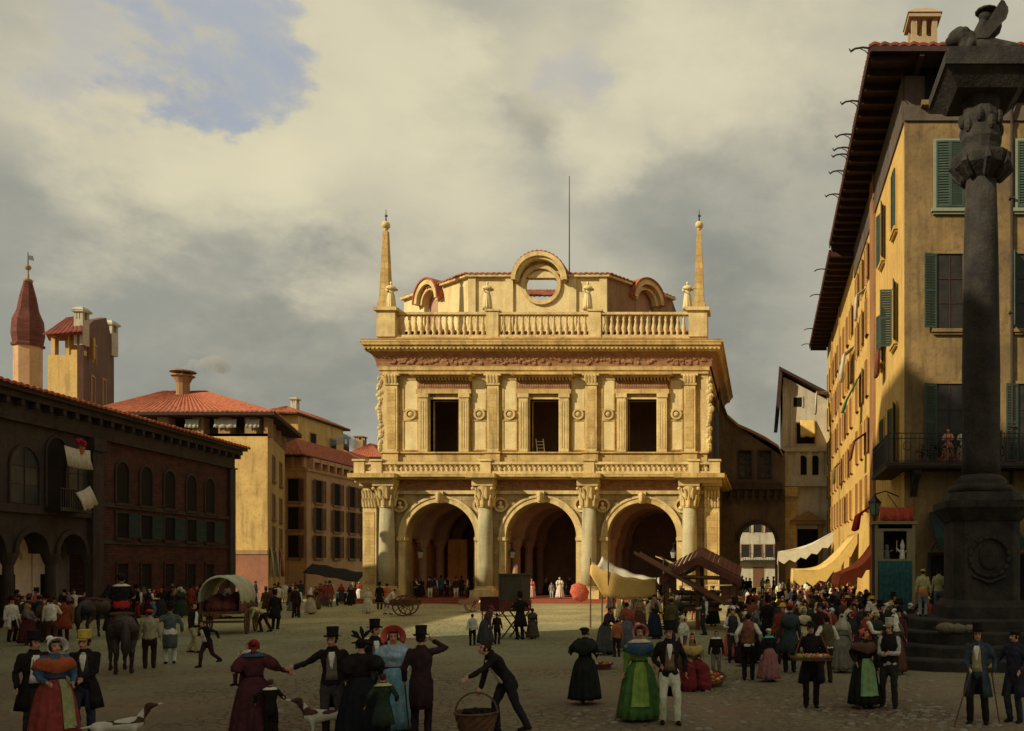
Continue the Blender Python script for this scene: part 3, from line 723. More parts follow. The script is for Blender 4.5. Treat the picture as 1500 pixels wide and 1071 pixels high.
# chamfer faces with lunettes, flanks
cxl, cyl = PX(592, YD+6.5), YD+6.5; cxr = PX(985, YD+6.5)
for sgn, xa, xb in ((-1, dxl, cxl), (1, dxr, cxr)):
    d = Vector((xb-xa, cyl-YD, 0)); L_ = d.length
    rz = math.atan2(d.y, d.x) if sgn > 0 else math.atan2(-d.y, -d.x)
    org = (xa, YD) if sgn > 0 else (xb, cyl)
    M = XF(org[0], org[1], 0, rz)
    mb = MB(M)
    c0 = L_*(.56 if sgn > 0 else .44); rr = 1.15
    arch_wall(mb, 0, L_, zd0, zd1, 0, .5, [(c0, rr, zd1-1.1, zd0+.3)], 12)
    B('drum_corner_wall', mb, M_PALE if sgn < 0 else M_TAN)
    mb = MB(M); mb.box(c0-rr, c0+rr, .55, .6, zd0, zd1+.3); B('lunette_shade', mb, M_VAULT)
    mb = MB(M); arch_ring(mb, c0, zd1-1.1, rr-.02, rr+.3, -.25, .3, 16); arch_ring(mb, c0, zd1-1.0, rr+.3, rr+.75, -.6, 1.6, 16)
    B('lunette_arch', mb, M_STONE2)
    mb = MB(M); arch_ring(mb, c0, zd1-1.0, rr+.75, rr+.9, -.7, 1.7, 16); B('lunette_tiles', mb, M_TILE)
    mb = MB(M); mb.box(-.1, c0-rr-.75, -.35, .4, zd1, zd1+.2); mb.box(c0+rr+.75, L_+.1, -.35, .4, zd1, zd1+.2); B('drum_cornice', mb, M_STONE2)
    mb = MB(); mb.box(*( (xb-.4, xb) if sgn > 0 else (xb, xb+.4)), cyl, YB-4, zd0, zd1); B('drum_side_wall', mb, M_DARKWALL)
mb = MB(); mb.box(dxl-.2, ocx-rad, YD-.35, YD+.5, zd1+.002, zd1+.22); mb.box(ocx+rad, dxr+.2, YD-.35, YD+.5, zd1+.002, zd1+.22); B('drum_cornice', mb, M_STONE2)
mb = MB()
zt = zd1+.25
tiles(mb, (dxl-.3, YD-.4, zt), (ocx-rad-.1, YD-.4, zt), (ocx-rad-.1, YD+3, zt+.5), (dxl+.5, YD+3, zt+.5), .45, .09, 4)
tiles(mb, (ocx+rad+.1, YD-.4, zt), (dxr+.3, YD-.4, zt), (dxr-.5, YD+3, zt+.5), (ocx+rad+.1, YD+3, zt+.5), .45, .09, 4)
tiles(mb, (cxl-.3, cyl, zt), (dxl-.3, YD-.4, zt), (dxl+.5, YD+3, zt+.5), (cxl+1.5, cyl+2, zt+.5), .45, .09, 4)
tiles(mb, (dxr+.3, YD-.4, zt), (cxr+.3, cyl, zt), (cxr-1.5, cyl+2, zt+.5), (dxr-.5, YD+3, zt+.5), .45, .09, 4)
mb.slab([(dxl-.2+6, YD+12), (dxr-6, YD+12), (cxr-2, YB-3), (cxl+2, YB-3)], zt-2.6, zt-2.2)
tiles(mb, (ocx-5, YD+2.8, zd1-.7), (ocx+5, YD+2.8, zd1-.7), (ocx+3.5, YD+8, PZ(425, YD+8)), (ocx-3.5, YD+8, PZ(425, YD+8)), .45, .09, 9)
B('drum_roof', mb, M_TILE)
mb = MB(); p = P(834, 400, YD+1); mb.limb([(p.x, p.y, zd1-.5), (p.x, p.y, PZ(258, YD+1))], [.06, .03], n=6, caps=False); B('lightning_rod', mb, M_IRON)
# obelisks
for k, px in enumerate((558.5, 1023)):
    x = LX(px); y = YU-.1; z0 = za1+.3
    t = thing('obelisk', ['slender stone obelisk topped by a ball on the left corner of the palace roof', 'slender stone obelisk topped by a ball on the right corner of the palace roof'][k], 'obelisk', (x, y, z0), group='obelisks on the palace corners')
    zt_ = LZ(333)-z0
    mb = MB(); mb.box(-.52, .52, -.52, .52, 0, .5); mb.slab([(-.42, -.42), (.42, -.42), (.42, .42), (-.42, .42)], .5, zt_, shrink=.45); mb.build('shaft', M_STONE, t)
    mb = MB(); mb.lathe(0, 0, [(.12, zt_), (.12, zt_+.12), (.2, zt_+.2)], 10); mb.ell((0, 0, zt_+.5), (.34, .34, .34), 14, 10); mb.build('ball', M_STONE2, t, True)
    mb = MB(); mb.limb([(0, 0, zt_+.8), (0, 0, LZ(300)-z0)], [.07, .015], n=6, caps=False); mb.box(-.1, .14, -.012, .012, zt_+1.2, zt_+1.35); mb.build('finial', M_IRON, t)
    if k == 1: pass

# ================================================================ GATEWAY in the corner
def bthing(name, label, cat, x, y, group=None): return thing(name, label, cat, (x, y, 0), group=group)
def BW(t):
    def f(name, mb, m, parent=None, smooth=False):
        o = mb.build(name, m, None, smooth); keep(o, parent or t); return o
    return f
YG = 84.0
gx = bthing('gateway', 'dark walled gateway with a round arch and two square windows beside the palace', 'gateway', PX(1110, YG), YG); b_ = BW(gx)
acx, ar, azs = PX(1109.5, YG), (26/F)*YG, PZ(793, YG)
mb = MB(); xa, xb = XR-.4, PX(1150, YG)
ztw = PZ(712, YG)
arch_wall(mb, xa, xb, 0, ztw, YG, YG+1.6, [(acx, ar, azs, 0)], 18)
w1 = [(PX(1083, YG), PX(1100, YG)), (PX(1112, YG), PX(1129, YG))]; wzb, wzt = PZ(699, YG), PZ(661, YG)
mb.box(xa, xb, YG, YG+1.6, ztw, wzb); x = xa
for a, b in w1: mb.box(x, a, YG, YG+1.6, wzb, wzt); x = b
mb.box(x, xb, YG, YG+1.6, wzb, wzt)
top = [(xa, wzt)]+[(xb, wzt)]+[(PX(px, YG), PZ(py, YG)) for px, py in ((1146, 668), (1140, 657), (1122, 645), (1100, 634), (1082, 626), (1066, 612), (1058, 590))]+[(xa, PZ(560, YG))]
mb.prism(top, YG, YG+1.6); b_('wall', mb, M_DARKWALL)
mb = MB()
for (px, py), (qx, qy) in zip(((1058, 590), (1066, 612), (1082, 626), (1100, 634), (1122, 645), (1140, 657)), ((1066, 612), (1082, 626), (1100, 634), (1122, 645), (1140, 657), (1147, 670))):
    a, b = P(px, py, YG), P(qx, qy, YG)
    mb.add([(a.x, YG-.5, a.z), (b.x, YG-.5, b.z), (b.x, YG+2, b.z), (a.x, YG+2, a.z), (a.x, YG-.5, a.z+.25), (b.x, YG-.5, b.z+.25), (b.x, YG+2, b.z+.25), (a.x, YG+2, a.z+.25)], [(0,1,5,4),(1,2,6,5),(2,3,7,6),(3,0,4,7),(4,5,6,7),(0,3,2,1)])
b_('coping', mb, M_TAN)
mb = MB(); arch_ring(mb, acx, azs, ar-.02, ar+.35, YG-.2, YG+.1, 18); b_('arch_moulding', mb, M_DARKSTONE)
mb = MB(); mb.box(xa, PX(1146, YG), YG-.9, YG, PZ(718, YG), PZ(708, YG)); mb.box(xa, PX(1146, YG), YG-.5, YG, PZ(728, YG), PZ(718, YG)-.01)
for i in range(9): x = xa+.3+(acx+ar-xa)*i/7.6; mb.prism([(x, PZ(718, YG)), (x+.3, PZ(718, YG)), (x+.3, PZ(740, YG)), (x, PZ(732, YG))], YG-.7, YG-.51)
b_('dark_cornice', mb, M_DARKSTONE)
for a, b in w1:
    mb = MB(); f = .14
    mb.box(a-f, a, YG-.1, YG+.3, wzb-f, wzt+f); mb.box(b, b+f, YG-.1, YG+.3, wzb-f, wzt+f); mb.box(a, b, YG-.1, YG+.3, wzt, wzt+f); mb.box(a, b, YG-.1, YG+.3, wzb-f, wzb)
    mb.box((a+b)/2-.05, (a+b)/2+.05, YG+.2, YG+.28, wzb, wzt); mb.box(a, b, YG+.2, YG+.28, (wzb+wzt)/2, (wzb+wzt)/2+.08)
    o = b_('window', mb, M_DARKSTONE)
    mb = MB(); mb.box(a, b, YG+1.1, YG+1.15, wzb, wzt); b_('pane', mb, mat('greyish_pane', (.16, .15, .13), .4, (.04, .035, .03), 2.2, 1, 0), o)
# pale house seen through the arch
YH = 122.0
hx = bthing('house', 'pale grey house seen through the dark gateway arch', 'house', PX(1110, YH), YH); b_ = BW(hx)
mb = MB(); xa, xb = PX(1075, YH), PX(1165, YH); mb.box(xa, xb, YH, YH+8, 0, 15); b_('wall', mb, M_WHITEW)
for px in (1092, 1110, 1127):
    for pz in (785, 806): window(None, (0, 0, 0), 0, 0, 1.1, 1.6, 'rect', M_TAN) if False else None
    for z in (4.2, 7.6):
        o = link('window', win_mesh(1.1, 1.7, 'bars', M_TAN, M_GLASS), None, (PX(px, YH), YH, z)); keep(o, hx)
mb = MB(); mb.box(PX(1103, YH), PX(1119, YH), YH-.05, YH+.1, 0, 2.8); b_('door', mb, M_BROWNW)
mb = MB(); mb.box(xa, xb, YH-1, YH, 3.5, 3.7)
for i in range(24): x = xa+.2+(xb-xa-.4)*i/23; mb.box(x, x+.05, YH-.98, YH-.93, 3.7, 4.6)
mb.box(xa, xb, YH-1, YH-.92, 4.6, 4.68); b_('balcony', mb, M_IRON)
mb = MB(); tiles(mb, (xa-.5, YH-.6, 15), (xb+.5, YH-.6, 15), (xb+.5, YH+4, 17), (xa-.5, YH+4, 17)); b_('roof', mb, M_TILE2)

# ================================================================ WHITISH HOUSE closing the street
YW = 86.0
wx = bthing('house', 'narrow pale house with lean-to roof, small arcaded loggia and pedimented door beside the gateway', 'house', PX(1175, YW), YW); b_ = BW(wx)
xa, xb = PX(1147, YW), PX(1212, YW)
mb = MB(); mb.prism([(xa, 0), (xb, 0), (xb, PZ(585, YW)), (PX(1150, YW), PZ(553, YW)), (xa, PZ(553, YW))], YW, YW+14)
b_('wall', mb, M_WHITEW)
mb = MB(); a, b = P(1141, 545, YW), P(1212, 582, YW)
mb.add([(a.x, YW-1.2, a.z), (b.x, YW-1.2, b.z), (b.x, YW+14, b.z), (a.x, YW+14, a.z), (a.x, YW-1.2, a.z+.3), (b.x, YW-1.2, b.z+.3), (b.x, YW+14, b.z+.3), (a.x, YW+14, a.z+.3)], [(0,1,5,4),(1,2,6,5),(2,3,7,6),(3,0,4,7),(4,5,6,7),(0,3,2,1)])
a2, c2 = P(1141, 545, YW), P(1136, 602, YW)
mb.add([(a2.x, YW-1.2, a2.z), (c2.x, YW-1.2, c2.z), (c2.x, YW+14, c2.z), (a2.x, YW+14, a2.z), (a2.x+.3, YW-1.2, a2.z-.3), (c2.x+.4, YW-1.2, c2.z), (c2.x+.4, YW+14, c2.z), (a2.x+.3, YW+14, a2.z-.3)], [(0,1,5,4),(1,2,6,5),(2,3,7,6),(3,0,4,7),(4,5,6,7),(0,3,2,1)])
b_('roof', mb, M_EAVE)
mb = MB()
mb.box(xa-.05, xa+.45, YW-.25, YW, PZ(655, YW), PZ(565, YW)); mb.box(xa+.75, xa+1.0, YW-.15, YW, PZ(655, YW), PZ(575, YW))
mb.box(xa-.1, xb, YW-.35, YW, PZ(662, YW), PZ(656, YW)); mb.box(xa-.1, xb, YW-.35, YW, PZ(707, YW), PZ(697, YW)); mb.box(xa-.2, xb, YW-.55, YW, PZ(713, YW), PZ(707, YW))
for px in (1147, 1165, 1182, 1199): x = PX(px, YW); mb.box(x, x+.5, YW-.2, YW, PZ(697, YW), PZ(662, YW))
b_('stone_trim', mb, M_WHITEW)
mb = MB(); mb.box(xa-.15, xa+1.3, YW-.4, YW, PZ(735, YW), 0); mb.box(xa-.3, xa+1.5, YW-.55, YW, PZ(728, YW), PZ(714, YW)); b_('corner_pilaster', mb, M_STONE)
for px in (1176, 1194):
    o = link('window', win_mesh(.75, 1.9, 'arch', M_WHITEW, M_DARK), None, (PX(px, YW), YW, PZ(696, YW))); keep(o, wx)
o = link('window', win_mesh(.9, .9, 'rect', M_WHITEW, M_DARK), None, (PX(1168, YW), YW, PZ(596, YW))); keep(o, wx)
o = link('window', win_mesh(1.7, 2.0, 'rect', M_TAN, M_DARK), None, (PX(1180, YW), YW, PZ(650, YW))); keep(o, wx)
mb = MB(); a = P(1172, 616, YW); rows = [[(a.x+i*.18, YW-.15-.9*j/4, a.z-1.75*j/4-.06*math.sin(i*1.4)*j/4) for i in range(9)] for j in range(5)]
mb.grid(rows, thick=(0, .03, .03)); b_('window_awning', mb, mat('yellow_canvas', (.66, .46, .14), .9, (.5, .34, .1), 2, .6, .2), smooth=True)
dx = PX(1183, YW)
mb = MB(); mb.prism([(dx-1.7, PZ(763, YW)), (dx+1.7, PZ(763, YW)), (dx, PZ(749, YW))], YW-.7, YW); mb.box(dx-1.7, dx+1.7, YW-.6, YW, PZ(768, YW), PZ(763, YW)-.01); mb.box(dx-1.4, dx-1.0, YW-.3, YW, 0, PZ(768, YW)); mb.box(dx+1.0, dx+1.4, YW-.3, YW, 0, PZ(768, YW))
o = b_('pediment', mb, M_TAN)
mb = MB(); mb.box(dx-1.0, dx+1.0, YW-.04, YW+.05, 0, PZ(775, YW)); b_('door', mb, M_DARK)
# ================================================================ LEFT DARK PALAZZO
SL = .102; NX, NY = -33.78, 20.0; RZ = R(90)+math.atan(SL); KU = math.sqrt(1+SL*SL)
lp = thing('palace', 'long sooty brick palace in shade with round arcade and pointed windows', 'palace', (NX, NY, 0), RZ)
def LU(px): k = (px-VX)/F; return (NX-NY*k)/(k+SL)*KU
def LUY(u): return NY+u/KU
def LUZ(px, py): return PZ(py, LUY(LU(px)))
UE = LU(340); HE = LUZ(340, 655)
def BL(name, mb, m, parent=lp, smooth=False): return mb.build(name, m, parent, smooth)
uq0, uq1 = LU(128), LU(147)
zar = LUZ(50, 772)
z1f = LUZ(60, 745)
arc = [(LU(47), (LU(70)-LU(24))/2, 0), (LU(105), (LU(125)-LU(86))/2, 0)]
pitchA = arc[1][0]-arc[0][0]; rA = pitchA/2-.38
acs = [arc[1][0]-i*pitchA for i in range(0, 7) if arc[1][0]-i*pitchA > 2]
zs = LUZ(105, 782)-rA
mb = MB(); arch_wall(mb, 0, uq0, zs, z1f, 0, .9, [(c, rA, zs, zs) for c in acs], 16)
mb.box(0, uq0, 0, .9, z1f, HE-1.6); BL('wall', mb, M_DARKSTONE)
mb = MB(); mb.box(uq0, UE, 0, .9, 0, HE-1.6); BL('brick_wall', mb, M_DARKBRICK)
mb = MB(); mb.box(UE-.8, UE, .9, 16, 0, HE-1.0); mb.box(0, .8, .9, 16, 0, HE-1.0); mb.box(.8, UE-.8, 15.2, 16, 0, HE-1); BL('end_wall', mb, M_DARKBRICK)
mb = MB(); mb.box(.8, uq1, 2.0, 2.4, 0, z1f); mb.box(.8, uq1, .9, 2.0, z1f-.3, z1f-.1); BL('arcade_inner_wall', mb, M_PURPLE)
mb = MB(); mb.box(uq1, uq1+.3, .9, 2.0, 0, z1f-.3); BL('arcade_end_wall', mb, M_PURPLE)
for c in acs:
    mb = MB(); arch_ring(mb, c+1.2, zs-.3, rA-.1, rA+.12, 1.9, 2.0, 12); mb.box(c+1.2-rA-.12, c+1.2-rA+.1, 1.9, 2.0, 0, zs-.3); BL('inner_arch', mb, M_PURPLE)
    mb = MB(); mb.box(c+.7, c+1.7, 1.93, 2.0, .0, 2.5); BL('arcade_door', mb, M_DARK)
    mb = MB(); arch_ring(mb, c, zs, rA-.02, rA+.24, -.12, .1, 16); BL('arch_moulding', mb, M_DARKSTONE)
for i in range(len(acs)+1):
    u = (acs[0]+pitchA/2)-i*pitchA
    mb = MB(); mb.lathe(u, .1, [(.45, 0), (.45, .35), (.34, .45), (.24, .5), (.22, zs-.6), (.27, zs-.5), (.40, zs-.1), (.42, zs)], 12); BL('arcade_column', mb, M_DARKSTONE)
# cornice and tiles
mb = MB(); mb.box(-.5, UE+.3, -.25, .95, HE-1.6, HE-1.5); mb.box(-.5, UE+.15, -.12, .92, HE-1.5, HE-.55); mb.box(-.5, UE+.4, -.55, 1.0, HE-.55, HE-.25); mb.box(-.5, UE+.6, -.8, 1.1, HE-.25, HE)
for i in range(46): u = .3+(UE-.2)*i/45; mb.box(u-.12, u+.12, -.5, -.12, HE-.85, HE-.55-.003)
BL('cornice', mb, M_DARKSTONE)
mb = MB(); tiles(mb, (-.5, -.95, HE), (UE+.7, -.95, HE), (UE-4, 8, HE+.55), (-.5, 8, HE+.55), .42, .09, 8); BL('roof', mb, M_TILE)
mb = MB(); uh = LU(106); tiles(mb, (-.5, 2.2, HE+.5), (uh, 2.2, HE+.5), (uh-1, 7.5, HE+2.1), (-.5, 7.5, HE+2.1), .42, .09, 8); mb.box(-.5, uh-.1, 2.5, 9, HE, HE+.45); BL('upper_roof', mb, M_TILE)
mb = MB(); mb.box(uq0, uq0+.9, -.3, 0, 0, HE-1.62); mb.box(uq0-.1, uq0+1, -.42, 0, HE-2.3, HE-1.62); mb.box(UE-.7, UE+.06, -.22, 0, 0, HE-1.62); BL('pilaster', mb, M_DARKSTONE)
zst1, zst2 = LUZ(178, 736), LUZ(178, 795)
mb = MB(); mb.box(uq0+.9, UE-.7, -.14, 0, zst1-.35, zst1-.1); mb.box(uq0+.9, UE-.7, -.1, 0, zst2-.1, zst2+.12); mb.box(-.3, uq0, -.22, 0, z1f-.3, z1f+.1); BL('string_course', mb, M_DARKSTONE)
hw_ = LUZ(178, 677)-zst1
for px in (178, 213, 247, 279, 306):
    u = LU(px)
    window(lp, (0, 0, 0), u, zst1, 1.15, hw_, 'arch', M_DARKSTONE, M_DARK)
    window(lp, (0, 0, 0), u, LUZ(178, 787), 1.1, LUZ(178, 752)-LUZ(178, 787), 'rect', M_DARKSTONE, M_DARK, True, M_SHUT, (None, 120))
    window(lp, (0, 0, 0), u, LUZ(178, 862), .95, LUZ(178, 826)-LUZ(178, 862), 'rect', M_DARKBRICK, M_DARK, False)
for px in (35, 114): window(lp, (0, 0, 0), LU(px), LUZ(35, 738), 1.9, LUZ(35, 655)-LUZ(35, 738), 'arch bars', M_DARKSTONE, mat('dusty_glass', (.05, .055, .06), .3, (.02, .02, .025), 1.5, .8, 0), True)
u = LU(82); window(lp, (0, 0, 0), u, z1f+.1, 1.5, 3.6, 'arch', M_DARKSTONE, M_DARK, False)
mb = MB(); mb.box(u-1.2, u+1.2, -1.0, -.22, z1f-.1, z1f+.08)
for i in range(15): x = u-1.15+2.3*i/14; mb.box(x-.02, x+.02, -.98, -.94, z1f+.08, z1f+1.0)
mb.box(u-1.2, u+1.2, -1.0, -.92, z1f+1.0, z1f+1.06); BL('balcony', mb, M_IRON)
M_WHITECL = mat('white_linen', (.50, .46, .36), .95, (.36, .33, .26), 5, .8, .3)
M_CREAM = mat('cream_canvas', (.60, .55, .40), .95, (.46, .41, .28), 3, .8, .3)
def drape(name, label, cat, w, pts, m, loc, rz, folds=5, amp=.07, parent=None, group=None):
    """hanging cloth: pts = (y, z) profile from top to bottom, rippled along x"""
    mb = MB(); rows = []; n = folds*6
    for j, (y, z) in enumerate(pts):
        t = j/(len(pts)-1); rows.append([(w*(i/n-.5)*(1-.06*math.sin(3*t)), y-amp*(.3+t)*(1+math.sin(i/n*folds*6.28+t)), z-.05*math.sin(math.pi*i/n)+.04*t*math.sin(i*2.1)) for i in range(n+1)])
    mb.grid(rows, thick=(0, .025, 0)); o = mb.build(name, m, parent, True)
    o.location = loc; o.rotation_euler = (0, 0, rz)
    if label: tag(o, label, cat, group)
    return o
Ml = XF(NX, NY, 0, RZ)
p = Ml @ Vector((u, -1.02, z1f+3.2)); drape('laundry', 'white linen hung across the balcony window of the shaded palace', 'laundry', 2.0, [(0, .0), (0, -.5), (-.03, -1.0)], M_WHITECL, p, RZ, 6, .06)
p = Ml @ Vector((u+.3, -1.1, z1f+1.1)); o = drape('banner', 'tilted pale square cloth hanging from the balcony of the shaded palace', 'banner', 1.2, [(0, 0), (-.1, -.5), (-.1, -1.0)], M_WHITECL, p, RZ, 2, .04); o.rotation_euler = (0, R(-22), RZ)
t = thing('flower_pot', 'pot of red flowers above the white linen on the shaded palace', 'flower pot', Ml @ Vector((u+.3, -1.0, z1f+3.3)))
mb = MB(); mb.lathe(0, 0, [(.14, -.35), (.2, 0)], 10); mb.build('pot', M_TILE, t)
mb = MB()
for i in range(14): mb.ell((rs.uniform(-.22, .22), rs.uniform(-.2, .2), rs.uniform(.05, .4)), (.1, .1, .08), 6, 5)
mb.build('flowers', mat('red_petals', (.42, .03, .06), .8, None, 5, .5, 0), t)

# ================================================================ generic house made of a footprint
def house(label, foot, h, wallm, roofm, eave=.8, ridge=2.5, walls=None, frames=M_TAN, hip=True, name='house'):
    """foot: 4 xy points, front-left, front-right, back-right, back-left"""
    cx = sum(p[0] for p in foot)/4; cy = sum(p[1] for p in foot)/4
    t = thing(name, label, 'house', (foot[0][0], foot[0][1], 0)); b_ = BW(t)
    mb = MB(); mb.slab(foot, 0, h); b_('wall', mb, wallm)
    f = [Vector((x, y, 0)) for x, y in foot]; c = Vector((cx, cy, 0)); e = [p+(p-c).normalized()*eave*1.4 for p in f]
    for p in e: p.z = h
    W_ = (f[1]-f[0]).length; D_ = (f[2]-f[1]).length
    if W_ > D_: r0, r1 = (e[0]+e[3])/2, (e[1]+e[2])/2
    else: r0, r1 = (e[0]+e[1])/2, (e[3]+e[2])/2
    k = min(W_, D_)/2/max(W_, D_)*(1 if hip else .02); a, b = r0.lerp(r1, k), r1.lerp(r0, k); a.z = b.z = h+ridge
    mb = MB()
    if W_ > D_:
        tiles(mb, e[0], e[1], b, a); tiles(mb, e[1], e[2], b, b); tiles(mb, e[2], e[3], a, b); tiles(mb, e[3], e[0], a, a)
    else:
        tiles(mb, e[0], e[1], a, a); tiles(mb, e[1], e[2], b, a); tiles(mb, e[2], e[3], b, b); tiles(mb, e[3], e[0], a, b)
    b_('roof', mb, roofm)
    mb = MB(); mb.slab([(p.x, p.y) for p in e], h-.22, h-.03); b_('eaves', mb, M_EAVE)
    return t, b_
def wallframe(a, b): return (a[0], a[1], math.atan2(b[1]-a[1], b[0]-a[0]))
def put_windows(t, a, b, items, w, h, fm, pm=None, shut=None, ang=(4, 4), kind='rect', sill=True):
    wf = wallframe(a, b); L_ = math.hypot(b[0]-a[0], b[1]-a[1])
    for u, z in items:
        o = window(None, wf, u*L_, z, w, h, kind, fm, pm, sill, shut, ang); keep(o, t)
def chimney(label, x, y, z, w=.9, h=1.8, m=M_TAN, parent=None, round_=False):
    mb = MB()
    if round_:
        mb.lathe(x, y, [(w*.42, z-1.2), (w*.42, z+h*.45), (w*.62, z+h*.8), (w*.75, z+h*.82), (w*.75, z+h*.88)], 12)
        for k in range(6): a = k*math.pi/3; mb.box(x+w*.55*math.cos(a)-.06, x+w*.55*math.cos(a)+.06, y+w*.55*math.sin(a)-.06, y+w*.55*math.sin(a)+.06, z+h*.88, z+h*1.05)
        mb.lathe(x, y, [(w*.85, z+h*1.05), (w*.8, z+h*1.12), (w*.2, z+h*1.22)], 12)
    else:
        mb.box(x-w/2, x+w/2, y-w/2, y+w/2, z-1.5, z+h*.45); q = w/2-.12
        for sx in (-1, 1):
            for sy in (-1, 1): mb.box(x+sx*q-.12, x+sx*q+.12, y+sy*q-.12, y+sy*q+.12, z+h*.45, z+h*.82)
        mb.box(x-.08, x+.08, y-w/2, y+w/2, z+h*.451, z+h*.82)
        mb.box(x-w/2-.15, x+w/2+.15, y-w/2-.15, y+w/2+.15, z+h*.82, z+h*.9); mb.slab([(x-w/2-.2, y-w/2-.2), (x+w/2+.2, y-w/2-.2), (x+w/2+.2, y+w/2+.2), (x-w/2-.2, y+w/2+.2)], z+h*.9, z+h*1.08, shrink=.5)
    o = mb.build('chimney', [m, M_TILE]); keep(o, parent); return o

# yellow house with open attic gallery
Y1 = 77.0
f1 = [(PX(150, Y1), Y1), (PX(392, Y1), Y1), (PX(417, 89), 89.0), (PX(190, 89), 89.0)]
h1 = PZ(603, Y1-.8)
zg0, zg1 = PZ(635, Y1), h1-.35
t1 = thing('house', 'tall yellow house with red hipped roof and open attic gallery hung with washing', 'house', (f1[0][0], Y1, 0)); b_ = BW(t1)
mb = MB(); mb.slab(f1, 0, zg0); b_('wall', mb, M_YEL2)
A_, B_, C_, D_ = [Vector((*p, 0)) for p in f1]
mb = MB()
for q in (.0, .33, .54, .70, .86, .975):
    x = A_.x+(B_.x-A_.x)*q; mb.box(x, x+1.0 if q < .9 else B_.x, Y1+.03, Y1+.9, zg0, zg1)
mb.box(A_.x, B_.x, Y1, Y1+.9, zg0-.25, zg0+.003)
for q in (.30, .62, .92):
    p_ = B_.lerp(C_, q); mb.box(p_.x-.9, p_.x-.02, p_.y-.5, p_.y+.5, zg0, zg1)
mb.box(A_.x+.3, B_.x-6, Y1+6, Y1+6.2, zg0, zg1)
b_('gallery_pillars', mb, M_TAN)
e = [A_+Vector((-1, -1, h1)), B_+Vector((1.1, -1, h1)), C_+Vector((1.2, 1, h1)), D_+Vector((-1, 1, h1))]
mb = MB(); pk = PZ(570, Y1+5); ra, rb = Vector((PX(240, Y1+6), Y1+6, pk)), Vector((PX(300, Y1+6), Y1+6, pk))
tiles(mb, e[0], e[1], rb, ra, .42, .09, 14); tiles(mb, e[1], e[2], rb, rb, .42, .09, 12); tiles(mb, e[2], e[3], ra, rb, .42, .09, 12); tiles(mb, e[3], e[0], ra, ra, .42, .09, 12)
b_('roof', mb, M_TILE)
mb = MB(); mb.slab([(p.x, p.y) for p in e], h1-.3, h1-.04); b_('eaves', mb, M_EAVE)
put_windows(t1, f1[1], f1[2], [(q, z) for q in (.3, .72) for z in (PZ(701, Y1+2), PZ(758, Y1+2), PZ(806, Y1+2))], 1.6, 2.1, M_TAN, M_BROWNW)
mb = MB(); mb.box(PX(335, Y1), PX(392, Y1)+.05, Y1-.12, Y1, PZ(812, Y1), PZ(806, Y1)); mb.box(PX(335, Y1), PX(392, Y1)+.06, Y1-.04, Y1, 0, PZ(812, Y1)-.002, 1); b_('base_band', mb, [M_TAN, mat('reddish_base_plaster', (.33, .14, .08), .9, (.22, .1, .06), .6, .8, .2, grime=.5)])
chimney('', PX(268, Y1+5), Y1+5, PZ(574, Y1+5), 1.3, 1.7, M_TAN, t1, True)
for px, w in ((281, 1.2), (330, 2.0), (370, 1.2)):
    drape('laundry', {281: 'two small pale cloths drying in the attic gallery of the yellow house', 330: 'wide white washing line in the attic gallery of the yellow house', 370: 'small white cloth at the right end of the attic gallery of the yellow house'}[px], 'laundry', w, [(0, 0), (0, -.4), (-.02, -.75)], M_WHITECL, (PX(px, Y1-.2), Y1-.15, PZ(614, Y1)), 0, 3, .05)
# pink house
Y2 = 92.0
f2 = [(PX(400, Y2), Y2), (PX(449, Y2), Y2), (PX(449, Y2), 106.0), (PX(400, Y2), 106.0)]
h2 = PZ(667, Y2)
t2, b_ = house('dusty pink house with rows of dark windows and a corbelled eave', f2, h2, M_PINK, M_TILE, .7, 1.9)
mb = MB()
mb.box(f2[1][0]-3.5, f2[1][0]+.02, Y2-.02, Y2+.0, h2-.01, h2) if False else None
xs = f2[1][0]
for i in range(9):
    y = Y2+.3+i*1.6; mb.box(xs, xs+.55, y, y+.3, h2-1.3, h2-.22); mb.box(xs, xs+.5, y+.3, y+1.6, h2-.62, h2-.222)
mb.box(xs-.002, xs+.2, Y2-.1, 106, h2-1.6, h2-1.3)
for i in range(4): x = xs-3.4+i*1.05; mb.box(x, x+.25, Y2-.5, Y2, h2-1.3, h2-.22)
mb.box(xs-3.6, xs, Y2-.12, Y2+.002, h2-1.6, h2-1.301); b_('corbel_frieze', mb, M_PINK)
rows2 = [PZ(735, Y2+1), PZ(776, Y2+1), PZ(817, Y2+1)]
put_windows(t2, f2[1], f2[2], [(q, z) for q in (.17, .46, .72, .93) for z in rows2], 1.25, 2.35, M_TAN, M_DARK, M_BROWNW, (168, 168))
put_windows(t2, f2[0], f2[1], [(.62, z) for z in rows2], 1.15, 2.3, M_TAN, M_DARK, M_BROWNW, (None, 170))
# taller house behind
Y3 = 112.0
f3 = [(PX(385, Y3), Y3), (PX(437, Y3), Y3), (PX(437, Y3), 124.0), (PX(385, Y3), 124.0)]
h3 = PZ(606, Y3)
t3, b_ = house('tall yellowish house with a shallow red roof rising behind the pink house', f3, h3, M_YEL2, M_TILE, .9, 1.2)
put_windows(t3, f3[1], f3[2], [(.3, h3-4.2), (.75, h3-4.2)], 1.4, 2.2, M_TAN, M_DARK)
put_windows(t3, f3[0], f3[1], [(.8, h3-4.2)], 1.2, 2.0, M_TAN, M_DARK)
chimney('', PX(432, Y3+6), Y3+6, PZ(597, Y3+6), .8, 1.2, M_WHITEW, t3)
Y4 = 128.0
f4 = [(PX(466, Y4), Y4), (PX(520, Y4), Y4), (PX(520, Y4)-1, 140.0), (PX(466, Y4), 140.0)]
t4, b_ = house('distant low red-roofed house left of the great palace', f4, PZ(672, Y4), M_PINK, M_TILE, .8, 1.6)
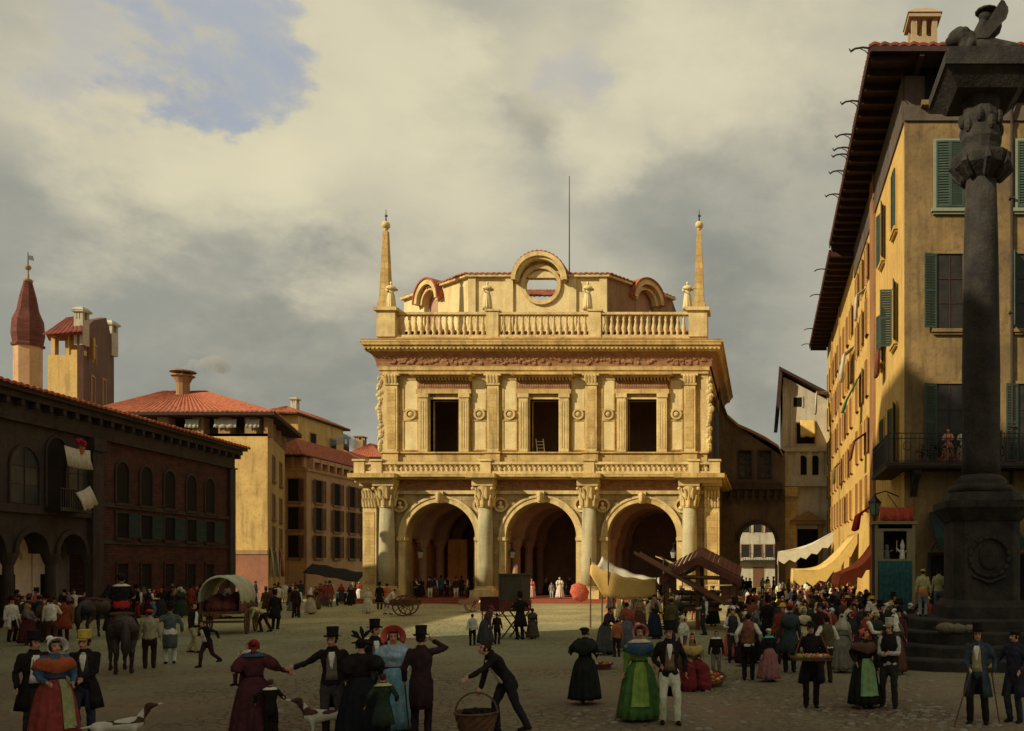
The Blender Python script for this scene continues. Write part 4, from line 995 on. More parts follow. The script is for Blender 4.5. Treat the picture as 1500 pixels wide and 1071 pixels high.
chimney('', PX(500, Y4+3), Y4+3, PZ(660, Y4+3), 1.6, 2.2, M_DARKBRICK, t4)
chimney('', PX(478, Y4+2), Y4+2, PZ(662, Y4+2), 1.0, 1.2, M_TAN, t4)
put_windows(t4, f4[0], f4[1], [(.3, 11), (.7, 11)], 1.4, 2, M_TAN, M_DARK)
Y5 = 142.0
t5, b_ = house('farthest red-roofed house just left of the great palace', [(PX(505, Y5), Y5), (PX(560, Y5), Y5), (PX(560, Y5), 152.0), (PX(505, Y5), 152.0)], PZ(670, Y5), M_PINK, M_TILE, .8, 2.6)
chimney('', PX(528, Y5+3), Y5+3, PZ(650, Y5+3), 1.4, 1.2, M_TAN, t5)
# tower house
Y6 = 80.0
f6 = [(PX(70, Y6), Y6), (PX(121, Y6), Y6), (PX(166, 91), 91.0), (PX(120, 91), 91.0)]
h6 = PZ(488, Y6)
t6 = thing('tower_house', 'narrow tower house of yellow plaster, shade side painted brown, patched roof, behind the shaded palace', 'tower', (f6[0][0], Y6, 0)); b_ = BW(t6)
zop = PZ(520, Y6)
mb = MB(); mb.slab(f6, 0, zop)
mb.box(f6[0][0]+.25, f6[0][0]+.6, Y6+.05, Y6+.5, zop, h6); mb.box(f6[1][0]-1.0, f6[1][0], Y6, Y6+.5, zop, h6-1.5)
mb.box(PX(98, Y6), PX(100, Y6), Y6+.1, Y6+.3, zop, h6); mb.box(f6[0][0]+.3, f6[1][0]-.2, Y6+1.6, Y6+1.8, zop, h6)
b_('wall', mb, M_YEL2)
mb = MB(); a, b = Vector((*f6[1], 0)), Vector((*f6[2], 0)); d = (b-a).normalized(); nrm = Vector((d.y, -d.x, 0))*.06; bk = Vector((-d.y, d.x, 0))
ztp = PZ(467, Y6+3)
poly = [(a, 0), (b, 0), (b, PZ(508, 91)), (a.lerp(b, .72), PZ(466, 88)), (a.lerp(b, .30), PZ(468, 83)), (a, PZ(486, Y6))]
mb.add([(*(q+nrm).xy, z) for q, z in poly]+[(*(q+bk*.4).xy, z) for q, z in poly], [tuple(range(6)), tuple(range(11, 5, -1))]+[(i, i+6, (i+1) % 6+6, (i+1) % 6) for i in range(6)])
b_('side_wall', mb, mat('shade_brown_side_plaster', (.17, .09, .06), .95, (.11, .06, .045), .6, .8, .2, grime=.5))  # browner than the front: the side's shade is painted into its colour
mb = MB(); tiles(mb, P(63, 489, Y6-.9), P(121, 485, Y6-.9), P(122, 462, Y6+1.6), P(97, 466, Y6+1.6), .42, .09, 6); mb.slab([P(66, 489, Y6-.7).xy, P(120, 489, Y6-.7).xy, P(120, 489, Y6+2).xy, P(72, 489, Y6+2).xy], h6-.2, h6-.06)
b_('roof', mb, M_TILE2)
chimney('', PX(122, Y6+.5), Y6+.3, PZ(481, Y6), .8, 1.8, M_WHITEW, t6)
chimney('', PX(162, 90), 90, PZ(500, 90), .9, 1.9, M_WHITEW, t6)
wf = wallframe(f6[1], f6[2])
for u, z, h in ((3.4, PZ(590, Y6+2), 2.6), (7.8, PZ(590, Y6+6), 2.4), (3.9, PZ(527, Y6+2), 1.7)):
    o = window(None, (wf[0]+nrm.x, wf[1]+nrm.y, wf[2]), u, z, 1.2, h, 'rect', M_PINK, M_BROWNW, False); keep(o, t6)
# brick spire
Y7 = 96.0; cx = PX(41, Y7)
t7 = thing('church_spire', 'slender faceted red brick spire with a ball and weather vane at far left', 'spire', (cx, Y7, 0))
q = Y7/F
mb = MB(); mb.lathe(0, 0, [(17*q, 0), (17*q, PZ(508, Y7))], 8); mb.build('belfry_base', M_PINK, t7)
mb = MB(); mb.lathe(0, 0, [(20*q, PZ(508, Y7)), (20*q, PZ(505, Y7)), (18*q, PZ(503, Y7)), (20*q, PZ(490, Y7)), (18.5*q, PZ(470, Y7)), (13*q, PZ(455, Y7)), (10*q, PZ(435, Y7)), (5*q, PZ(413, Y7)), (3*q, PZ(412, Y7))], 8)
mb.build('spire', mat('spire_brick', (.20, .065, .045), .9, (.12, .045, .035), .8, .8, .4, kind='brick'), t7)
mb = MB(); mb.lathe(0, 0, [(5.5*q, PZ(414, Y7)), (6*q, PZ(410, Y7)), (1.5*q, PZ(408, Y7)), (1*q, PZ(396, Y7))], 8); mb.ell((0, 0, PZ(392, Y7)), (4*q, 4*q, 4*q)); mb.build('ball', M_TAN, t7, True)
mb = MB(); mb.limb([(0, 0, PZ(389, Y7)), (0, 0, PZ(370, Y7))], [.06, .04], n=6); mb.prism([(0, PZ(380, Y7)), (.62, PZ(382, Y7)), (.5, PZ(375, Y7)), (0, PZ(374, Y7))], -.03, .03); mb.build('weather_vane', M_IRON, t7)

# ================================================================ RIGHT ROW
XC = 6.2
hA = PZ(72, 37.5)
ta = thing('house', 'towering ochre corner house with deep eaves and a wrought iron balcony behind the column', 'house', (XC, 39, 0)); b_ = BW(ta)
XE = 24
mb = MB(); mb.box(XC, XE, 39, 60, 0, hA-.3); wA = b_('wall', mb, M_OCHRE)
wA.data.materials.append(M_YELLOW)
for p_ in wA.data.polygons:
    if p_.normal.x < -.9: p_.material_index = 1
mb = MB(); mb.box(XC-.08, XC, 39, 60, PZ(180, 39), hA-.35); mb.box(XC+.0, XE, 38.9, 39, PZ(178, 39), hA-.35); b_('attic_band', mb, mat('greybrown_attic_plaster', (.13, .10, .075), .9, None, .5, .8, .2, grime=.5))
mb = MB(); mb.box(XC+.9, XC+2.6, 38.82, 38.95, PZ(152, 39), PZ(82, 39)); mb.box(XC+4.2, XC+7, 38.82, 38.95, PZ(152, 39), PZ(82, 39)); b_('attic_opening', mb, M_DARK)
mb = MB(); mb.box(XC+.7, XC+2.8, 38.6, 38.95, PZ(160, 39), PZ(153, 39)); b_('attic_sill', mb, M_OCHRE)
mb = MB(); mb.box(XC-.14, XC, 48.9, 50.6, 0, PZ(180, 50)); b_('corner_strip', mb, mat('brown_strip_plaster', (.34, .17, .07), .9, None, .6, .7, .2, grime=.5))
# eaves: boards with rafters under
def eaves(b_, x0, x1, y0, y1, z, ov, step=1.1, front=True):
    mb = MB()
    mb.box(x0-ov, x0+.5, y0-(ov if front else 0), y1, z-.04, z+.06)
    if front: mb.box(x0+.5, x1, y0-ov, y0+.5, z-.04, z+.06)
    mb.box(x0-ov-.06, x0-ov, y0-(ov if front else 0), y1, z-.2, z+.12)
    if front: mb.box(x0-ov, x1, y0-ov-.06, y0-ov, z-.2, z+.12)
    n = int((y1-y0)/step)
    for i in range(n+1):
        y = y0-(ov*.7 if front else 0)+(y1-y0+(ov*.6 if front else 0))*i/n; mb.box(x0-ov+.05, x0, y-.09, y+.09, z-.34, z-.045)
    if front:
        for i in range(int((x1-x0)/step)): x = x0+.5+i*step; mb.box(x-.09, x+.09, y0-ov+.05, y0, z-.34, z-.045)
    b_('eaves', mb, M_EAVE)
eaves(b_, XC, XE, 39, 60.4, hA, 1.65)
mb = MB(); e0, e1, e2 = Vector((XC-1.7, 37.3, hA+.08)), Vector((XE, 37.3, hA+.08)), Vector((XC-1.7, 60.4, hA+.08))
tiles(mb, e0, e1, (XE, 46, hA+3.6), (XC+6.6, 46, hA+3.6), .4, .09, 16); tiles(mb, e2, e0, (XC+6.6, 46, hA+3.6), (XC+6.6, 60.4, hA+3.6), .4, .09, 16); b_('roof', mb, M_TILE2)
chimney('', PX(1351, 40.5), 40.5, hA+1.0, 1.15, 2.2, mat('pale_chimney_plaster', (.42, .31, .17), .9, None, 1, .7, .2), ta)
fr = mat('pale_green_frame', (.25, .27, .18), .85, None, 2, .6, .1)
for px in (1391, 1510, 1630):
    x = PX(px, 39)-XC
    o = window(None, (XC, 39, 0), x, PZ(305, 39), 1.2, 2.9, 'rect', fr, M_GLASS, True, M_SHUT, (3, 3)); keep(o, ta)
    o = window(None, (XC, 39, 0), x, PZ(481, 39), 1.15, 3.25, 'rect bars', M_OCHRE, M_GLASS, True, M_SHUT, (165, 168) if px == 1391 else (120, 150)); keep(o, ta)
    o = window(None, (XC, 39, 0), x, PZ(676, 39), 1.15, 3.4, 'rect bars', M_OCHRE, M_GLASS, False, M_SHUT, (165, 168)); keep(o, ta)
    o = window(None, (XC, 39, 0), x, .1, 1.7, 3.3, 'rect', M_DARKSTONE, M_DARK, False); keep(o, ta)
mb = MB(); mb.limb([(XC+4.7, 38.88, 0), (XC+4.7, 38.88, PZ(185, 39)), (XC+4.5, 38.3, hA-.25)], [.07, .07, .07], n=8, caps=False)
for z in (4, 9, 14, 19): mb.box(XC+4.58, XC+4.82, 38.78, 39, z, z+.08)
b_('drainpipe', mb, M_DARKSTONE)
# street side windows (wall faces -x: frame runs towards the camera)
def street(t, ys, zs_, w, h, fm, pm, shut, angf, y_end):
    for y in ys:
        for z in zs_:
            o = window(None, (XC, y_end, R(-90)), y_end-y, z, w, h, 'rect', fm, pm, y < 50, shut, angf(y, z)); keep(o, t)
frb = mat('deep_yellow_frame', (.46, .27, .08), .85, None, 2, .6, .1)
rs = random.Random(21)
zsA = [PZ(481, 39), PZ(676, 39)+.2, PZ(305, 39)]
street(ta, (41.6, 45.8), zsA, 1.1, 2.7, M_YELLOW, M_BROWNW, M_SHUT, lambda y, z: rs.choice([(95, 165), (165, 165), (2, 2)]), 60)
street(ta, (52.6, 55.4, 58.0), [6.2, 9.6, 13.0, 16.6, 19.8], .95, 2.1, M_YELLOW, M_BROWNW, mat('sunburnt_shutters', (.32, .16, .06), .85, None, 2, .7, .1), lambda y, z: rs.choice([(176, 176), (2, 2), (2, 2)]), 60)
hB = hA-.45
tb = thing('house', 'long sunlit yellow house lining the street, with dark sagging eaves and many narrow windows', 'house', (XC, 60, 0)); b_ = BW(tb)
mb = MB(); mb.box(XC+.02, XE, 60, 86, 0, hB-.3); b_('wall', mb, M_YELLOW)
eaves(b_, XC, XE, 60.4, 86.5, hB, 1.65, 1.3, False)
mb = MB(); tiles(mb, (XC-1.7, 86.5, hB+.08), (XC-1.7, 60.4, hB+.08), (XC+4, 60.4, hB+2.5), (XC+4, 86.5, hB+2.5), .4, .09, 10); b_('roof', mb, M_TILE2)
street(tb, [62+2.75*i for i in range(9)], [6.2, 9.4, 12.6, 15.8, 19.0], 1.0, 2.0, M_YELLOW, M_BROWNW, mat('sunburnt_shutters', (0, 0, 0)), lambda y, z: rs.choice([(2, 2), (176, 176), (2, 2)]), 86)
mb = MB()
for y in (71.5, 79.2): mb.box(XC-.1, XC+.02, y, y+.5, 0, hB-.4)
b_('pilaster_strip', mb, frb)
# gutter spouts
for i, (px, py) in enumerate(((1256, 85), (1240, 158), (1230, 232), (1226, 268), (1224, 281), (1219, 308), (1212, 344))):
    X_ = XC-1.7; k = (px+18-VX)/F; Y = X_/k; z = hA+.02
    mb = MB(); mb.limb([(0, 0, .02), (-.3, 0, .05), (-.62, 0, .0), (-.8, 0, -.12), (-.86, 0, -.02)], [.045, .04, .04, .05, .03], n=6); mb.limb([(0, 0, -.35), (-.18, 0, -.1), (-.4, 0, .0)], [.02, .025, .02], n=5)
    o = mb.build('gutter_spout', M_IRON); o.location = (X_, Y, z); keep(o, ta)
for Y in (64, 70, 80, 85.5):
    mb = MB(); mb.limb([(0, 0, .02), (-.3, 0, .05), (-.62, 0, .0), (-.8, 0, -.12)], [.045, .04, .04, .04], n=6)
    o = mb.build('gutter_spout', M_IRON); o.location = (XC-1.7, Y, hB); keep(o, tb)
# balcony round the corner
zb = PZ(680, 37.8); b_ = BW(ta); bx0, by0 = 5.25, 37.6
mb = MB(); mb.box(bx0, XE, by0, 39, zb-.18, zb); mb.box(bx0, XC, 39, 43, zb-.18, zb); mb.box(bx0-.06, XE, by0-.06, by0, zb-.1, zb+.05)
bal = b_('balcony', mb, M_DARKSTONE)
mb = MB(); H_ = 1.3
for z in (zb+.12, zb+H_-.22, zb+H_): mb.limb([(bx0+.05, 43, z), (bx0+.05, by0+.05, z), (XE, by0+.05, z)], [.022]*3, n=5, caps=False)
for i in range(72): x = bx0+.05+i*.19; mb.box(x-.011, x+.011, by0+.04, by0+.062, zb, zb+H_)
for i in range(28): y = by0+.1+i*.19; mb.box(bx0+.04, bx0+.062, y-.011, y+.011, zb, zb+H_)
for i in range(9): x = bx0+.05+i*1.6; mb.box(x-.03, x+.03, by0+.02, by0+.08, zb, zb+H_+.12); arch_ring(mb, x+.8, zb+.75, .16, .19, by0+.04, by0+.06, 10, 0, 6.283)
b_('railing', mb, M_IRON, bal)
for x in (6.6, 9.2, 11.9, 14.6):
    mb = MB(); mb.add([(x-.14, 39, zb-.18), (x+.14, 39, zb-.18), (x+.14, 37.8, zb-.18), (x-.14, 37.8, zb-.18), (x-.14, 39, zb-1.3), (x+.14, 39, zb-1.3), (x+.14, 38.5, zb-.75), (x-.14, 38.5, zb-.75), (x+.14, 37.8, zb-.4), (x-.14, 37.8, zb-.4)],
        [(0,1,2,3),(0,4,5,1),(4,7,6,5),(7,9,8,6),(9,3,2,8),(0,3,9,7,4),(1,5,6,8,2)]); b_('bracket', mb, M_DARKSTONE, bal)
rs = random.Random(9)
M_LEAF = mat('dark_leaves', (.03, .05, .02), .8, None, 6, .8, 0)
for i in range(6):
    x = 6.9+i*.62; t = thing('potted_plant', 'potted plant on the corner balcony, %s from its corner' % ['first', 'second', 'third', 'fourth', 'fifth', 'sixth'][i], 'plant', (x, 37.95, zb), group='plants on the balcony')
    mb = MB(); mb.lathe(0, 0, [(.13, 0), (.19, .3)], 10); mb.build('pot', M_TILE2, t)
    mb = MB()
    for k in range(60):
        a, r_, z = rs.random()*6.28, rs.random()**.5*.32, .3+rs.random()*.55; c = Vector((r_*math.cos(a), r_*math.sin(a), z)); d = Vector((rs.uniform(-1, 1), rs.uniform(-1, 1), rs.uniform(-.3, 1))).normalized()*.11; s_ = Vector((-d.y, d.x, 0))*.5
        mb.quad(c-d, c+s_, c+d, c-s_)
    mb.build('foliage', M_LEAF, t)
# wall lantern
t = thing('lantern', 'glass street lantern on an iron bracket at the corner of the ochre house', 'lantern', (XC, 40.6, 5.9))
mb = MB(); mb.limb([(0, 0, .2), (-.6, 0, .45), (-1.1, 0, .3)], [.03, .03, .03], n=6); mb.limb([(0, 0, -.4), (-.5, 0, .3)], [.02, .02], n=6); mb.build('bracket', M_IRON, t)
mb = MB(); mb.lathe(-1.1, 0, [(.16, -.62), (.27, -.1)], 4); mb.build('glass', mat('greenish_glass', (.16, .24, .2), .2, None, 3, .5, 0, spec=.6), t)
mb = MB(); mb.lathe(-1.1, 0, [(.32, -.1), (.3, -.04), (.12, .14), (.05, .28)], 4); mb.lathe(-1.1, 0, [(.18, -.66), (.18, -.62)], 4)
for k in range(4): a = k*math.pi/2; mb.limb([(-1.1+.16*math.cos(a), .16*math.sin(a), -.62), (-1.1+.27*math.cos(a), .27*math.sin(a), -.1)], [.018, .018], n=4)
mb.build('lantern_cap', M_IRON, t)
# cloths on the street fronts (rz -90: outside is -x)
def sd(name, label, cat, y, z, w, pts, m, folds=4, amp=.06): return drape(name, label, cat, w, pts, m, (XC-.05, y, z), R(-90), folds, amp)
M_GREENC = cloth((.07, .16, .10)); M_REDC = cloth((.34, .05, .03)); M_BROWNC = cloth((.16, .07, .045)); M_YEL = mat('striped_yellow_canvas', (.62, .44, .14), .95, (.48, .31, .09), 2.5, .8, .3)
sd('window_blind', 'long green blind pushed out from an upper window of the yellow street front', 'blind', 55.4, 15.1, 1.6, [(0, 0), (-.45, -.9), (-.95, -1.9), (-1.1, -2.5)], M_GREENC)
sd('rug', 'dark red brown rug airing below an upper window near the ochre corner', 'rug', 45.2, PZ(500, 45), 1.2, [(0, 0), (-.3, -.5), (-.3, -1.7)], M_BROWNC)
sd('laundry', 'bundle of white washing high on the yellow street front', 'laundry', 60.5, 17.8, 1.5, [(0, 0), (-.6, -.5), (-.7, -1.6), (-.65, -2.2)], M_WHITECL, 5, .12)
sd('laundry', 'white cloth under the dark eaves of the yellow street front', 'laundry', 53.5, 19.6, .8, [(0, 0), (-.5, -.4), (-.5, -1.8)], M_WHITECL, 3)
sd('laundry', 'pale sheet hung at the far end of the yellow street front', 'laundry', 83.5, 19.2, 1.6, [(0, 0), (-1.1, .1), (-1.15, -1.9)], M_WHITECL, 4)
sd('rug', 'brown rug hung from a middle window beside the green blind', 'rug', 53, 10.9, 1.2, [(0, 0), (-.7, -.5), (-.9, -1.6)], M_BROWNC)
sd('blanket', 'dull green blanket hung from a lower window of the far yellow front', 'blanket', 70, 11.2, 1.3, [(0, 0), (-.5, -.5), (-.5, -1.7)], cloth((.13, .12, .05)))
sd('hanging_cloth', 'red cloth hung out over the shops of the ochre house', 'cloth', 48.5, PZ(735, 48), 2.2, [(0, 0), (-.9, -.7), (-1.0, -1.5)], M_REDC, 4, .1)
# awnings over the stalls
def awning(label, x0, x1, y0, y1, zw, zo, m, val=.5, sag=.35, name='awning'):
    """cloth from the wall (x1, zw) out to (x0, zo), sagging, with a ragged valance"""
    t = thing(name, label, 'awning', (x1, (y0+y1)/2, zw)); mb = MB(); n = 24; rows = []
    for j in range(11):
        u = j/10; rows.append([(x0+(x1-x0)*(1-u)-x1, y0+(y1-y0)*i/n-(y0+y1)/2, zw+(zo-zw)*u-sag*math.sin(math.pi*u)*(1+.2*math.sin(i*.9))-zw+.04*math.sin(i*1.6+j)) for i in range(n+1)])
    mb.grid(rows, thick=(0, 0, .03)); mb.build('canopy', m, t, True)
    mb = MB(); rows = []
    for j in range(3): rows.append([(x0-x1-.03*j-.02*math.sin(i*2), y0+(y1-y0)*i/n-(y0+y1)/2, zo-zw-val*j/2*(1 if i % 2 else .72)) for i in range(n+1)])
    mb.grid(rows, thick=(.02, 0, 0)); mb.build('valance', m, t)
    mb = MB(); rows = []
    for j in range(3): rows.append([((x0+(x1-x0)*(1-u))-x1, y0-(y0+y1)/2-.02, (zo-zw)*u-sag*math.sin(math.pi*u)-val*j/2*(1 if k % 2 else .7)) for k, u in enumerate([q/10 for q in range(11)])])
    mb.grid(rows, thick=(0, .02, 0)); mb.build('valance', m, t)
    for y in (y0+.1, y1-.1):
        mb = MB(); mb.limb([(x0-x1, y-(y0+y1)/2, -zw), (x0-x1, y-(y0+y1)/2, zo-zw+.1)], [.035, .03], n=6); mb.build('pole', M_GREYWOOD, t)
    return t
awning('red cloth awning over a stall below the ochre house', 3.9, 6.1, 45.0, 49.6, 4.3, 2.5, mat('red_canvas', (.62, .13, .06), .95, (.42, .09, .045), 3, .8, .3), .7, .4)
awning('large sagging yellow awning over the street stalls', 2.0, 6.1, 57.5, 63.5, 5.1, 2.7, M_YEL, 1.0, 1.0)
awning('long white awning on poles behind the yellow awning', 1.15, 5.3, 67.0, 68.8, 5.5, 4.0, M_CREAM, .95, .35)

# off to the left, outside the picture: an unseen tower house, added and shaped to shade the foreground
t8, b_ = house('unseen tall plain tower block added left of the square to shade the foreground', [(-30, -14), (-22.0, -14), (-22.0, 24.5), (-30, 24.5)], 31, M_TAN, M_TILE2, .6, 2)
put_windows(t8, (-22.0, -14), (-22.0, 24.5), [(q/9, z) for q in range(1, 9) for z in (5, 10, 15, 20, 25)], 1.2, 2.4, M_WHITEW, M_GLASS)

# ================================================================ COLUMN WITH LION
YC = 28.5; sc = YC/F; CX = PX(1437, YC)
def cz(py): return PZ(py, YC)
tcn = thing('monument_column', 'massive blackened stone column on stepped octagonal base at right', 'column', (CX, YC, 0))
def oct_(r, k=.42): return [(r, r*k), (r*k, r), (-r*k, r), (-r, r*k), (-r, -r*k), (-r*k, -r), (r*k, -r), (r, -r*k)]
for i, (r, z0, z1) in enumerate(((4.3, 0, .32), (3.65, .32, .64), (3.0, .64, .98), (2.35, .98, 1.3))):
    mb = MB(); p_ = [(r*math.cos(a), r*math.sin(a)) for a in [2*math.pi*k/24 for k in range(24)]]
    p_ = [(x*(1+.12*abs(math.sin(2*math.atan2(y, x)))), y*(1+.12*abs(math.sin(2*math.atan2(y, x))))) for x, y in p_]
    mb.slab(p_, z0, z1-.05); mb.slab(p_, z1-.05, z1, shrink=.99); mb.build('step', M_PLINTH, tcn)
zp0, zp1 = 1.3, cz(765)
mb = MB(); mb.box(-1.32, 1.32, -1.32, 1.32, zp0, zp0+.35); mb.slab([(-1.25, -1.25), (1.25, -1.25), (1.25, 1.25), (-1.25, 1.25)], zp0+.35, zp0+.55, shrink=.88)
mb.slab(oct_(1.04, .72), zp0+.55, zp1); mb.slab(oct_(1.08, .72), zp1, zp1+.4, shrink=1.25); mb.slab(oct_(1.36, .72), zp1+.4, zp1+.62)
mb.slab(oct_(1.2, .6), zp1+.62, zp1+.9, shrink=.9); ped = mb.build('pedestal', M_PLINTH, tcn)
mb = MB(); arch_ring(mb, 0, zp0+1.9, .55, .66, -1.10, -1.02, 16, 0, 6.283); mb.ell((0, -1.04, zp0+1.9), (.34, .08, .42)); mb.limb([(-.5, -1.06, zp0+1.3), (0, -1.08, zp0+1.1), (.5, -1.06, zp0+1.3)], [.05, .08, .05], n=6); mb.build('crest', M_PLINTH, ped, True)
zs0, zs1 = cz(720), cz(262)
mb = MB(); mb.lathe(0, 0, [(1.0, zp1+.9), (1.05, zp1+1.02), (1.0, zp1+1.14), (.8, zp1+1.2), (.82, zp1+1.3), (.7, zp1+1.42), (.62, zp1+1.5)], 24); mb.build('column_base', M_PLINTH, tcn, True)
mb = MB(); mb.lathe(0, 0, [(.62, zp1+1.48), (.6, zs0+1), (.6, zs0+4), (.54, zs0+8), (.48, zs1)], 28); mb.build('shaft', M_PLINTH, tcn, True)
mb = MB()
mb.lathe(0, 0, [(.5, zs1-.1), (.62, zs1), (.9, zs1+.25), (.97, zs1+.5), (.97, zs1+.62), (.6, zs1+.66)], 12)
for k in range(8): a = k*math.pi/4; mb.limb([(.6*math.cos(a), .6*math.sin(a), zs1-.05), (.95*math.cos(a), .95*math.sin(a), zs1+.3), (.9*math.cos(a), .9*math.sin(a), zs1+.6)], [.1, .12, .06], n=6)
zq = zs1+.66; zt = cz(150)
mb.lathe(0, 0, [(.62, zq), (.6, zq+.3), (.66, zq+.5), (.58, zq+.9), (.64, zq+1.2), (.56, zt-.3), (.62, zt)], 14)
for k in range(10): a = k*math.pi/5; mb.ell((.6*math.cos(a), .6*math.sin(a), zq+.9+.25*(k % 2)), (.14, .14, .24), 8, 6)
mb.build('capital', M_PLINTH, tcn)
mb = MB(); sl = [(-.95, -.9), (.95, -.9), (.95, .9), (-.95, .9)]
mb.slab(sl, zt, cz(128), shrink=1.45); mb.slab([(-1.42, -1.36), (1.42, -1.36), (1.42, 1.36), (-1.42, 1.36)], cz(128), cz(112)); mb.slab([(-1.3, -1.25), (1.3, -1.25), (1.3, 1.25), (-1.3, 1.25)], cz(112), cz(101)); mb.build('abacus', M_PLINTH, tcn)
# the winged lion lies on top, its head to the left
zl = cz(101)
tl = thing('lion_statue', 'blackened winged lion statue crouching on top of the column', 'statue', (CX, YC, zl)); tl.scale = (.86,)*3
mb = MB()
mb.limb([(1.2, 0, .55), (.6, 0, .68), (-.1, 0, .78), (-.5, 0, .98)], [(.36, .40), (.34, .40), (.36, .46), (.3, .42)], side=(0, 1, 0), n=12)
mb.limb([(-.45, 0, 1.0), (-.8, 0, 1.18)], [.38, .36], n=12); mb.ell((-.92, 0, 1.12), (.34, .3, .32)); mb.ell((-1.18, 0, 1.02), (.17, .17, .15)); mb.ell((-1.14, 0, .9), (.13, .13, .07))
for s_ in (-1, 1):
    mb.ell((-.82, s_*.22, 1.4), (.07, .05, .09)); mb.limb([(-.45, s_*.25, .8), (-.62, s_*.3, .4), (-.72, s_*.3, .12), (-1.05, s_*.3, .08)], [.2, .13, .1, .1]); mb.limb([(1.0, s_*.28, .5), (.6, s_*.38, .4), (1.0, s_*.38, .15), (.6, s_*.4, .08)], [.3, .2, .13, .1])
    for k in range(9): a = R(60+k*28); mb.ell((-.7+.1*math.cos(k), s_*.2, 1.0+.3*math.sin(a)), (.16, .2, .14), 8, 6)
mb.limb([(1.45, 0, .5), (1.7, .1, .25), (1.5, .3, .1)], [.07, .06, .09])
b_l = link('body', remesh(mb, .045, 2), tl); b_l.data.materials.append(M_PLINTH)
for s_ in (-1, 1):
    mb = MB(); rows = []
    for j in range(7):
        u = j/6; rows.append([(-.25+.62*u*math.cos(R(-30+i*14))+.35*u+.06*i, s_*(.3+.12*u), .95+1.35*u*(1-i*.085)+(.05 if i % 2 else 0)*u) for i in range(8)])
    mb.grid(rows, thick=(0, s_*.06, 0)); mb.build('wing', M_PLINTH, tl)
mb = MB(); mb.ell((.22, 0, 2.12), (.45, .42, .1)); mb.ell((.18, 0, 1.92), (.27, .25, .24)); mb.limb([(.1, 0, 1.75), (-.05, 0, 1.2)], [.18, .3]); mb.build('crest', M_PLINTH, tl, True)
# ================================================================ PEOPLE
TZ = [.80, .90, .98, 1.08, 1.18, 1.30, 1.40, 1.455]
TR = [(.155, .115), (.165, .12), (.150, .108), (.128, .095), (.140, .102), (.166, .118), (.142, .094), (.080, .066)]
def torso_r(z):
    for i in range(len(TZ)-1):
        if z <= TZ[i+1]:
            t = max(0, (z-TZ[i])/(TZ[i+1]-TZ[i])); return tuple(TR[i][k]*(1-t)+TR[i+1][k]*t for k in (0, 1))
    return TR[-1]
def ik(a, b, l1, l2, pole):
    d = b-a; L_ = d.length
    if L_ > (l1+l2)*.995: b = a+d*((l1+l2)*.995/L_); d = b-a; L_ = d.length
    k = (l1*l1-l2*l2+L_*L_)/(2*L_); h = math.sqrt(max(1e-6, l1*l1-k*k)); u = d/L_
    p = Vector(pole)-u*Vector(pole).dot(u)
    if p.length < 1e-4: p = Vector((0, 1, 0))
    return a+u*k+p.normalized()*h, b
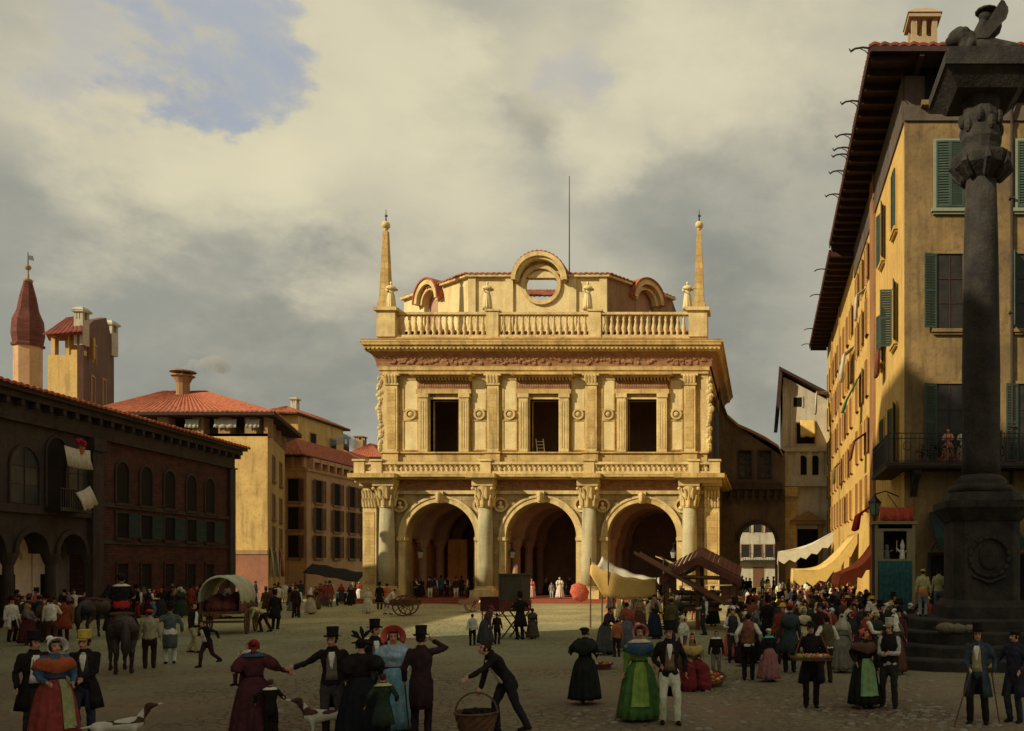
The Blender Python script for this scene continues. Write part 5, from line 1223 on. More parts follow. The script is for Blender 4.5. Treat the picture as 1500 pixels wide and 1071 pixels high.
class Fig:
    def __init__(s, hands=None, feet=None, lean=0, yaw=0, pitch=0, sit=False, twist=0, sex='m'):
        s.sit = sit; s.sex = sex; s.pz = .52 if sit else .93
        s.pel = Vector((0, 0, s.pz)); s.RM = Matrix.Rotation(R(lean), 3, 'X'); s.lean = lean     # forward is -y
        s.TW = Matrix.Rotation(R(twist), 3, 'Z')
        hands = hands or {}; feet = feet or {}
        s.arms = {}; s.legs = {}
        hw = .165 if sex == 'm' else .140
        s.sw = hw
        for k in (-1, 1):
            sh = s.up((k*hw, .005, 1.405)); t = hands.get(k, (k*.27, -.06, .86))
            t = Vector(t) if len(t) == 3 else s.up(t[:3])
            if k not in hands: t = s.up(t) if not sit else Vector((k*.14, -.38, .62))
            elb, wr = ik(sh, t, .285, .255, (k*.5, .6, -.5)); s.arms[k] = (sh, elb, wr)
            hp = s.pel+Vector((k*.088, 0, -.03)); ft = feet.get(k, (k*.10, 0 if not sit else -.48, .085))
            ft = Vector(ft) if len(ft) == 3 else Vector((*ft, .085))
            kn, an = ik(hp, ft, .43, .42, (k*.12, -1, .25)); s.legs[k] = (hp, kn, an)
        s.hc = s.up((0, -.012, 1.615)); s.HR = s.RM @ Matrix.Rotation(R(yaw), 3, 'Z') @ Matrix.Rotation(R(pitch-lean*.6), 3, 'X')
    def up(s, p):      # torso point given in the upright pose
        p = Vector(p); return s.pel+s.RM @ (s.TW @ (p-Vector((0, 0, .93))))
    def H(s, p): return s.hc+s.HR @ Vector(p)
    def torso(s, mb, inf, z0=.8, z1=1.46):
        zs_ = [z for z in TZ if z0 <= z <= z1]
        mb.limb([s.up((0, 0, z)) for z in zs_], [(torso_r(z)[0]+inf, torso_r(z)[1]+inf) for z in zs_], side=s.RM @ s.TW @ Vector((1, 0, 0)), n=14)
    def body(s, vox):
        mb = MB(); s.torso(mb, 0)
        mb.limb([s.up((0, 0, 1.42)), s.up((0, -.004, 1.50)), s.H((0, .01, -.06))], [.062, .052, .05], n=10)
        mb.limb([s.up((-s.sw+.02, 0, 1.40)), s.up((s.sw-.02, 0, 1.40))], [.055, .055], n=10)
        e = lambda c, r: mb.ell(s.H(c), r, 14, 10, s.HR)
        e((0, .006, .022), (.072, .090, .088)); e((0, -.026, -.035), (.056, .062, .066)); e((0, -.052, -.072), (.030, .032, .026))
        mb.limb([s.H((0, -.082, .02)), s.H((0, -.108, -.022))], [.011, .018], n=8); e((0, -.086, -.048), (.024, .012, .010))
        for k in (-1, 1): e((k*.074, .01, -.005), (.012, .020, .030)); e((k*.040, -.062, -.025), (.02, .02, .02))
        for k, (sh, el, wr) in s.arms.items():
            mb.limb([sh, sh.lerp(el, .5), el, el.lerp(wr, .35), wr], [.052, .045, .038, .038, .026], n=10)
            s.hand(mb, k)
        for k, (hp, kn, an) in s.legs.items():
            mb.limb([hp, hp.lerp(kn, .5), kn, kn.lerp(an, .35), an], [.086, .072, .052, .054, .036], n=10)
            mb.limb([an+Vector((0, .03, -.045)), an+Vector((k*.01, -.13, -.055))], [.035, .03], n=8)
        me = remesh(mb, vox, 1)
        for m in (M_SKIN, M_EYE, M_LIP, s.hairm if getattr(s, 'hairm', None) else M_EYE): me.materials.append(m)
        inv = s.HR.inverted(); idx = []
        for p in me.polygons:
            q = inv @ (p.center-s.hc); i = 0
            if q.y < -.045 and abs(abs(q.x)-.029) < .013 and abs(q.z-.012) < .0085: i = 1
            elif q.y < -.045 and abs(abs(q.x)-.030) < .020 and abs(q.z-.036) < .006: i = 3
            elif q.y < -.075 and abs(q.x) < .022 and abs(q.z+.049) < .008: i = 2
            idx.append(i)
        me.polygons.foreach_set('material_index', idx); return me
    def hand(s, mb, k):
        sh, el, wr = s.arms[k]; d = (wr-el).normalized()
        side = Vector((0, -1, 0)) if abs(d.z) > .6 else Vector((0, 0, 1))       # towards the thumb
        side = (side-d*side.dot(d)).normalized(); n_ = d.cross(side)*(-k)
        c = wr+d*.05
        mb.limb([wr-d*.02, wr+d*.03, wr+d*.075], [(.024, .018), (.038, .016), (.040, .015)], side=side, n=10)
        for j, (o, l) in enumerate(((.030, .066), (.010, .076), (-.010, .070), (-.029, .054))):
            a = wr+d*.078+side*o; b = a+d*l*.5+n_*.008; c = b+d*l*.42+n_*l*.35
            mb.limb([a-d*.01, b, c], [.0095, .009, .0075], n=6)
        a = wr+d*.02+side*.032; mb.limb([a, a+side*.026+d*.026+n_*.01, a+side*.030+d*.058+n_*.018], [.012, .011, .009], n=6)
    def sleeves(s, mb, r, frac=.93, puff=0):
        for k, (sh, el, wr) in s.arms.items():
            e = el.lerp(wr, frac)
            if puff: mb.limb([sh+Vector((0, 0, .01)), sh.lerp(el, .3), sh.lerp(el, .8), el.lerp(wr, .2), e], [r+.03, r+puff, r+puff*.8, r, r*.62], n=12)
            else: mb.limb([sh, sh.lerp(el, .5), el, e], [r+.008, r, r*.86, r*.74], n=12)
    def ring(s, z, rx, ry, a, c=(0, 0)): return s.up((c[0]+rx*math.cos(a), c[1]+ry*math.sin(a), z))
def shell(mb, fn, zs_, a0, a1, n, th=.012, closed=False):
    rows = []
    for j, z in enumerate(zs_): rows.append([fn(j, z, a0+(a1-a0)*i/n) for i in range(n if closed else n+1)])
    mb.grid(rows, thick=lambda p: p*(1-0)+Vector((-p.x*.04, -p.y*.04, -.002)) if True else p, closed=closed)
HATC = {}
def hat_mesh(kind, c):
    k = (kind, c)
    if k in HATC: return HATC[k]
    mb = MB(); m = [cloth(c), cloth(tuple(x*.6 for x in c))]
    if kind == 'top':
        mb.lathe(0, .008, [(.13, .066), (.137, .073), (.092, .078), (.088, .09), (.086, .16), (.094, .225), (.097, .238), (.085, .243)], 20, sy=1.16); mb.lathe(0, .008, [(.0905, .083), (.0895, .11)], 20, 1, sy=1.16)
        for i, v in enumerate(mb.v):
            if v.z < .08 and abs(v.x) > .1: v.z += .018
    elif kind == 'brim':
        mb.lathe(0, .008, [(.165, .058), (.172, .064), (.095, .076), (.09, .12), (.075, .155), (.03, .17)], 18, sy=1.1)
    elif kind == 'cap':
        mb.ell((0, .012, .075), (.094, .108, .060), 14, 8); mb.ell((0, -.085, .052), (.06, .045, .012), 12, 6)
    elif kind == 'beret':
        mb.ell((.015, .02, .085), (.115, .122, .045), 14, 8); mb.lathe(0, .01, [(.088, .035), (.09, .075)], 14, sy=1.1)
    elif kind == 'kerchief':
        mb.ell((0, .022, .028), (.090, .098, .100), 16, 10); mb.limb([(0, .10, -.02), (0, .115, -.10)], [(.05, .02), (.025, .01)], n=8); mb.ell((0, .118, .06), (.045, .035, .04))
    elif kind == 'veil':
        rows = []
        for z, r, ry in ((.115, .02, .02), (.10, .065, .07), (.05, .094, .105), (-.03, .10, .11), (-.12, .13, .12), (-.24, .19, .15), (-.36, .23, .17)):
            rows.append([(r*math.cos(R(-50+i*20)), .015+ry*math.sin(R(-50+i*20)), z+.01*math.sin(i*2)) for i in range(15)])
        mb.grid(rows, thick=(0, .008, .004))
    elif kind in ('bonnet', 'bigbonnet'):
        w = 1.0 if kind == 'bonnet' else 1.35
        mb.ell((0, .05, .055), (.086, .095, .095), 16, 10)
        rows = []
        for y, r in ((.03, .098), (-.02, .112*w**.5), (-.075, .135*w), (-.11, .152*w)):
            rows.append([(r*math.cos(R(-38+i*16)), y-.015*abs(math.sin(R(i*16))), .012+r*1.02*math.sin(R(-38+i*16))) for i in range(17)])
        mb.grid(rows, thick=(0, .006, .006)); mb.lathe(0, .055, [(.088, .02), (.09, .045)], 14, 1, sy=1.1)
        mb.ell((.05, .11, .12), (.05, .04, .045), 8, 6, None, 1); mb.ell((-.02, .12, .14), (.055, .04, .05), 8, 6)
    elif kind == 'feather':
        mb.ell((0, .04, .05), (.095, .105, .085), 16, 10); mb.lathe(0, .01, [(.15, .05), (.155, .06), (.1, .075)], 16)
        for a, l in ((-40, .16), (10, .2), (45, .17), (80, .15)):
            b = Vector((.03*math.cos(a), .06, .12)); e_ = b+Vector((l*math.sin(R(a)), .02, l*math.cos(R(a)*.8))); mb.limb([b, b.lerp(e_, .6)+Vector((0, 0, .02)), e_], [.012, .035, .02], n=6)
    HATC[k] = mb.mesh('hat', m, kind != 'xx'); return HATC[k]
HAIR = {}
def hair_mesh(c, long_):
    k = (c, long_)
    if k in HAIR: return HAIR[k]
    mb = MB(); mb.ell((0, .026, .032), (.080, .090, .088), 14, 10)
    mb.ell((0, -.03, .082), (.06, .05, .03), 10, 6)
    for s_ in (-1, 1): mb.ell((s_*.07, -.012, .0), (.014, .03, .045), 8, 6)
    if long_: mb.ell((0, .095, .03), (.05, .045, .05), 10, 8); [mb.ell((s_*.072, -.03, -.02), (.016, .02, .045), 8, 6) for s_ in (-1, 1)]
    HAIR[k] = mb.mesh('hair', cloth(c), True); return HAIR[k]
PC = {}
def make_parts(d, vox):
    """returns list of (name, mesh, local matrix or None, parent index)"""
    f = Fig(d.get('hands'), d.get('feet'), d.get('lean', 0), d.get('yaw', 0), d.get('pitch', 0), d.get('sit', False), d.get('twist', 0), d.get('sex', 'm'))
    f.hairm = cloth(d.get('hair', (.05, .025, .015))); out = [('body', f.body(vox))]
    cv = max(vox, .014); coat = d.get('coat'); style = d.get('style', 'tail'); skirt = d.get('skirt')
    if coat:
        mb = MB(); puff = .045 if d.get('sex') == 'f' else 0
        if style == 'vest':
            m2 = MB(); f.torso(m2, .018, .9, 1.42); f.sleeves(m2, .062, .93); m2.limb([f.up((-f.sw, 0, 1.405)), f.up((f.sw, 0, 1.405))], [.066, .066]); out.append(('shirt', fin(remesh(m2, cv, 2), d.get('shirt', (.5, .47, .38)))))
            f.torso(mb, .040, .98, 1.40); mb.limb([f.up((-f.sw*.6, 0, 1.40)), f.up((f.sw*.6, 0, 1.40))], [(.07, .10), (.07, .10)]); out.append(('waistcoat', fin(remesh(mb, cv, 2), coat)))
        else:
            low = d.get('neck', None)
            f.torso(mb, .024 if d.get('sex') != 'f' else .012, .9, 1.40 if low else 1.46)
            mb.limb([f.up((-f.sw+.01, .002, 1.392 if not low else 1.36)), f.up((0, .002, 1.425 if not low else 1.36)), f.up((f.sw-.01, .002, 1.392 if not low else 1.36))], [.066 if not low else .06, .075, .066 if not low else .06])
            if d.get('sex') == 'f' and not f.sit: mb.ell(f.up((0, -.075, 1.28)), (.135, .085, .08))
            f.sleeves(mb, .060 if not puff else .05, .95 if not low else .86, d.get('puff', puff))
            if style in ('tail', 'frock', 'jacket') and not low: mb.limb([f.up((-.055, .03, 1.475)), f.up((0, .065, 1.50)), f.up((.055, .03, 1.475))], [.03, .034, .03])
            out.append(('coat' if not skirt else 'bodice', fin(remesh(mb, cv, 2), coat)))
            if style in ('tail', 'frock') and not f.sit:
                mb = MB(); zz = [1.02, .93, .82, .68, .50] if style == 'frock' else [1.02, .93, .82, .66, .46]
                a0, a1 = (R(-62), R(242)) if style == 'frock' else (R(-5), R(185))
                gr = [(.152, .118), (.19, .145), (.215, .175), (.24, .205), (.265, .235)] if style == 'frock' else [(.152, .118), (.185, .14), (.19, .155), (.19, .165), (.165, .17)]
                def fn(j, z, a, gr=gr):
                    r = gr[j]; k_ = 1+.035*j*.5*math.sin(5*a); b = Vector((r[0]*k_*math.cos(a), r[1]*k_*math.sin(a), z-.93))
                    return f.pel+(f.RM if j < 2 else Matrix.Rotation(R(f.lean*.5), 3, 'X')) @ b
                rows = [[fn(j, z, a0+(a1-a0)*i/22) for i in range(23)] for j, z in enumerate(zz)]
                mb.grid(rows, thick=lambda p: Vector((p.x*.94, p.y*.94, p.z))); out.append(('coat_tails', fin(mb.mesh('coat_tails', [], True), coat)))
            v = d.get('vest')
            if v:
                def patch(z0, z1, half0, half1, inf, c, nm):
                    m_ = MB(); rows = []
                    for j in range(6):
                        z = z0+(z1-z0)*j/5; hf = half0+(half1-half0)*j/5; r = torso_r(z)
                        rows.append([f.up(((r[0]+inf)*math.cos(R(-90+hf*q/4)), (r[1]+inf)*math.sin(R(-90+hf*q/4)), z)) for q in range(-4, 5)])
                    bk_ = f.RM @ f.TW @ Vector((0, .03, 0)); m_.grid(rows, thick=tuple(bk_)); out.append((nm, fin(m_.mesh(nm, [], True), c)))
                patch(.96, 1.40, 34, 20, .030, v, 'waistcoat'); patch(1.14, 1.43, 4, 17, .036, d.get('shirt', (.55, .52, .43)), 'shirt_front')
                m_ = MB(); m_.ell(f.up((0, -.075, 1.445)), (.04, .025, .022), 10, 6); m_.lathe(0, 0, [(.06, 0), (.058, .035)], 14)
                for i_ in range(len(m_.v)-28, len(m_.v)): m_.v[i_] = f.up(Vector((m_.v[i_].x, m_.v[i_].y-.004, m_.v[i_].z+1.46)))
                out.append(('cravat', fin(m_.mesh('cravat', [], True), d.get('cravat', (.02, .018, .018)))))
    if d.get('trousers'):
        mb = MB(); f.torso(mb, .012, .80, .98)
        if f.sit: mb.ell(f.pel, (.17, .14, .12))
        for k, (hp, kn, an) in f.legs.items(): mb.limb([hp, hp.lerp(kn, .5), kn, kn.lerp(an, .4), an+Vector((0, 0, -.01))], [.104, .092, .070, .068, .062], n=12)
        out.append(('trousers', fin(remesh(mb, cv, 2), d['trousers'])))
    if not (skirt and not f.sit):
        mb = MB()
        for k, (hp, kn, an) in f.legs.items():
            dr = (kn-an); yv = Vector((0, -1, 0))
            mb.limb([an+Vector((0, .035, -.045)), an+Vector((k*.01, -.06, -.048)), an+Vector((k*.018, -.16, -.060))], [.042, .043, .032], n=10)
        out.append(('shoes', fin(mb.mesh('shoes', [], True), (.02, .017, .015))))
    if skirt:
        mb = MB()
        if f.sit:
            for k, (hp, kn, an) in f.legs.items(): mb.limb([f.pel+Vector((k*.06, .02, .06)), kn+Vector((k*.04, 0, .0)), an+Vector((k*.08, .02, .03))], [.17, .15, .19], n=14)
            mb.limb([f.pel+Vector((0, .03, .02)), f.pel+Vector((0, .04, -.40))], [(.24, .2), (.30, .24)], side=(1, 0, 0), n=14); mb.limb([f.pel+Vector((0, -.2, .0)), (0, -.4, .12)], [(.2, .1), (.3, .1)], side=(1, 0, 0))
            out.append(('skirt', fin(remesh(mb, max(cv, .02), 2), skirt)))
        else:
            w = d.get('wide', .36); hem = d.get('hem', .10); zz = [1.09, 1.04, .97, .85, .65, .42, .22, hem]; rs_ = [.130, .165, .215, .255, .29, .325, .345, .355]
            ph = random.random()*6
            def sk(sc_, a0, a1, n, z_to, base=0.0, fa=1.0):
                rows = []
                for z, r in zip(zz, rs_):
                    if z < z_to: z = z_to
                    t = (1.09-z)/1.0; rr = (r-.13)*w/.36+.13
                    row = []
                    for i in range(n+1):
                        a = a0+(a1-a0)*i/n; fo = 1+fa*(.075*t*math.sin(13*a+ph)+.03*t*math.sin(7*a+2*ph))
                        p = Vector(((rr*fo+base)*sc_*math.cos(a), (rr*fo*.92+base)*sc_*math.sin(a)+d.get('trail', .0)*t*t, z-.93))
                        row.append(f.pel+p)
                    rows.append(row)
                return rows
            n = 78; r = sk(1, 0, 2*math.pi, n, 0); r = [x[:-1] for x in r]; mb.grid(r, thick=lambda p: Vector((p.x*.95, p.y*.95, p.z)), closed=True)
            out.append(('skirt', fin(mb.mesh('skirt', [], True), skirt)))
            if d.get('band'): pass
            mb = MB(); rr = [f.up((.150*math.cos(a), .115*math.sin(a), 1.07)) for a in [2*math.pi*i/20 for i in range(20)]]; r2 = [p+Vector((0, 0, .045)) for p in rr]
            mb.grid([rr, r2], closed=True, thick=lambda p: Vector((p.x*.85, p.y*.85, p.z))); out.append(('belt', fin(mb.mesh('belt', [], True), d.get('belt') or (tuple(x*.35 for x in skirt) if isinstance(skirt, tuple) else skirt))))
            mb = MB()
            for k in (-1, 1): mb.limb([(k*.08, -.10, .045), (k*.09, -.26, .035)], [.038, .03], n=8)
            out.append(('shoes', fin(mb.mesh('shoes', [], True), (.02, .017, .015))))
            if d.get('apron'):
                mb = MB(); ac, ah = d.get('ap', (0, 36)); mb.grid(sk(1.0, R(-90+ac-ah), R(-90+ac+ah), 20, .30, .022), thick=(0, .012, 0)); out.append(('apron', fin(mb.mesh('apron', [], True), d['apron'])))
    if d.get('shawl'):
        mb = MB(); rows = []; kf = 1.16 if d.get('puff') or d.get('sex') == 'f' else 1
        for z, rx, ry, dy in ((1.49, .075, .07, .0), (1.468, .13, .10, .0), (1.425, .205, .135, .0), (1.35, .245, .16, .005), (1.22, .262, .185, .01)):
            rx *= kf if z < 1.46 else 1; ry *= kf*1.02 if z < 1.46 else 1; rows.append([f.up((rx*math.cos(a), dy+ry*math.sin(a), z+((.10*abs(math.cos(a))-.03-.07*max(0, math.sin(a))) if z < 1.3 else 0)-(.07*max(0, -math.sin(a))**2 if z > 1.45 else 0))) for a in [2*math.pi*i/24 for i in range(24)]])
        mb.grid(rows, closed=True, thick=lambda p: Vector((p.x*.93, p.y*.93, p.z-.004))); out.append(('shawl', fin(mb.mesh('shawl', [], True), d['shawl'])))
    if d.get('collar'):
        mb = MB(); rows = []
        for z, rx, ry in ((1.50, .075, .075), (1.475, .135, .11), (1.435, .21, .14)):
            rows.append([f.up((rx*math.cos(a), ry*math.sin(a), z)) for a in [2*math.pi*i/20 for i in range(20)]])
        mb.grid(rows, closed=True, thick=(0, 0, .012)); out.append(('collar', fin(mb.mesh('collar', [], True), d['collar'])))
    if d.get('sash'):
        mb = MB(); f.torso(mb, .036, .9, .98); out.append(('sash', fin(mb.mesh('sash', [], True), d['sash'])))
    HM = Matrix.Translation(f.hc) @ f.HR.to_4x4()
    if not d.get('bald'): out.append(('hair', hair_mesh(d.get('hair', (.05, .025, .015)), d.get('sex') == 'f'), HM))
    if d.get('hat'): out.append(('hat', hat_mesh(*d['hat']), HM @ Matrix.Translation((0, 0, -.004)) @ Matrix.Rotation(R(d.get('tilt', 0)), 4, 'Y') @ Matrix.Rotation(R(d.get('tiltb', 0)), 4, 'X')))
    return [o if len(o) == 3 else (*o, None) for o in out], f
import numpy as np
WR = np.random.RandomState(5)
def fin(me, c, amp=None):
    n = len(me.vertices)
    if (amp or n > 1500) and not me.get('w'):
        co = np.empty(n*3, 'f'); me.vertices.foreach_get('co', co); co = co.reshape(-1, 3); no = np.empty(n*3, 'f'); me.vertices.foreach_get('normal', no); no = no.reshape(-1, 3)
        ph = WR.rand(8)*6.28; w = co+.02*np.sin(co[:, [1, 2, 0]]*17+ph[:3]); d = 0
        for i, (kx, ky, kz, a) in enumerate(((34, 30, 9, 1), (-28, 39, 14, .9), (52, -44, 22, .6), (18, 24, 38, .8), (70, 63, 31, .35))): d = d+a*np.sin(w[:, 0]*kx+w[:, 1]*ky+w[:, 2]*kz+ph[i])
        co += no*((amp or .0034)*np.clip(d, -2.2, 2.2))[:, None]; me.vertices.foreach_set('co', co.reshape(-1)); me.update(); me['w'] = 1
    me.materials.clear(); me.materials.append(c if isinstance(c, bpy.types.Material) else cloth(c)); return me
PEOPLE = []
def person(px, fy, label, d, h=1.70, rot=0, z=0.0, Y=None, group=None, vox=.013, x=None, name='person'):
    """px = centre in the photograph, fy = its feet; rot 0 faces the viewer, 180 is seen from behind, +90 faces right"""
    Y = Y or GY(fy, z); x = PX(px, Y) if x is None else x
    t = thing(name, label, 'person' if name == 'person' else name, (x, Y, z), R(rot)-math.atan2(x, Y), group); t.scale = (h/1.72,)*3
    parts, f = make_parts(d, vox)
    for nm, me, M in parts:
        o = link(nm, me, t)
        if M is not None: o.matrix_local = M
    t['_d'] = 0; del t['_d']; PEOPLE.append(t); return t, f
def at_hand(t, f, k, off=(0, 0, 0)):
    s_ = t.scale[0]; p = f.arms[k][2]+(f.arms[k][2]-f.arms[k][1]).normalized()*.08+Vector(off)
    c, s2 = math.cos(t.rotation_euler[2]), math.sin(t.rotation_euler[2])
    return Vector((t.location.x+s_*(c*p.x-s2*p.y), t.location.y+s_*(s2*p.x+c*p.y), t.location.z+s_*p.z))
def cane(label, top, bot, name='walking_stick'):
    t = thing(name, label, 'cane', bot); v = Vector(top)-Vector(bot)
    mb = MB(); mb.limb([(0, 0, 0), v], [.011, .015], n=7); mb.build('shaft', M_WOOD, t, True)
    mb = MB(); mb.limb([v, v+Vector((0, 0, .02))], [.026, .026], n=8); mb.build('knob', M_PALE, t, True)
def basket(label, loc, r=.3, h=.22, fill=None, handle=False, rs_=random.Random(4), tilt=0, cat='basket', group=None, nfill=26):
    t = thing('basket', label, cat, loc, group=group)
    mb = MB(); n = 24; rows = []
    for j in range(7):
        u = j/6; rows.append([((r*(.72+.28*u)+.012*(1 if (i+j) % 2 else -1))*math.cos(2*math.pi*i/n), (r*(.72+.28*u)+.012*(1 if (i+j) % 2 else -1))*math.sin(2*math.pi*i/n), h*u) for i in range(n)])
    mb.grid(rows, closed=True, thick=lambda p: Vector((p.x*.93, p.y*.93, p.z+.004))); mb.slab([(r*.72*math.cos(2*math.pi*i/n), r*.72*math.sin(2*math.pi*i/n)) for i in range(n)], 0, .02)
    mb.limb([((r+.005)*math.cos(2*math.pi*i/n), (r+.005)*math.sin(2*math.pi*i/n), h) for i in range(n+1)], [.022]*(n+1), n=6, caps=False)
    mb.build('wicker', mat('wicker', (.16, .085, .04), .85, (.07, .035, .02), 9, .9, .5, 50), t)
    if handle:
        mb = MB(); mb.limb([(r*math.cos(a), 0, h+handle*math.sin(a)) for a in [math.pi*i/12 for i in range(13)]], [.016]*13, n=6); mb.build('handle', mat('wicker', (0, 0, 0)), t, True)
    if fill:
        mb = MB()
        for i in range(nfill):
            a, q = rs_.random()*6.28, r*.8*rs_.random()**.5; s_ = rs_.uniform(.035, .055); mb.ell((q*math.cos(a), q*math.sin(a), h-.01+rs_.random()*.05*(1-q/r)), (s_, s_, s_*.9), 8, 6, mi=i % len(fill))
        mb.build('produce', fill, t, True)
    return t
C = dict(black=(.022, .018, .018), dkbrown=(.045, .022, .018), dkgrey=(.05, .045, .045), brown=(.11, .055, .03), navy=(.025, .032, .055), white=(.55, .52, .43), cream=(.50, .42, .24), grey=(.14, .13, .12),
         red=(.32, .035, .03), pink=(.42, .14, .12), ochre=(.42, .28, .07), green=(.13, .22, .06), dkgreen=(.035, .055, .035), blue=(.10, .17, .27), orange=(.42, .13, .04), teal=(.04, .13, .14), rust=(.20, .06, .03), plum=(.09, .03, .035), tan=(.24, .16, .09), olive=(.10, .09, .04))
# ---------------------------------------------------------------- figures in front
MAN = dict(coat=C['black'], trousers=C['dkgrey'], vest=C['grey'], hat=('top', C['black']))
def mk(**k): d = dict(MAN); d.update(k); return d
# left group
person(50, 1082, 'man in black top hat and long dark coat with white scarf at far left', mk(style='frock', vest=C['white'], hands={1: (.30, -.22, 1.05), -1: (-.26, -.10, .9)}, yaw=25), 1.70, 15)
person(80, 1092, 'woman in red skirt, orange shawl and white bonnet at far left', dict(sex='f', coat=(.06, .10, .15), puff=.05, skirt=(.20, .055, .045), apron=(.24, .24, .13), ap=(28, 20), shawl=(.28, .09, .035), hat=('bonnet', C['white']), hands={1: (.20, -.20, 1.02), -1: (-.14, -.26, 1.05)}, wide=.36, yaw=10), 1.70, 12)
person(124, 1080, 'man in tall yellow hat with clasped hands beside the woman in red', mk(style='frock', hat=('top', (.42, .30, .08)), trousers=(.05, .06, .085), vest=(.06, .05, .045), hands={1: (.03, -.24, 1.02), -1: (-.05, -.25, 1.02)}, yaw=-18, cravat=C['white']), 1.70, -12)
# woman with child on arm, boy beside
t, f = person(372, 1082, 'woman in dark plum dress and red kerchief seen from behind, reaching out one arm', dict(sex='f', coat=C['plum'], skirt=(.075, .028, .032), shawl=None, collar=(.045, .085, .10), hat=('kerchief', (.20, .03, .025)), hands={-1: (-.52, -.12, 1.12), 1: (.24, -.20, 1.16)}, wide=.37, puff=.06, hem=.05), 1.66, 175)
cp = at_hand(t, f, 1)
person(0, 0, 'small red-haired child in white shirt carried on the arm of the woman in plum', dict(coat=C['white'], style='jacket', trousers=C['plum'], hair=(.22, .07, .02), sit=True, hands={1: (.12, -.22, .95), -1: (-.16, -.2, .98)}), .92, -40, z=cp.z-.22, Y=cp.y+.10, x=cp.x+.08, vox=.02)
person(396, 1085, 'small boy in dark clothes with a big white ruffled collar beside the woman in plum', dict(coat=C['black'], style='jacket', trousers=C['black'], collar=C['white'], hair=(.10, .045, .03), hands={-1: (-.3, -.25, 1.2), 1: (.35, .1, 1.1)}), 1.02, 165, vox=.018)
# gentleman with outstretched arm
person(487, 1078, 'gentleman in black top hat and grey waistcoat stretching his arm to the left', mk(hands={-1: (-.56, -.16, 1.20), 1: (.28, -.06, .92)}, vest=(.15, .125, .10), trousers=(.065, .055, .055), yaw=-22, style='tail'), 1.74, -6, vox=.011)
person(529, 1084, 'woman in black gown and feathered black hat seen from behind', dict(sex='f', coat=C['black'], neck=1, skirt=(.016, .018, .022), puff=.09, hat=('feather', C['black']), hands={1: (.2, -.2, .98), -1: (-.3, -.06, 1.05)}, wide=.42, hem=.04), 1.68, 185, vox=.012)
person(549, 1046, 'man in black top hat half hidden behind the woman in black', mk(style='frock', yaw=28), 1.74, 15)
person(576, 1070, 'young lady in pale blue gown and large coral bonnet', dict(sex='f', coat=(.26, .36, .42), neck=1, puff=.07, skirt=(.17, .29, .34), hat=('bigbonnet', (.55, .13, .10)), belt=(.10, .03, .06), hair=(.06, .025, .015), hands={1: (.17, -.22, .98), -1: (-.24, -.10, 1.02)}, wide=.36, hem=.05, yaw=-6), 1.76, 6, vox=.010)
t, f = person(561, 1092, 'child in dark green coat with yellow collar seen from behind, before the lady in blue', dict(coat=C['dkgreen'], style='frock', trousers=C['black'], collar=(.40, .34, .16), hair=(.09, .035, .02), hands={1: (.38, -.05, .98), -1: (-.30, -.1, 1.05)}), 1.16, 178, vox=.014)
t, f = person(617, 1078, 'man in dark plum tailcoat and top hat seen from behind, hand raised to his face', mk(coat=(.045, .024, .026), trousers=(.028, .018, .02), vest=None, hands={-1: (-.19, -.28, 1.56), 1: (.27, -.14, .93)}, yaw=-12), 1.76, 176, vox=.011)
p = at_hand(t, f, 1); cane('slim black walking stick of the man in plum tailcoat', p, (p.x+.03, p.y+.12, 0))
# bending man with basket
t, f = person(742, 1074, 'bareheaded man in dark suit bending forward and reaching out over a basket', mk(coat=C['black'], style='jacket', trousers=(.028, .026, .028), hat=None, vest=C['white'], lean=34, hands={1: (.20, -.92, .93), -1: (-.12, -.44, .72)}, feet={1: (.14, .34), -1: (-.12, -.12)}, hair=(.045, .02, .012), pitch=-22, yaw=-6), 1.72, -68, vox=.011)
p = at_hand(t, f, -1)
basket('large dark covered basket with tall handle beneath the bending man', (p.x-.04, p.y-.02, 0), .36, .40, [cloth(C['black'])], handle=max(.3, p.z-.40), nfill=30)
# woman in black alone
person(857, 1031, 'woman in black dress and dark cap standing alone with her back to us', dict(sex='f', coat=C['black'], skirt=(.020, .022, .020), shawl=(.028, .032, .030), hat=('beret', C['black']), puff=.05, hands={1: (.38, -.20, 1.12), -1: (-.22, -.2, 1.05)}, wide=.38, hem=.12), 1.60, 165)
# elegant couple
t, f = person(937, 1055, 'lady in bright green gown with blue mantle and pink bonnet', dict(sex='f', coat=(.14, .20, .05), puff=.075, skirt=(.08, .15, .05), ap=(0, 24), apron=(.18, .25, .07), shawl=(.055, .10, .14), hat=('bonnet', (.50, .22, .20)), hands={1: (.26, -.14, 1.05), -1: (-.30, -.08, .84)}, collar=(.5, .42, .3), wide=.42, hem=.06, belt=(.04, .05, .02), yaw=5), 1.76, 3, vox=.011)
p = at_hand(t, f, -1); cane('thin parasol cane held by the lady in green', p, (p.x-.14, p.y-.1, 0))
person(980, 1060, 'gentleman in white trousers, brown waistcoat and black top hat beside the lady in green', mk(trousers=(.46, .45, .32), vest=(.16, .11, .07), hands={-1: (-.17, -.16, 1.05), 1: (.30, .02, .92)}, feet={-1: (-.11, .02), 1: (.14, -.12)}, yaw=-14, style='tail'), 1.78, 6, vox=.010)
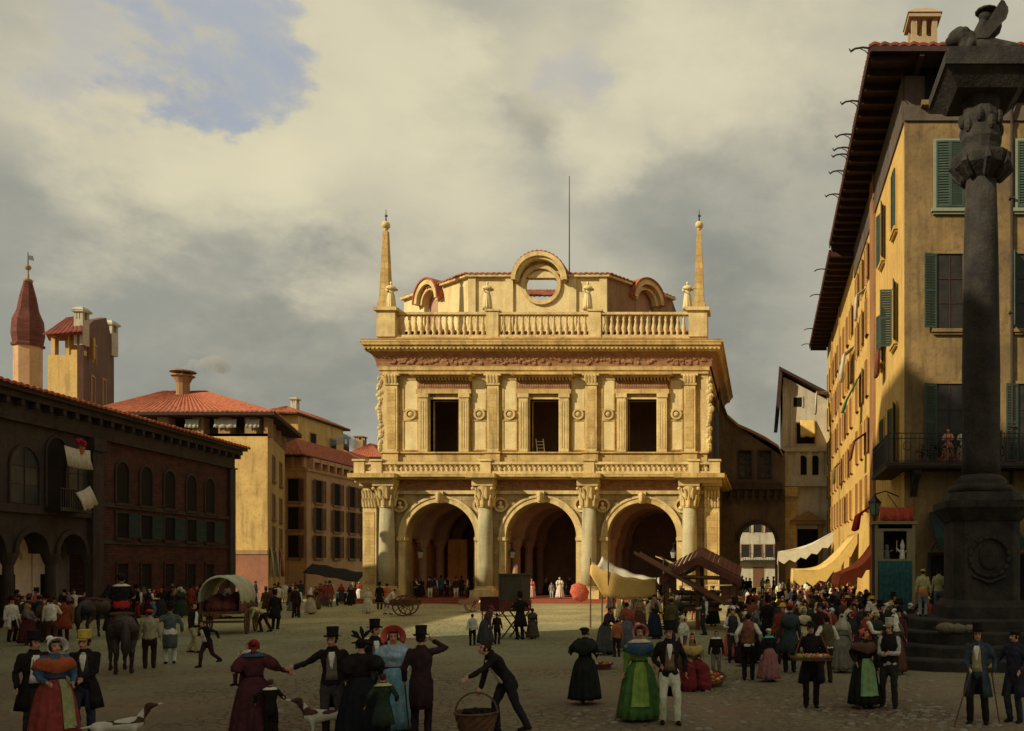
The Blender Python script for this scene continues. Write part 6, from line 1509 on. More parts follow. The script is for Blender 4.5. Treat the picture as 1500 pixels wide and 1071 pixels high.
# market women, boy, baskets
person(1001, 985, 'market woman in cream headscarf and loose white blouse turned to the stall', dict(sex='f', coat=(.44, .42, .30), skirt=(.10, .07, .05), hat=('kerchief', (.50, .40, .22)), puff=.07, yaw=20), 1.56, 70)
person(1013, 1008, 'seated market woman in veil and brown bodice with crimson skirt', dict(sex='f', coat=(.16, .12, .07), shawl=(.34, .24, .10), skirt=(.15, .03, .03), hat=('veil', (.42, .34, .20)), sit=True, hands={1: (.16, -.35, .72), -1: (-.14, -.36, .70)}), 1.72, 15, vox=.014)
person(1049, 993, 'boy in black jacket with a wide white collar behind the round basket', dict(coat=C['black'], style='jacket', trousers=(.16, .15, .13), collar=C['white'], hair=(.09, .045, .02)), 1.22, 0, vox=.015)
prod = [cloth((.40, .12, .05)), cloth((.42, .34, .20)), cloth((.30, .04, .03)), cloth((.22, .25, .08))]
Y = GY(1004); basket('round tilted basket of fruit on the ground before the boy', (PX(1040, Y), Y, .02), .38, .20, prod).rotation_euler = (R(18), 0, 0)
Y = GY(1010); basket('dark basket of red fruit beside the seated market woman', (PX(1003, Y), Y, 0), .30, .18, prod[::2])
Y = GY(980); basket('low basket beside the woman bending at the yellow tent', (PX(880, Y), Y, 0), .34, .16, prod)
# middle right
person(1096, 996, 'man in rust waistcoat and white shirtsleeves seen from behind', dict(coat=(.17, .085, .05), style='vest', trousers=C['black'], hair=C['black'], hands={1: (.30, -.02, .98), -1: (-.32, -.05, 1.02)}), 1.70, 178)
person(1126, 998, 'girl in pale cap and turquoise neckerchief with striped pink skirt', dict(sex='f', coat=C['black'], skirt=(.22, .12, .11), collar=(.08, .32, .34), hat=('cap', (.44, .40, .20)), wide=.40), 1.32, 25, vox=.016)
person(1157, 985, 'tall man in grey green cape and red cap seen from behind', dict(coat=(.045, .06, .055), style='frock', trousers=C['black'], hat=('cap', C['red']), shawl=(.05, .065, .06)), 1.86, 185)
t, f = person(1188, 1036, 'pedlar in black hat and black smock carrying a wide tray of wares', dict(coat=C['black'], style='frock', trousers=C['black'], hat=('brim', C['black']), hands={1: (.30, -.24, 1.08), -1: (-.30, -.24, 1.08)}), 1.72, 4)
pt = thing('tray', 'wide wicker tray of pears and trinkets hung on the pedlar', 'tray', (t.location.x, t.location.y-.44, 1.02))
mb = MB(); mb.slab([(.42*math.cos(a), .22*math.sin(a)) for a in [2*math.pi*i/24 for i in range(24)]], 0, .03); mb.limb([(.43*math.cos(a), .23*math.sin(a), .06) for a in [2*math.pi*i/24 for i in range(25)]], [.025]*25, n=6, caps=False); mb.build('rim', mat('wicker', (0, 0, 0)), pt)
mb = MB()
for i in range(34): mb.ell((rs.uniform(-.34, .34), rs.uniform(-.13, .13), .07), (.045, .045, .055), 8, 6, mi=i % 4)
mb.build('wares', prod, pt, True)
mb = MB()
for s_ in (-1, 1): mb.limb([(s_*.36, .0, .05), (s_*.18, .34, .52)], [.012, .012], n=5)
mb.build('strap', M_BROWNC, pt)
person(1211, 1000, 'man in olive waistcoat and white shirt sleeves behind the pedlar', dict(coat=C['olive'], style='vest', trousers=C['dkbrown'], hair=C['black'], hands={1: (.34, -.1, 1.15), -1: (-.2, -.2, 1.1)}), 1.66, 200)
person(1234, 985, 'woman in long grey dress and pale veil seen from behind', dict(sex='f', coat=(.22, .21, .17), skirt=(.17, .16, .13), hat=('veil', (.36, .33, .24)), wide=.36), 1.60, 170)
person(1266, 1037, 'woman with rosy headscarf, black dress and light green apron', dict(sex='f', coat=C['black'], skirt=(.02, .022, .02), apron=(.17, .24, .13), shawl=(.12, .07, .05), hat=('kerchief', (.40, .12, .11)), hands={1: (.10, -.2, 1.1), -1: (-.24, -.1, 1.0)}, yaw=30), 1.62, 25)
person(1303, 1037, 'man in tall pale hat, black waistcoat and white sleeves, hands held together', dict(coat=C['black'], style='vest', trousers=(.04, .035, .03), hat=('top', (.36, .32, .22)), shirt=(.34, .34, .30), hands={1: (.05, -.26, 1.14), -1: (-.07, -.26, 1.12)}, feet={1: (.12, -.05), -1: (-.16, .12)}, yaw=-15), 1.72, -10, vox=.011)
t, f = person(1432, 1060, 'gentleman with a grey blue coat over his shoulder leaning on a cane before the column', mk(style='frock', coat=(.05, .068, .082), vest=(.26, .23, .13), trousers=C['black'], hands={-1: (-.10, -.30, 1.02), 1: (.30, -.02, .95)}, feet={1: (.15, 0), -1: (-.12, -.08)}, yaw=12), 1.74, -8, vox=.011)
p = at_hand(t, f, -1); cane('walking cane of the gentleman with the blue grey coat', p, (p.x-.34, p.y-.15, 0))
t, f = person(1487, 1058, 'man in dark blue grey coat at the right edge holding a stick', mk(style='frock', coat=(.035, .035, .05), trousers=(.04, .045, .06), vest=None, hat=('cap', C['black']), hands={-1: (-.32, -.28, 1.08), 1: (.22, -.25, 1.0)}, yaw=-30), 1.70, -25)
p = at_hand(t, f, -1); cane('thin stick in the hand of the man at the right edge', p, (p.x+.16, p.y, 0))
# on the column steps
for px, lb, d in ((1352, 'man in yellow cap, cream shirt and orange sash standing on the column steps', dict(coat=(.34, .32, .16), style='jacket', trousers=(.20, .21, .20), hat=('cap', (.48, .36, .10)), sash=(.42, .17, .06))), (1375, 'man in cream shirt with dark hair on the column steps nearest the pedestal', dict(coat=(.30, .29, .16), style='jacket', trousers=(.14, .16, .18), hair=C['black']))):
    person(px, 0, lb, d, 1.5, 178, z=1.3, Y=28.5 if px < 1360 else 30.1, vox=.018)
# left middle
def P2(px, fy, lb, d, h=1.7, rot=0, **k): return person(px, fy, lb, d, h, rot, vox=k.pop('vox', .02), **k)
P2(219, 979, 'man in red cap and pale shirt with his back turned beside the horse', dict(coat=(.26, .23, .16), style='jacket', trousers=C['dkbrown'], hat=('cap', (.42, .06, .03))), 1.66, 180)
t, f = P2(249, 972, 'soldier in white trousers and dark cocked hat seen from behind', dict(coat=(.10, .12, .11), style='tail', trousers=(.40, .42, .36), hat=('top', C['black']), hands={1: (.34, -.2, 1.15), -1: (-.30, -.1, .95)}, sash=C['white']), 1.72, 182)
P2(283, 956, 'man in dark jacket and cream breeches walking beside the covered wagon', dict(coat=C['black'], style='jacket', trousers=(.30, .26, .15), vest=C['white'], feet={1: (.1, .2), -1: (-.1, -.16)}), 1.66, 60)
P2(304, 977, 'running boy in dark suit with arms flung out', dict(coat=C['black'], style='jacket', trousers=(.05, .02, .03), vest=C['white'], lean=16, hands={1: (.42, .1, 1.05), -1: (-.4, -.05, 1.15)}, feet={1: (.12, .42, .24), -1: (-.1, -.22, .09)}), 1.36, -50)
P2(386, 926, 'man in pale shirt bending low beside the wagon', dict(coat=(.36, .32, .18), style='jacket', trousers=C['dkbrown'], lean=68, hands={1: (.2, -.75, .35), -1: (-.2, -.7, .35)}, hat=('cap', C['brown']), feet={1: (.12, .3), -1: (-.12, -.05)}), 1.6, -75)
P2(403, 922, 'man in black coat standing behind the bending man', dict(coat=C['black'], style='frock', trousers=C['black'], hat=('top', C['black'])), 1.72, 160)
P2(108, 912, 'carter in white shirt raising a whip beside the dark horse', dict(coat=(.40, .38, .30), style='jacket', trousers=(.20, .20, .19), hands={1: (.40, -.25, 1.55), -1: (-.38, -.15, 1.2)}), 1.66, 20)
P2(430, 897, 'woman in grey dress with pale headscarf near the yellow house', dict(sex='f', coat=C['tan'], skirt=(.15, .14, .13), hat=('kerchief', C['white']), trail=.1), 1.6, 100)
P2(455, 900, 'woman in rust bodice, cream skirt and white headscarf walking', dict(sex='f', coat=C['rust'], skirt=(.34, .29, .20), hat=('veil', C['white'])), 1.62, 150)
P2(477, 888, 'woman in brown dress by the dark awning', dict(sex='f', coat=C['rust'], skirt=(.12, .09, .09), hat=('kerchief', C['tan'])), 1.6, 200)
P2(539, 899, 'woman in pale cream dress at the left corner of the palace', dict(sex='f', coat=(.46, .42, .30), skirt=(.40, .37, .25), hat=('kerchief', C['cream'])), 1.56, 170)
P2(556, 893, 'man in black coat beside the cream dressed woman', dict(coat=C['black'], style='frock', trousers=C['black'], hat=('top', C['black'])), 1.74, 170)
P2(567, 891, 'man in orange brown coat beside the palace column', dict(coat=(.36, .14, .05), style='frock', trousers=C['black'], hat=('beret', C['black'])), 1.7, 190)
P2(568, 900, 'porter in white shirt and trousers bending over the handles of a handcart', dict(coat=(.50, .47, .36), style='jacket', trousers=(.44, .42, .34), lean=38, hands={1: (.22, -.62, .72), -1: (-.22, -.62, .72)}, feet={1: (.1, .25), -1: (-.1, -.15)}), 1.68, 75)
P2(692, 946, 'boy in white shirt and dark trousers near the showman box, seen from behind', dict(coat=(.40, .40, .34), style='vest', trousers=C['black'], shirt=C['white']), 1.16, 180)
P2(711, 945, 'stooping woman in dark grey dress looking into the showman box', dict(sex='f', coat=(.09, .06, .05), skirt=(.06, .065, .07), lean=24, hat=('kerchief', C['rust'])), 1.5, 115)
P2(728, 944, 'boy in dark clothes under the showman box', dict(coat=C['dkbrown'], style='jacket', trousers=C['black']), 1.16, 165)
P2(762, 937, 'showman in black coat and black hat standing close behind his tall box', dict(coat=C['black'], style='frock', trousers=C['black'], hat=('top', C['black']), hands={-1: (-.3, -.2, 1.3), 1: (.2, -.25, 1.3)}), 1.78, 200)
P2(780, 936, 'kneeling child in dark shawl beside the showman box', dict(sex='f', coat=C['dkbrown'], skirt=(.09, .07, .05), shawl=C['olive'], hat=('kerchief', C['dkbrown'])), 1.22, 160)
P2(820, 0, 'woman in white gown standing on the palace step below the middle arch', dict(sex='f', coat=(.58, .50, .40), skirt=(.56, .44, .36), hat=('kerchief', C['white']), puff=.09, wide=.34), 1.72, 5, z=.32, Y=71.2)
P2(808, 0, 'child in grey standing beside the woman in white gown', dict(coat=(.2, .19, .17), style='jacket', trousers=(.35, .32, .27)), 1.3, 0, z=.32, Y=71.2)
P2(779, 0, 'person in pale pink clothes at the edge of the middle arch', dict(sex='f', coat=C['pink'], skirt=(.46, .28, .22), hat=('kerchief', C['pink'])), 1.6, 0, z=.32, Y=71.2)
P2(630, 0, 'man in white trousers under the left palace arch', dict(coat=C['dkbrown'], style='jacket', trousers=(.45, .42, .34), hat=('top', C['black'])), 1.66, 0, z=.32, Y=71.4)
P2(668, 0, 'man in pale trousers at the right side of the left palace arch', dict(coat=C['dkbrown'], style='jacket', trousers=(.46, .40, .28), hat=('top', C['black'])), 1.66, 0, z=.32, Y=71.4)
# by the yellow tent
P2(886, 959, 'woman in dark shawl bending with a child at the left of the yellow tent', dict(sex='f', coat=(.06, .035, .035), skirt=(.09, .09, .09), lean=20, hat=None, hands={1: (.2, -.45, 1.1), -1: (-.2, -.4, 1.05)}), 1.6, 60)
P2(904, 962, 'child in orange brown clothes facing the woman in dark shawl', dict(coat=(.30, .13, .06), style='jacket', trousers=C['dkbrown']), 1.2, 200)
P2(893, 956, 'small child in pink between the two figures at the yellow tent', dict(sex='f', coat=C['pink'], skirt=(.36, .14, .10)), .95, 180)
P2(918, 953, 'woman with long grey apron under the yellow tent', dict(sex='f', coat=(.24, .09, .06), skirt=(.12, .12, .13), hat=None, apron=None, hair=C['black']), 1.66, 175)
P2(937, 930, 'woman in brown mantilla veil selling behind the yellow tent', dict(sex='f', coat=C['tan'], skirt=C['brown'], hat=('veil', (.26, .22, .16))), 1.6, 5)
# stage lady, yellow ladies before the gateway
P2(1125, 878, 'woman in yellow dress walking out of the gateway, the farther of two', dict(sex='f', coat=(.55, .48, .22), skirt=(.55, .46, .15), hat=('kerchief', C['white'])), 1.62, 10)
P2(1141, 886, 'woman in yellow dress with white sleeves, the nearer of two by the gateway', dict(sex='f', coat=(.56, .48, .26), skirt=(.52, .42, .12), hat=('kerchief', C['white'])), 1.66, 175)
P2(1106, 885, 'child in white shirt and dark breeches in the sun before the gateway', dict(coat=(.5, .46, .36), style='jacket', trousers=C['black']), 1.15, 0)
P2(1095, 884, 'small child in red and white before the gateway', dict(sex='f', coat=C['white'], skirt=(.4, .10, .07)), 1.0, 0)
P2(1175, 893, 'seated looking woman in peach dress and pale hat under the yellow awning', dict(sex='f', coat=(.52, .26, .17), skirt=(.48, .26, .16), hat=('brim', (.50, .44, .24))), 1.66, 175)
P2(1210, 889, 'woman in yellow shawl and white headscarf under the yellow awning', dict(sex='f', coat=(.50, .40, .10), skirt=(.4, .3, .08), shawl=(.52, .42, .12), hat=('kerchief', C['white'])), 1.7, 0)
P2(1103, 940, 'man in rust coat and dark hat in the middle of the market crowd', dict(coat=(.20, .09, .05), style='frock', trousers=C['black'], hat=('brim', C['dkbrown'])), 1.66, 200)
P2(1124, 950, 'man in black frock coat and tall black hat beside the girl with turquoise kerchief', dict(coat=C['black'], style='frock', trousers=C['black'], hat=('top', C['black'])), 1.76, 185)
P2(1076, 955, 'man in dark coat and tall brown hat beside the timber stall', dict(coat=C['black'], style='frock', trousers=C['black'], hat=('top', C['dkbrown'])), 1.74, 165)
# women on the balcony
for i, (px, lb, c, hc) in enumerate(((1389, 'woman in rosy dress with flowers in her hair on the corner balcony', (.40, .18, .12), None), (1411, 'woman in white blouse on the corner balcony, close to the column', (.45, .38, .28), ('kerchief', (.40, .14, .06))))):
    P2(px, 0, lb, dict(sex='f', coat=c, skirt=c, hat=hc, hands={1: (.15, -.4, 1.15), -1: (-.15, -.4, 1.15)}), 1.6, -10, z=PZ(680, 37.8), Y=38.35)
# statues of the palace roof and hall
def statue(px, Y, z, h, label, rot=0):
    t, f = person(px, 0, label, dict(sex='f', coat=M_PALE, skirt=M_PALE, shawl=M_PALE, bald=1, wide=.24, hem=.02, hands={1: (.34, -.1, 1.3), -1: (-.2, -.25, 1.1)}), h, rot, z=z, Y=Y, vox=.02, group='statues along the palace roof', name='statue')
    for c in t.children:
        if c.data.name.startswith('hat') or c.data.users > 1: c.data = c.data.copy()
        for i in range(len(c.data.materials)): c.data.materials[i] = M_PALE
for px, lb in ((573, 'stone statue standing beside the left obelisk'), (714, 'stone statue left of the round window on the palace roof'), (861, 'stone statue right of the round window on the palace roof'), (1007, 'stone statue standing beside the right obelisk')):
    statue(px, YU-.35, za1+.2, 2.35, lb)
# ================================================================ CROWD (copies of a few figures, each with its own clothes)
def proto(d, vox=.026):
    t = bpy.data.objects.new('person', None); COL.objects.link(t); parts, f = make_parts(d, vox)
    for nm, me, M in parts:
        o = link(nm, me, t)
        if M is not None: o.matrix_local = M
    return t
PR = [('man', proto(dict(coat=C['black'], style='frock', trousers=C['black'], hat=('top', C['black'])))),
      ('man', proto(dict(coat=C['brown'], style='jacket', trousers=C['black'], hat=('brim', C['brown']), hands={1: (.2, -.25, 1.1)}))),
      ('man', proto(dict(coat=C['brown'], style='vest', trousers=C['black'], hands={-1: (-.2, -.3, 1.15)}))),
      ('man', proto(dict(coat=C['brown'], style='jacket', trousers=C['brown'], hat=('cap', C['red']), feet={1: (.1, .12), -1: (-.1, -.14)}))),
      ('woman', proto(dict(sex='f', coat=C['brown'], skirt=C['brown'], hat=('kerchief', C['white']), puff=.05))),
      ('woman', proto(dict(sex='f', coat=C['brown'], skirt=C['brown'], hat=('veil', C['white']), hands={1: (.12, -.3, 1.05), -1: (-.12, -.3, 1.05)}))),
      ('woman', proto(dict(sex='f', coat=C['brown'], skirt=C['brown'], shawl=C['tan'], hat=('bonnet', C['cream'])))),
      ('boy', proto(dict(coat=C['brown'], style='jacket', trousers=C['dkgrey'], collar=C['white'])))]
CN = dict(black='black', dkbrown='umber', dkgrey='charcoal', brown='brown', navy='navy', white='white', cream='cream', grey='grey', red='red', pink='pink', ochre='ochre', green='green', dkgreen='bottle-green', blue='blue', orange='orange', teal='teal', rust='rust', plum='plum', tan='tan', olive='olive')
HATN = {0: 'tall %s hat', 1: '%s brimmed hat', 3: '%s cap', 4: '%s headscarf', 5: '%s veil', 6: '%s bonnet'}
used0 = set(); ORD = ['first', 'second', 'third', 'fourth', 'fifth', 'sixth', 'seventh', 'eighth', 'ninth', 'tenth']
def ordinal(i): return ORD[i] if i < 10 else ('%dth' % (i+1) if (i+1) % 10 not in (1, 2, 3) or 10 < i+1 < 14 else '%d%s' % (i+1, {1: 'st', 2: 'nd', 3: 'rd'}[(i+1) % 10]))
rc = random.Random(12)
def crowd(place, spots, group, bright=.15, z=0.0, kids=.06, face=None):
    seen = {}
    sp = sorted(spots, key=lambda s_: s_[0])
    for px, fy, h in sp:
        r_ = rc.random(); k = 7 if r_ < kids else rc.choice([0, 0, 1, 2, 2, 3, 4, 4, 5, 6])
        dark = ['black', 'black', 'dkbrown', 'dkgrey', 'brown', 'navy', 'dkgreen', 'plum', 'rust', 'olive']; lite = ['white', 'cream', 'tan', 'ochre', 'pink', 'orange', 'teal', 'blue', 'grey']
        c1 = rc.choice(lite if rc.random() < bright else dark); c2 = rc.choice(dark if rc.random() > bright else lite)
        c3 = {0: rc.choice(['black', 'black', 'dkbrown', 'grey']), 1: rc.choice(['brown', 'ochre', 'black', 'dkbrown']), 3: rc.choice(['red', 'olive', 'brown', 'red']), 4: rc.choice(['white', 'cream', 'red', 'pink', 'ochre']), 5: rc.choice(['white', 'grey', 'cream', 'tan']), 6: rc.choice(['cream', 'white', 'pink', 'tan'])}.get(k)
        kind, src = PR[k]; Y = GY(fy, z)
        if k in used0: r = src.copy(); COL.objects.link(r); kids_ = [c.copy() for c in src.children]
        else: r = src; kids_ = None; used0.add(k)
        if kids_ is not None:
            for c in kids_: COL.objects.link(c); c.parent = r
        r.location = (PX(px, Y), Y, z); hh = h*(.68 if k == 7 else .95 if kind == 'woman' else 1); r.scale = (hh/1.72,)*3
        r.rotation_euler = (0, 0, R((face if face is not None else rc.choice([0, 180, 180, 90, 270, 200, 160]))+rc.uniform(-35, 35))-math.atan2(PX(px, Y), Y))
        skin = r.children
        for c in skin:
            nm = c.name.split('.')[0]; m = {'coat': c1, 'coat_tails': c1, 'bodice': c1, 'waistcoat': c1, 'trousers': c2, 'skirt': c2, 'shawl': c2, 'hat': c3}.get(nm)
            if m and c.material_slots:
                c.material_slots[0].link = 'OBJECT'; c.material_slots[0].material = cloth(C[m])
        gar = {'man': '%s %s' % (CN[c1], ['coat', 'jacket', 'waistcoat', 'jacket'][k] if k < 4 else ''), 'woman': '%s bodice, %s skirt' % (CN[c1], CN[c2]), 'boy': '%s jacket' % CN[c1]}[kind]
        lab = ('%s in %s' % (kind, gar)).strip()+((', '+HATN[k] % CN[c3]) if k in HATN else ', bareheaded')
        if lab+place in seen: seen[lab+place] += 1
        else: seen[lab+place] = 0
        r['label'] = ''; r['_l'] = lab; r['_p'] = place; r['category'] = 'person'; r['group'] = group; r.name = 'person'
def spread(n, x0, x1, y0, y1, mind=7, h=(1.6, 1.78), seed=1, ok=None):
    q = random.Random(seed); out = []; tries = 0
    while len(out) < n and tries < n*60:
        tries += 1; x, y = q.uniform(x0, x1), q.uniform(y0, y1)
        if ok and not ok(x, y): continue
        Y = GY(y); X = PX(x, Y)
        if all(math.hypot(X-a, Y-b) > .62 for _, _, _, a, b in out) and all(abs(x-o[0]) > mind*.4 or abs(y-o[1]) > 4 for o in out) and all(math.hypot(X-p_.location.x, Y-p_.location.y) > .6 for p_ in PEOPLE): out.append((x, y, q.uniform(*h), X, Y))
    return [o[:3] for o in out]
crowd('in market crowd', spread(120, 1140, 1360, 876, 958, 8, seed=2, ok=lambda x, y: y > 874+(x-1150)*.03), 'people in the market crowd', .08)
crowd('near the tray pedlar', spread(30, 1060, 1330, 948, 990, 10, seed=22, ok=lambda x, y: not (1150 < x < 1215 and y > 975)), 'people nearest in the market crowd', .08)
crowd('under yellow awning', spread(20, 1165, 1290, 880, 896, 7, seed=3), 'people below the awnings', .35)
crowd('by timber stall', spread(34, 950, 1150, 898, 952, 9, seed=4, ok=lambda x, y: not (985 < x < 1060 and y > 935)), 'people around the timber stall', .2)
crowd('in gateway arch', spread(7, 1086, 1136, 864, 874, 5, seed=5), 'people in the gateway', .2)
crowd('beside brick palace', spread(40, 150, 335, 891, 906, 7, seed=6, ok=lambda x, y: GY(y) < 57+(x-150)*.012), 'people along the sooty palace', .12)
crowd('at left arcade', spread(26, 12, 112, 902, 946, 8, seed=7), 'people at the arcade', .2)
crowd('beyond the wagon', spread(18, 345, 470, 880, 906, 7, seed=8), 'people near the yellow house', .3)
crowd('by dark awning', spread(9, 470, 535, 880, 890, 6, seed=9), 'people by the dark awning', .35)
crowd('in left portico arch', [(x, GY_, 1.66) for x, GY_ in [(608, 876), (617, 874), (628, 873), (637, 875), (646, 872), (655, 874), (662, 872), (676, 873), (685, 875), (691, 872), (650, 869), (671, 869)]], 'people inside the portico', .1, z=.32)
crowd('in other portico arches', [(x, y, 1.66) for x, y in [(750, 874), (759, 872), (768, 875), (800, 872), (834, 873), (902, 874), (915, 872), (930, 874), (950, 872), (968, 874)]], 'people inside the portico', .1, z=.32)
crowd('behind the column', spread(4, 1478, 1500, 895, 915, 8, seed=10), 'people behind the column', .15)
crowd('under yellow tent', spread(7, 888, 950, 900, 925, 8, seed=14), 'people under the tent', .2)

# the 300 people that show largest stay single; the farthest ones behind them become one distant crowd
allp = [o for o in COL.objects if o.get('category') == 'person']
cr = sorted([o for o in allp if o.get('_p')], key=lambda o: o.location.y*(1.72/(o.scale[0]*1.72)))
keep_n = 296-(len(allp)-len(cr)); far = cr[keep_n:]
if far:
    bpy.context.view_layer.update(); meshes = [c for o in far for c in o.children]; mats = [(c.matrix_world.copy()) for c in meshes]
    for c, M in zip(meshes, mats): c.parent = None; c.matrix_world = M
    base = link('distant_crowd', bpy.data.meshes.new('distant_crowd'))
    with bpy.context.temp_override(active_object=base, object=base, selected_objects=[base]+meshes, selected_editable_objects=[base]+meshes): bpy.ops.object.join()
    for o in far: bpy.data.objects.remove(o)
    tag(base, 'small distant people standing inside the portico arches and far behind the square', 'crowd', kind='stuff')
groups_ = {}
for o in COL.objects:
    if o.get('_p'): groups_.setdefault(o['_p'], []).append(o)
for place, mine in groups_.items():
    mine.sort(key=lambda o: (o.location.x/o.location.y)); by = {}
    for o in mine: by.setdefault(o['_l'], []).append(o)
    for l, os_ in by.items():
        for i, o in enumerate(os_): o['label'] = '%s, %s' % (l, place) if len(os_) == 1 else '%s, %s, %s from left' % (l, place, ordinal(i))
    for o in mine: del o['_l']; del o['_p']

# ================================================================ HORSES, RIDER
M_HORSE = mat('dark_horse_coat', (.030, .019, .015), .6, (.018, .012, .010), 3, .6, .1, spec=.3); M_DOGW = mat('white_dog_coat', (.50, .48, .38), .9, (.36, .33, .25), 6, .7, .3); M_DOGB = mat('brown_dog_coat', (.07, .03, .02), .8, None, 5, .6, .2)
def horse(label, x, y, rot, h=1.6):
    t = thing('horse', label, 'horse', (x, y, 0), R(rot)-math.atan2(x, y)); t.scale = (h/1.6,)*3       # head towards -y
    mb = MB()
    mb.limb([(0, .72, 1.22), (0, .40, 1.30), (0, 0, 1.24), (0, -.42, 1.24), (0, -.66, 1.28)], [(.25, .27), (.31, .31), (.30, .33), (.27, .33), (.19, .27)], side=(1, 0, 0), n=14)
    mb.limb([(0, -.60, 1.36), (0, -.86, 1.66), (0, -1.02, 1.92)], [(.14, .27), (.10, .19), (.085, .14)], side=(1, 0, 0), n=12)
    mb.limb([(0, -1.0, 1.96), (0, -1.18, 1.84), (0, -1.42, 1.56), (0, -1.47, 1.50)], [(.10, .13), (.10, .14), (.065, .08), (.06, .065)], side=(1, 0, 0), n=12)
    for k in (-1, 1):
        mb.limb([(k*.06, -.98, 2.04), (k*.075, -.97, 2.17)], [.03, .012], n=6)
        mb.limb([(k*.16, -.52, 1.10), (k*.17, -.50, .82), (k*.16, -.52, .50), (k*.16, -.50, .18), (k*.16, -.55, .05)], [.13, .085, .058, .042, .060], n=10)
        mb.limb([(k*.17, .62, 1.16), (k*.19, .56, .86), (k*.17, .80, .56), (k*.17, .74, .20), (k*.17, .70, .05)], [.20, .13, .068, .045, .060], n=10)
    o = link('body', fin(remesh(mb, .03, 2), M_HORSE, .005), t)
    mb = MB(); mb.limb([(0, .96, 1.34), (0, 1.10, 1.10), (0, 1.10, .7), (0, 1.05, .45)], [.05, .10, .11, .03], n=10); link('tail', fin(mb.mesh('tail', [], True), M_HORSE), t)
    mb = MB()
    for i in range(9): u = i/8; mb.ell((0.05*(-1)**i, -.56-.44*u, 1.62+.42*u), (.05, .10, .12), 8, 6)
    link('mane', fin(mb.mesh('mane', [], True), C['black']), t)
    mb = MB(); mb.limb([(-.02, .1, 1.53), (-.02, -.22, 1.55)], [(.24, .06), (.22, .06)], side=(1, 0, 0), n=12); mb.limb([(0, .42, 1.58), (0, .2, 1.60)], [(.30, .05), (.27, .05)], side=(1, 0, 0), n=12); link('saddle', fin(mb.mesh('saddle', [], True), (.10, .045, .035)), t)
    return t
Yh = GY(984)
horse('dark horse seen from behind carrying a rider', PX(176, Yh), Yh, 186, 1.62)
t = thing('person', 'rider in black coat and cocked hat on the dark horse, seen from behind', 'person', (PX(176, Yh)+.0, Yh+.05, .92), R(184)-math.atan2(PX(176, Yh), Yh))
parts, f = make_parts(dict(coat=C['black'], style='jacket', trousers=C['black'], sash=C['red'], hat=('brim', C['black']), tilt=8, collar=C['white'], hands={1: (.2, -.35, 1.1), -1: (-.2, -.35, 1.1)}, feet={1: (.36, -.05, .30), -1: (-.36, -.05, .30)}), .018)
for nm, me, M in parts:
    o = link(nm, me, t)
    if M is not None: o.matrix_local = M
Yh = GY(934); horse('second dark horse standing half hidden left of the mounted one', PX(139, Yh), Yh, 150, 1.6)

# ================================================================ DOGS
def dog(label, px, fy, rot, Y=None):
    Y = Y or GY(fy); t = thing('dog', label, 'dog', (PX(px, Y), Y, 0), R(rot)-math.atan2(PX(px, Y), Y)); t.scale = (.88,)*3      # head towards -y
    mb = MB(); mb.limb([(0, .30, .47), (0, .05, .47), (0, -.22, .46), (0, -.32, .50)], [(.09, .10), (.085, .10), (.10, .15), (.08, .11)], side=(1, 0, 0), n=12)
    mb.limb([(0, -.32, .56), (0, -.44, .72)], [(.06, .08), (.05, .06)], side=(1, 0, 0)); mb.ell((0, -.48, .78), (.058, .085, .06)); mb.limb([(0, -.53, .78), (0, -.66, .80)], [(.035, .03), (.022, .02)], side=(1, 0, 0))
    for k in (-1, 1):
        mb.limb([(k*.06, -.24, .42), (k*.065, -.22, .24), (k*.065, -.25, .05), (k*.065, -.29, .03)], [.06, .032, .022, .026], n=8)
        mb.limb([(k*.07, .28, .44), (k*.075, .22, .28), (k*.075, .36, .16), (k*.075, .33, .03), (k*.075, .28, .03)], [.075, .05, .026, .022, .026], n=8)
    mb.limb([(0, .36, .50), (0, .50, .48), (0, .62, .55)], [.025, .018, .010], n=8)
    me = remesh(mb, .014, 2); me.materials.append(M_DOGW); me.materials.append(M_DOGB); me.materials.append(M_EYE)
    me.polygons.foreach_set('material_index', [1 if (p.center.y < -.38 or (p.center.z > .5 and noise.noise(p.center*5) > .18)) and not (p.center.y < -.6) else 0 for p in me.polygons]); link('body', me, t)
    mb = MB()
    for k in (-1, 1): mb.limb([(k*.05, -.44, .81), (k*.085, -.45, .73), (k*.075, -.47, .69)], [(.02, .012), (.035, .014), (.015, .01)], n=8)
    link('ear', fin(mb.mesh('ear', [], True), M_DOGB), t); return t
dog('white and brown dog looking up at the woman in plum', 478, 1084, -92)
dog('low white and dark dog beside the man in yellow hat', 172, 1102, 95)

# ================================================================ CARTS
def wheel(mb, x, y, z, r, ax='x', th=.07, spokes=10):
    M0 = mb.M; mb.M = M0 @ Matrix.Translation((x, y, z)) @ (Matrix.Rotation(R(90), 4, 'Z') if ax == 'x' else Matrix())
    arch_ring(mb, 0, 0, r*.88, r, -th/2, th/2, 22, 0, 2*math.pi); arch_ring(mb, 0, 0, .001, r*.16, -th, th, 12, 0, 2*math.pi)
    for k in range(spokes): a = 2*math.pi*k/spokes; mb.limb([(r*.1*math.cos(a), 0, r*.1*math.sin(a)), (r*.9*math.cos(a), 0, r*.9*math.sin(a))], [.022, .02], n=5, caps=False)
    mb.M = M0
Yw = GY(930)+1.0
t = thing('covered_wagon', 'covered wagon with greenish white canvas hood and spoked wheels', 'wagon', (PX(334, Yw), Yw, 0), R(-13)-math.atan2(PX(334, Yw), Yw)); t.scale = (.88, .72, .92)
mb = MB(); n = 16; rows = []
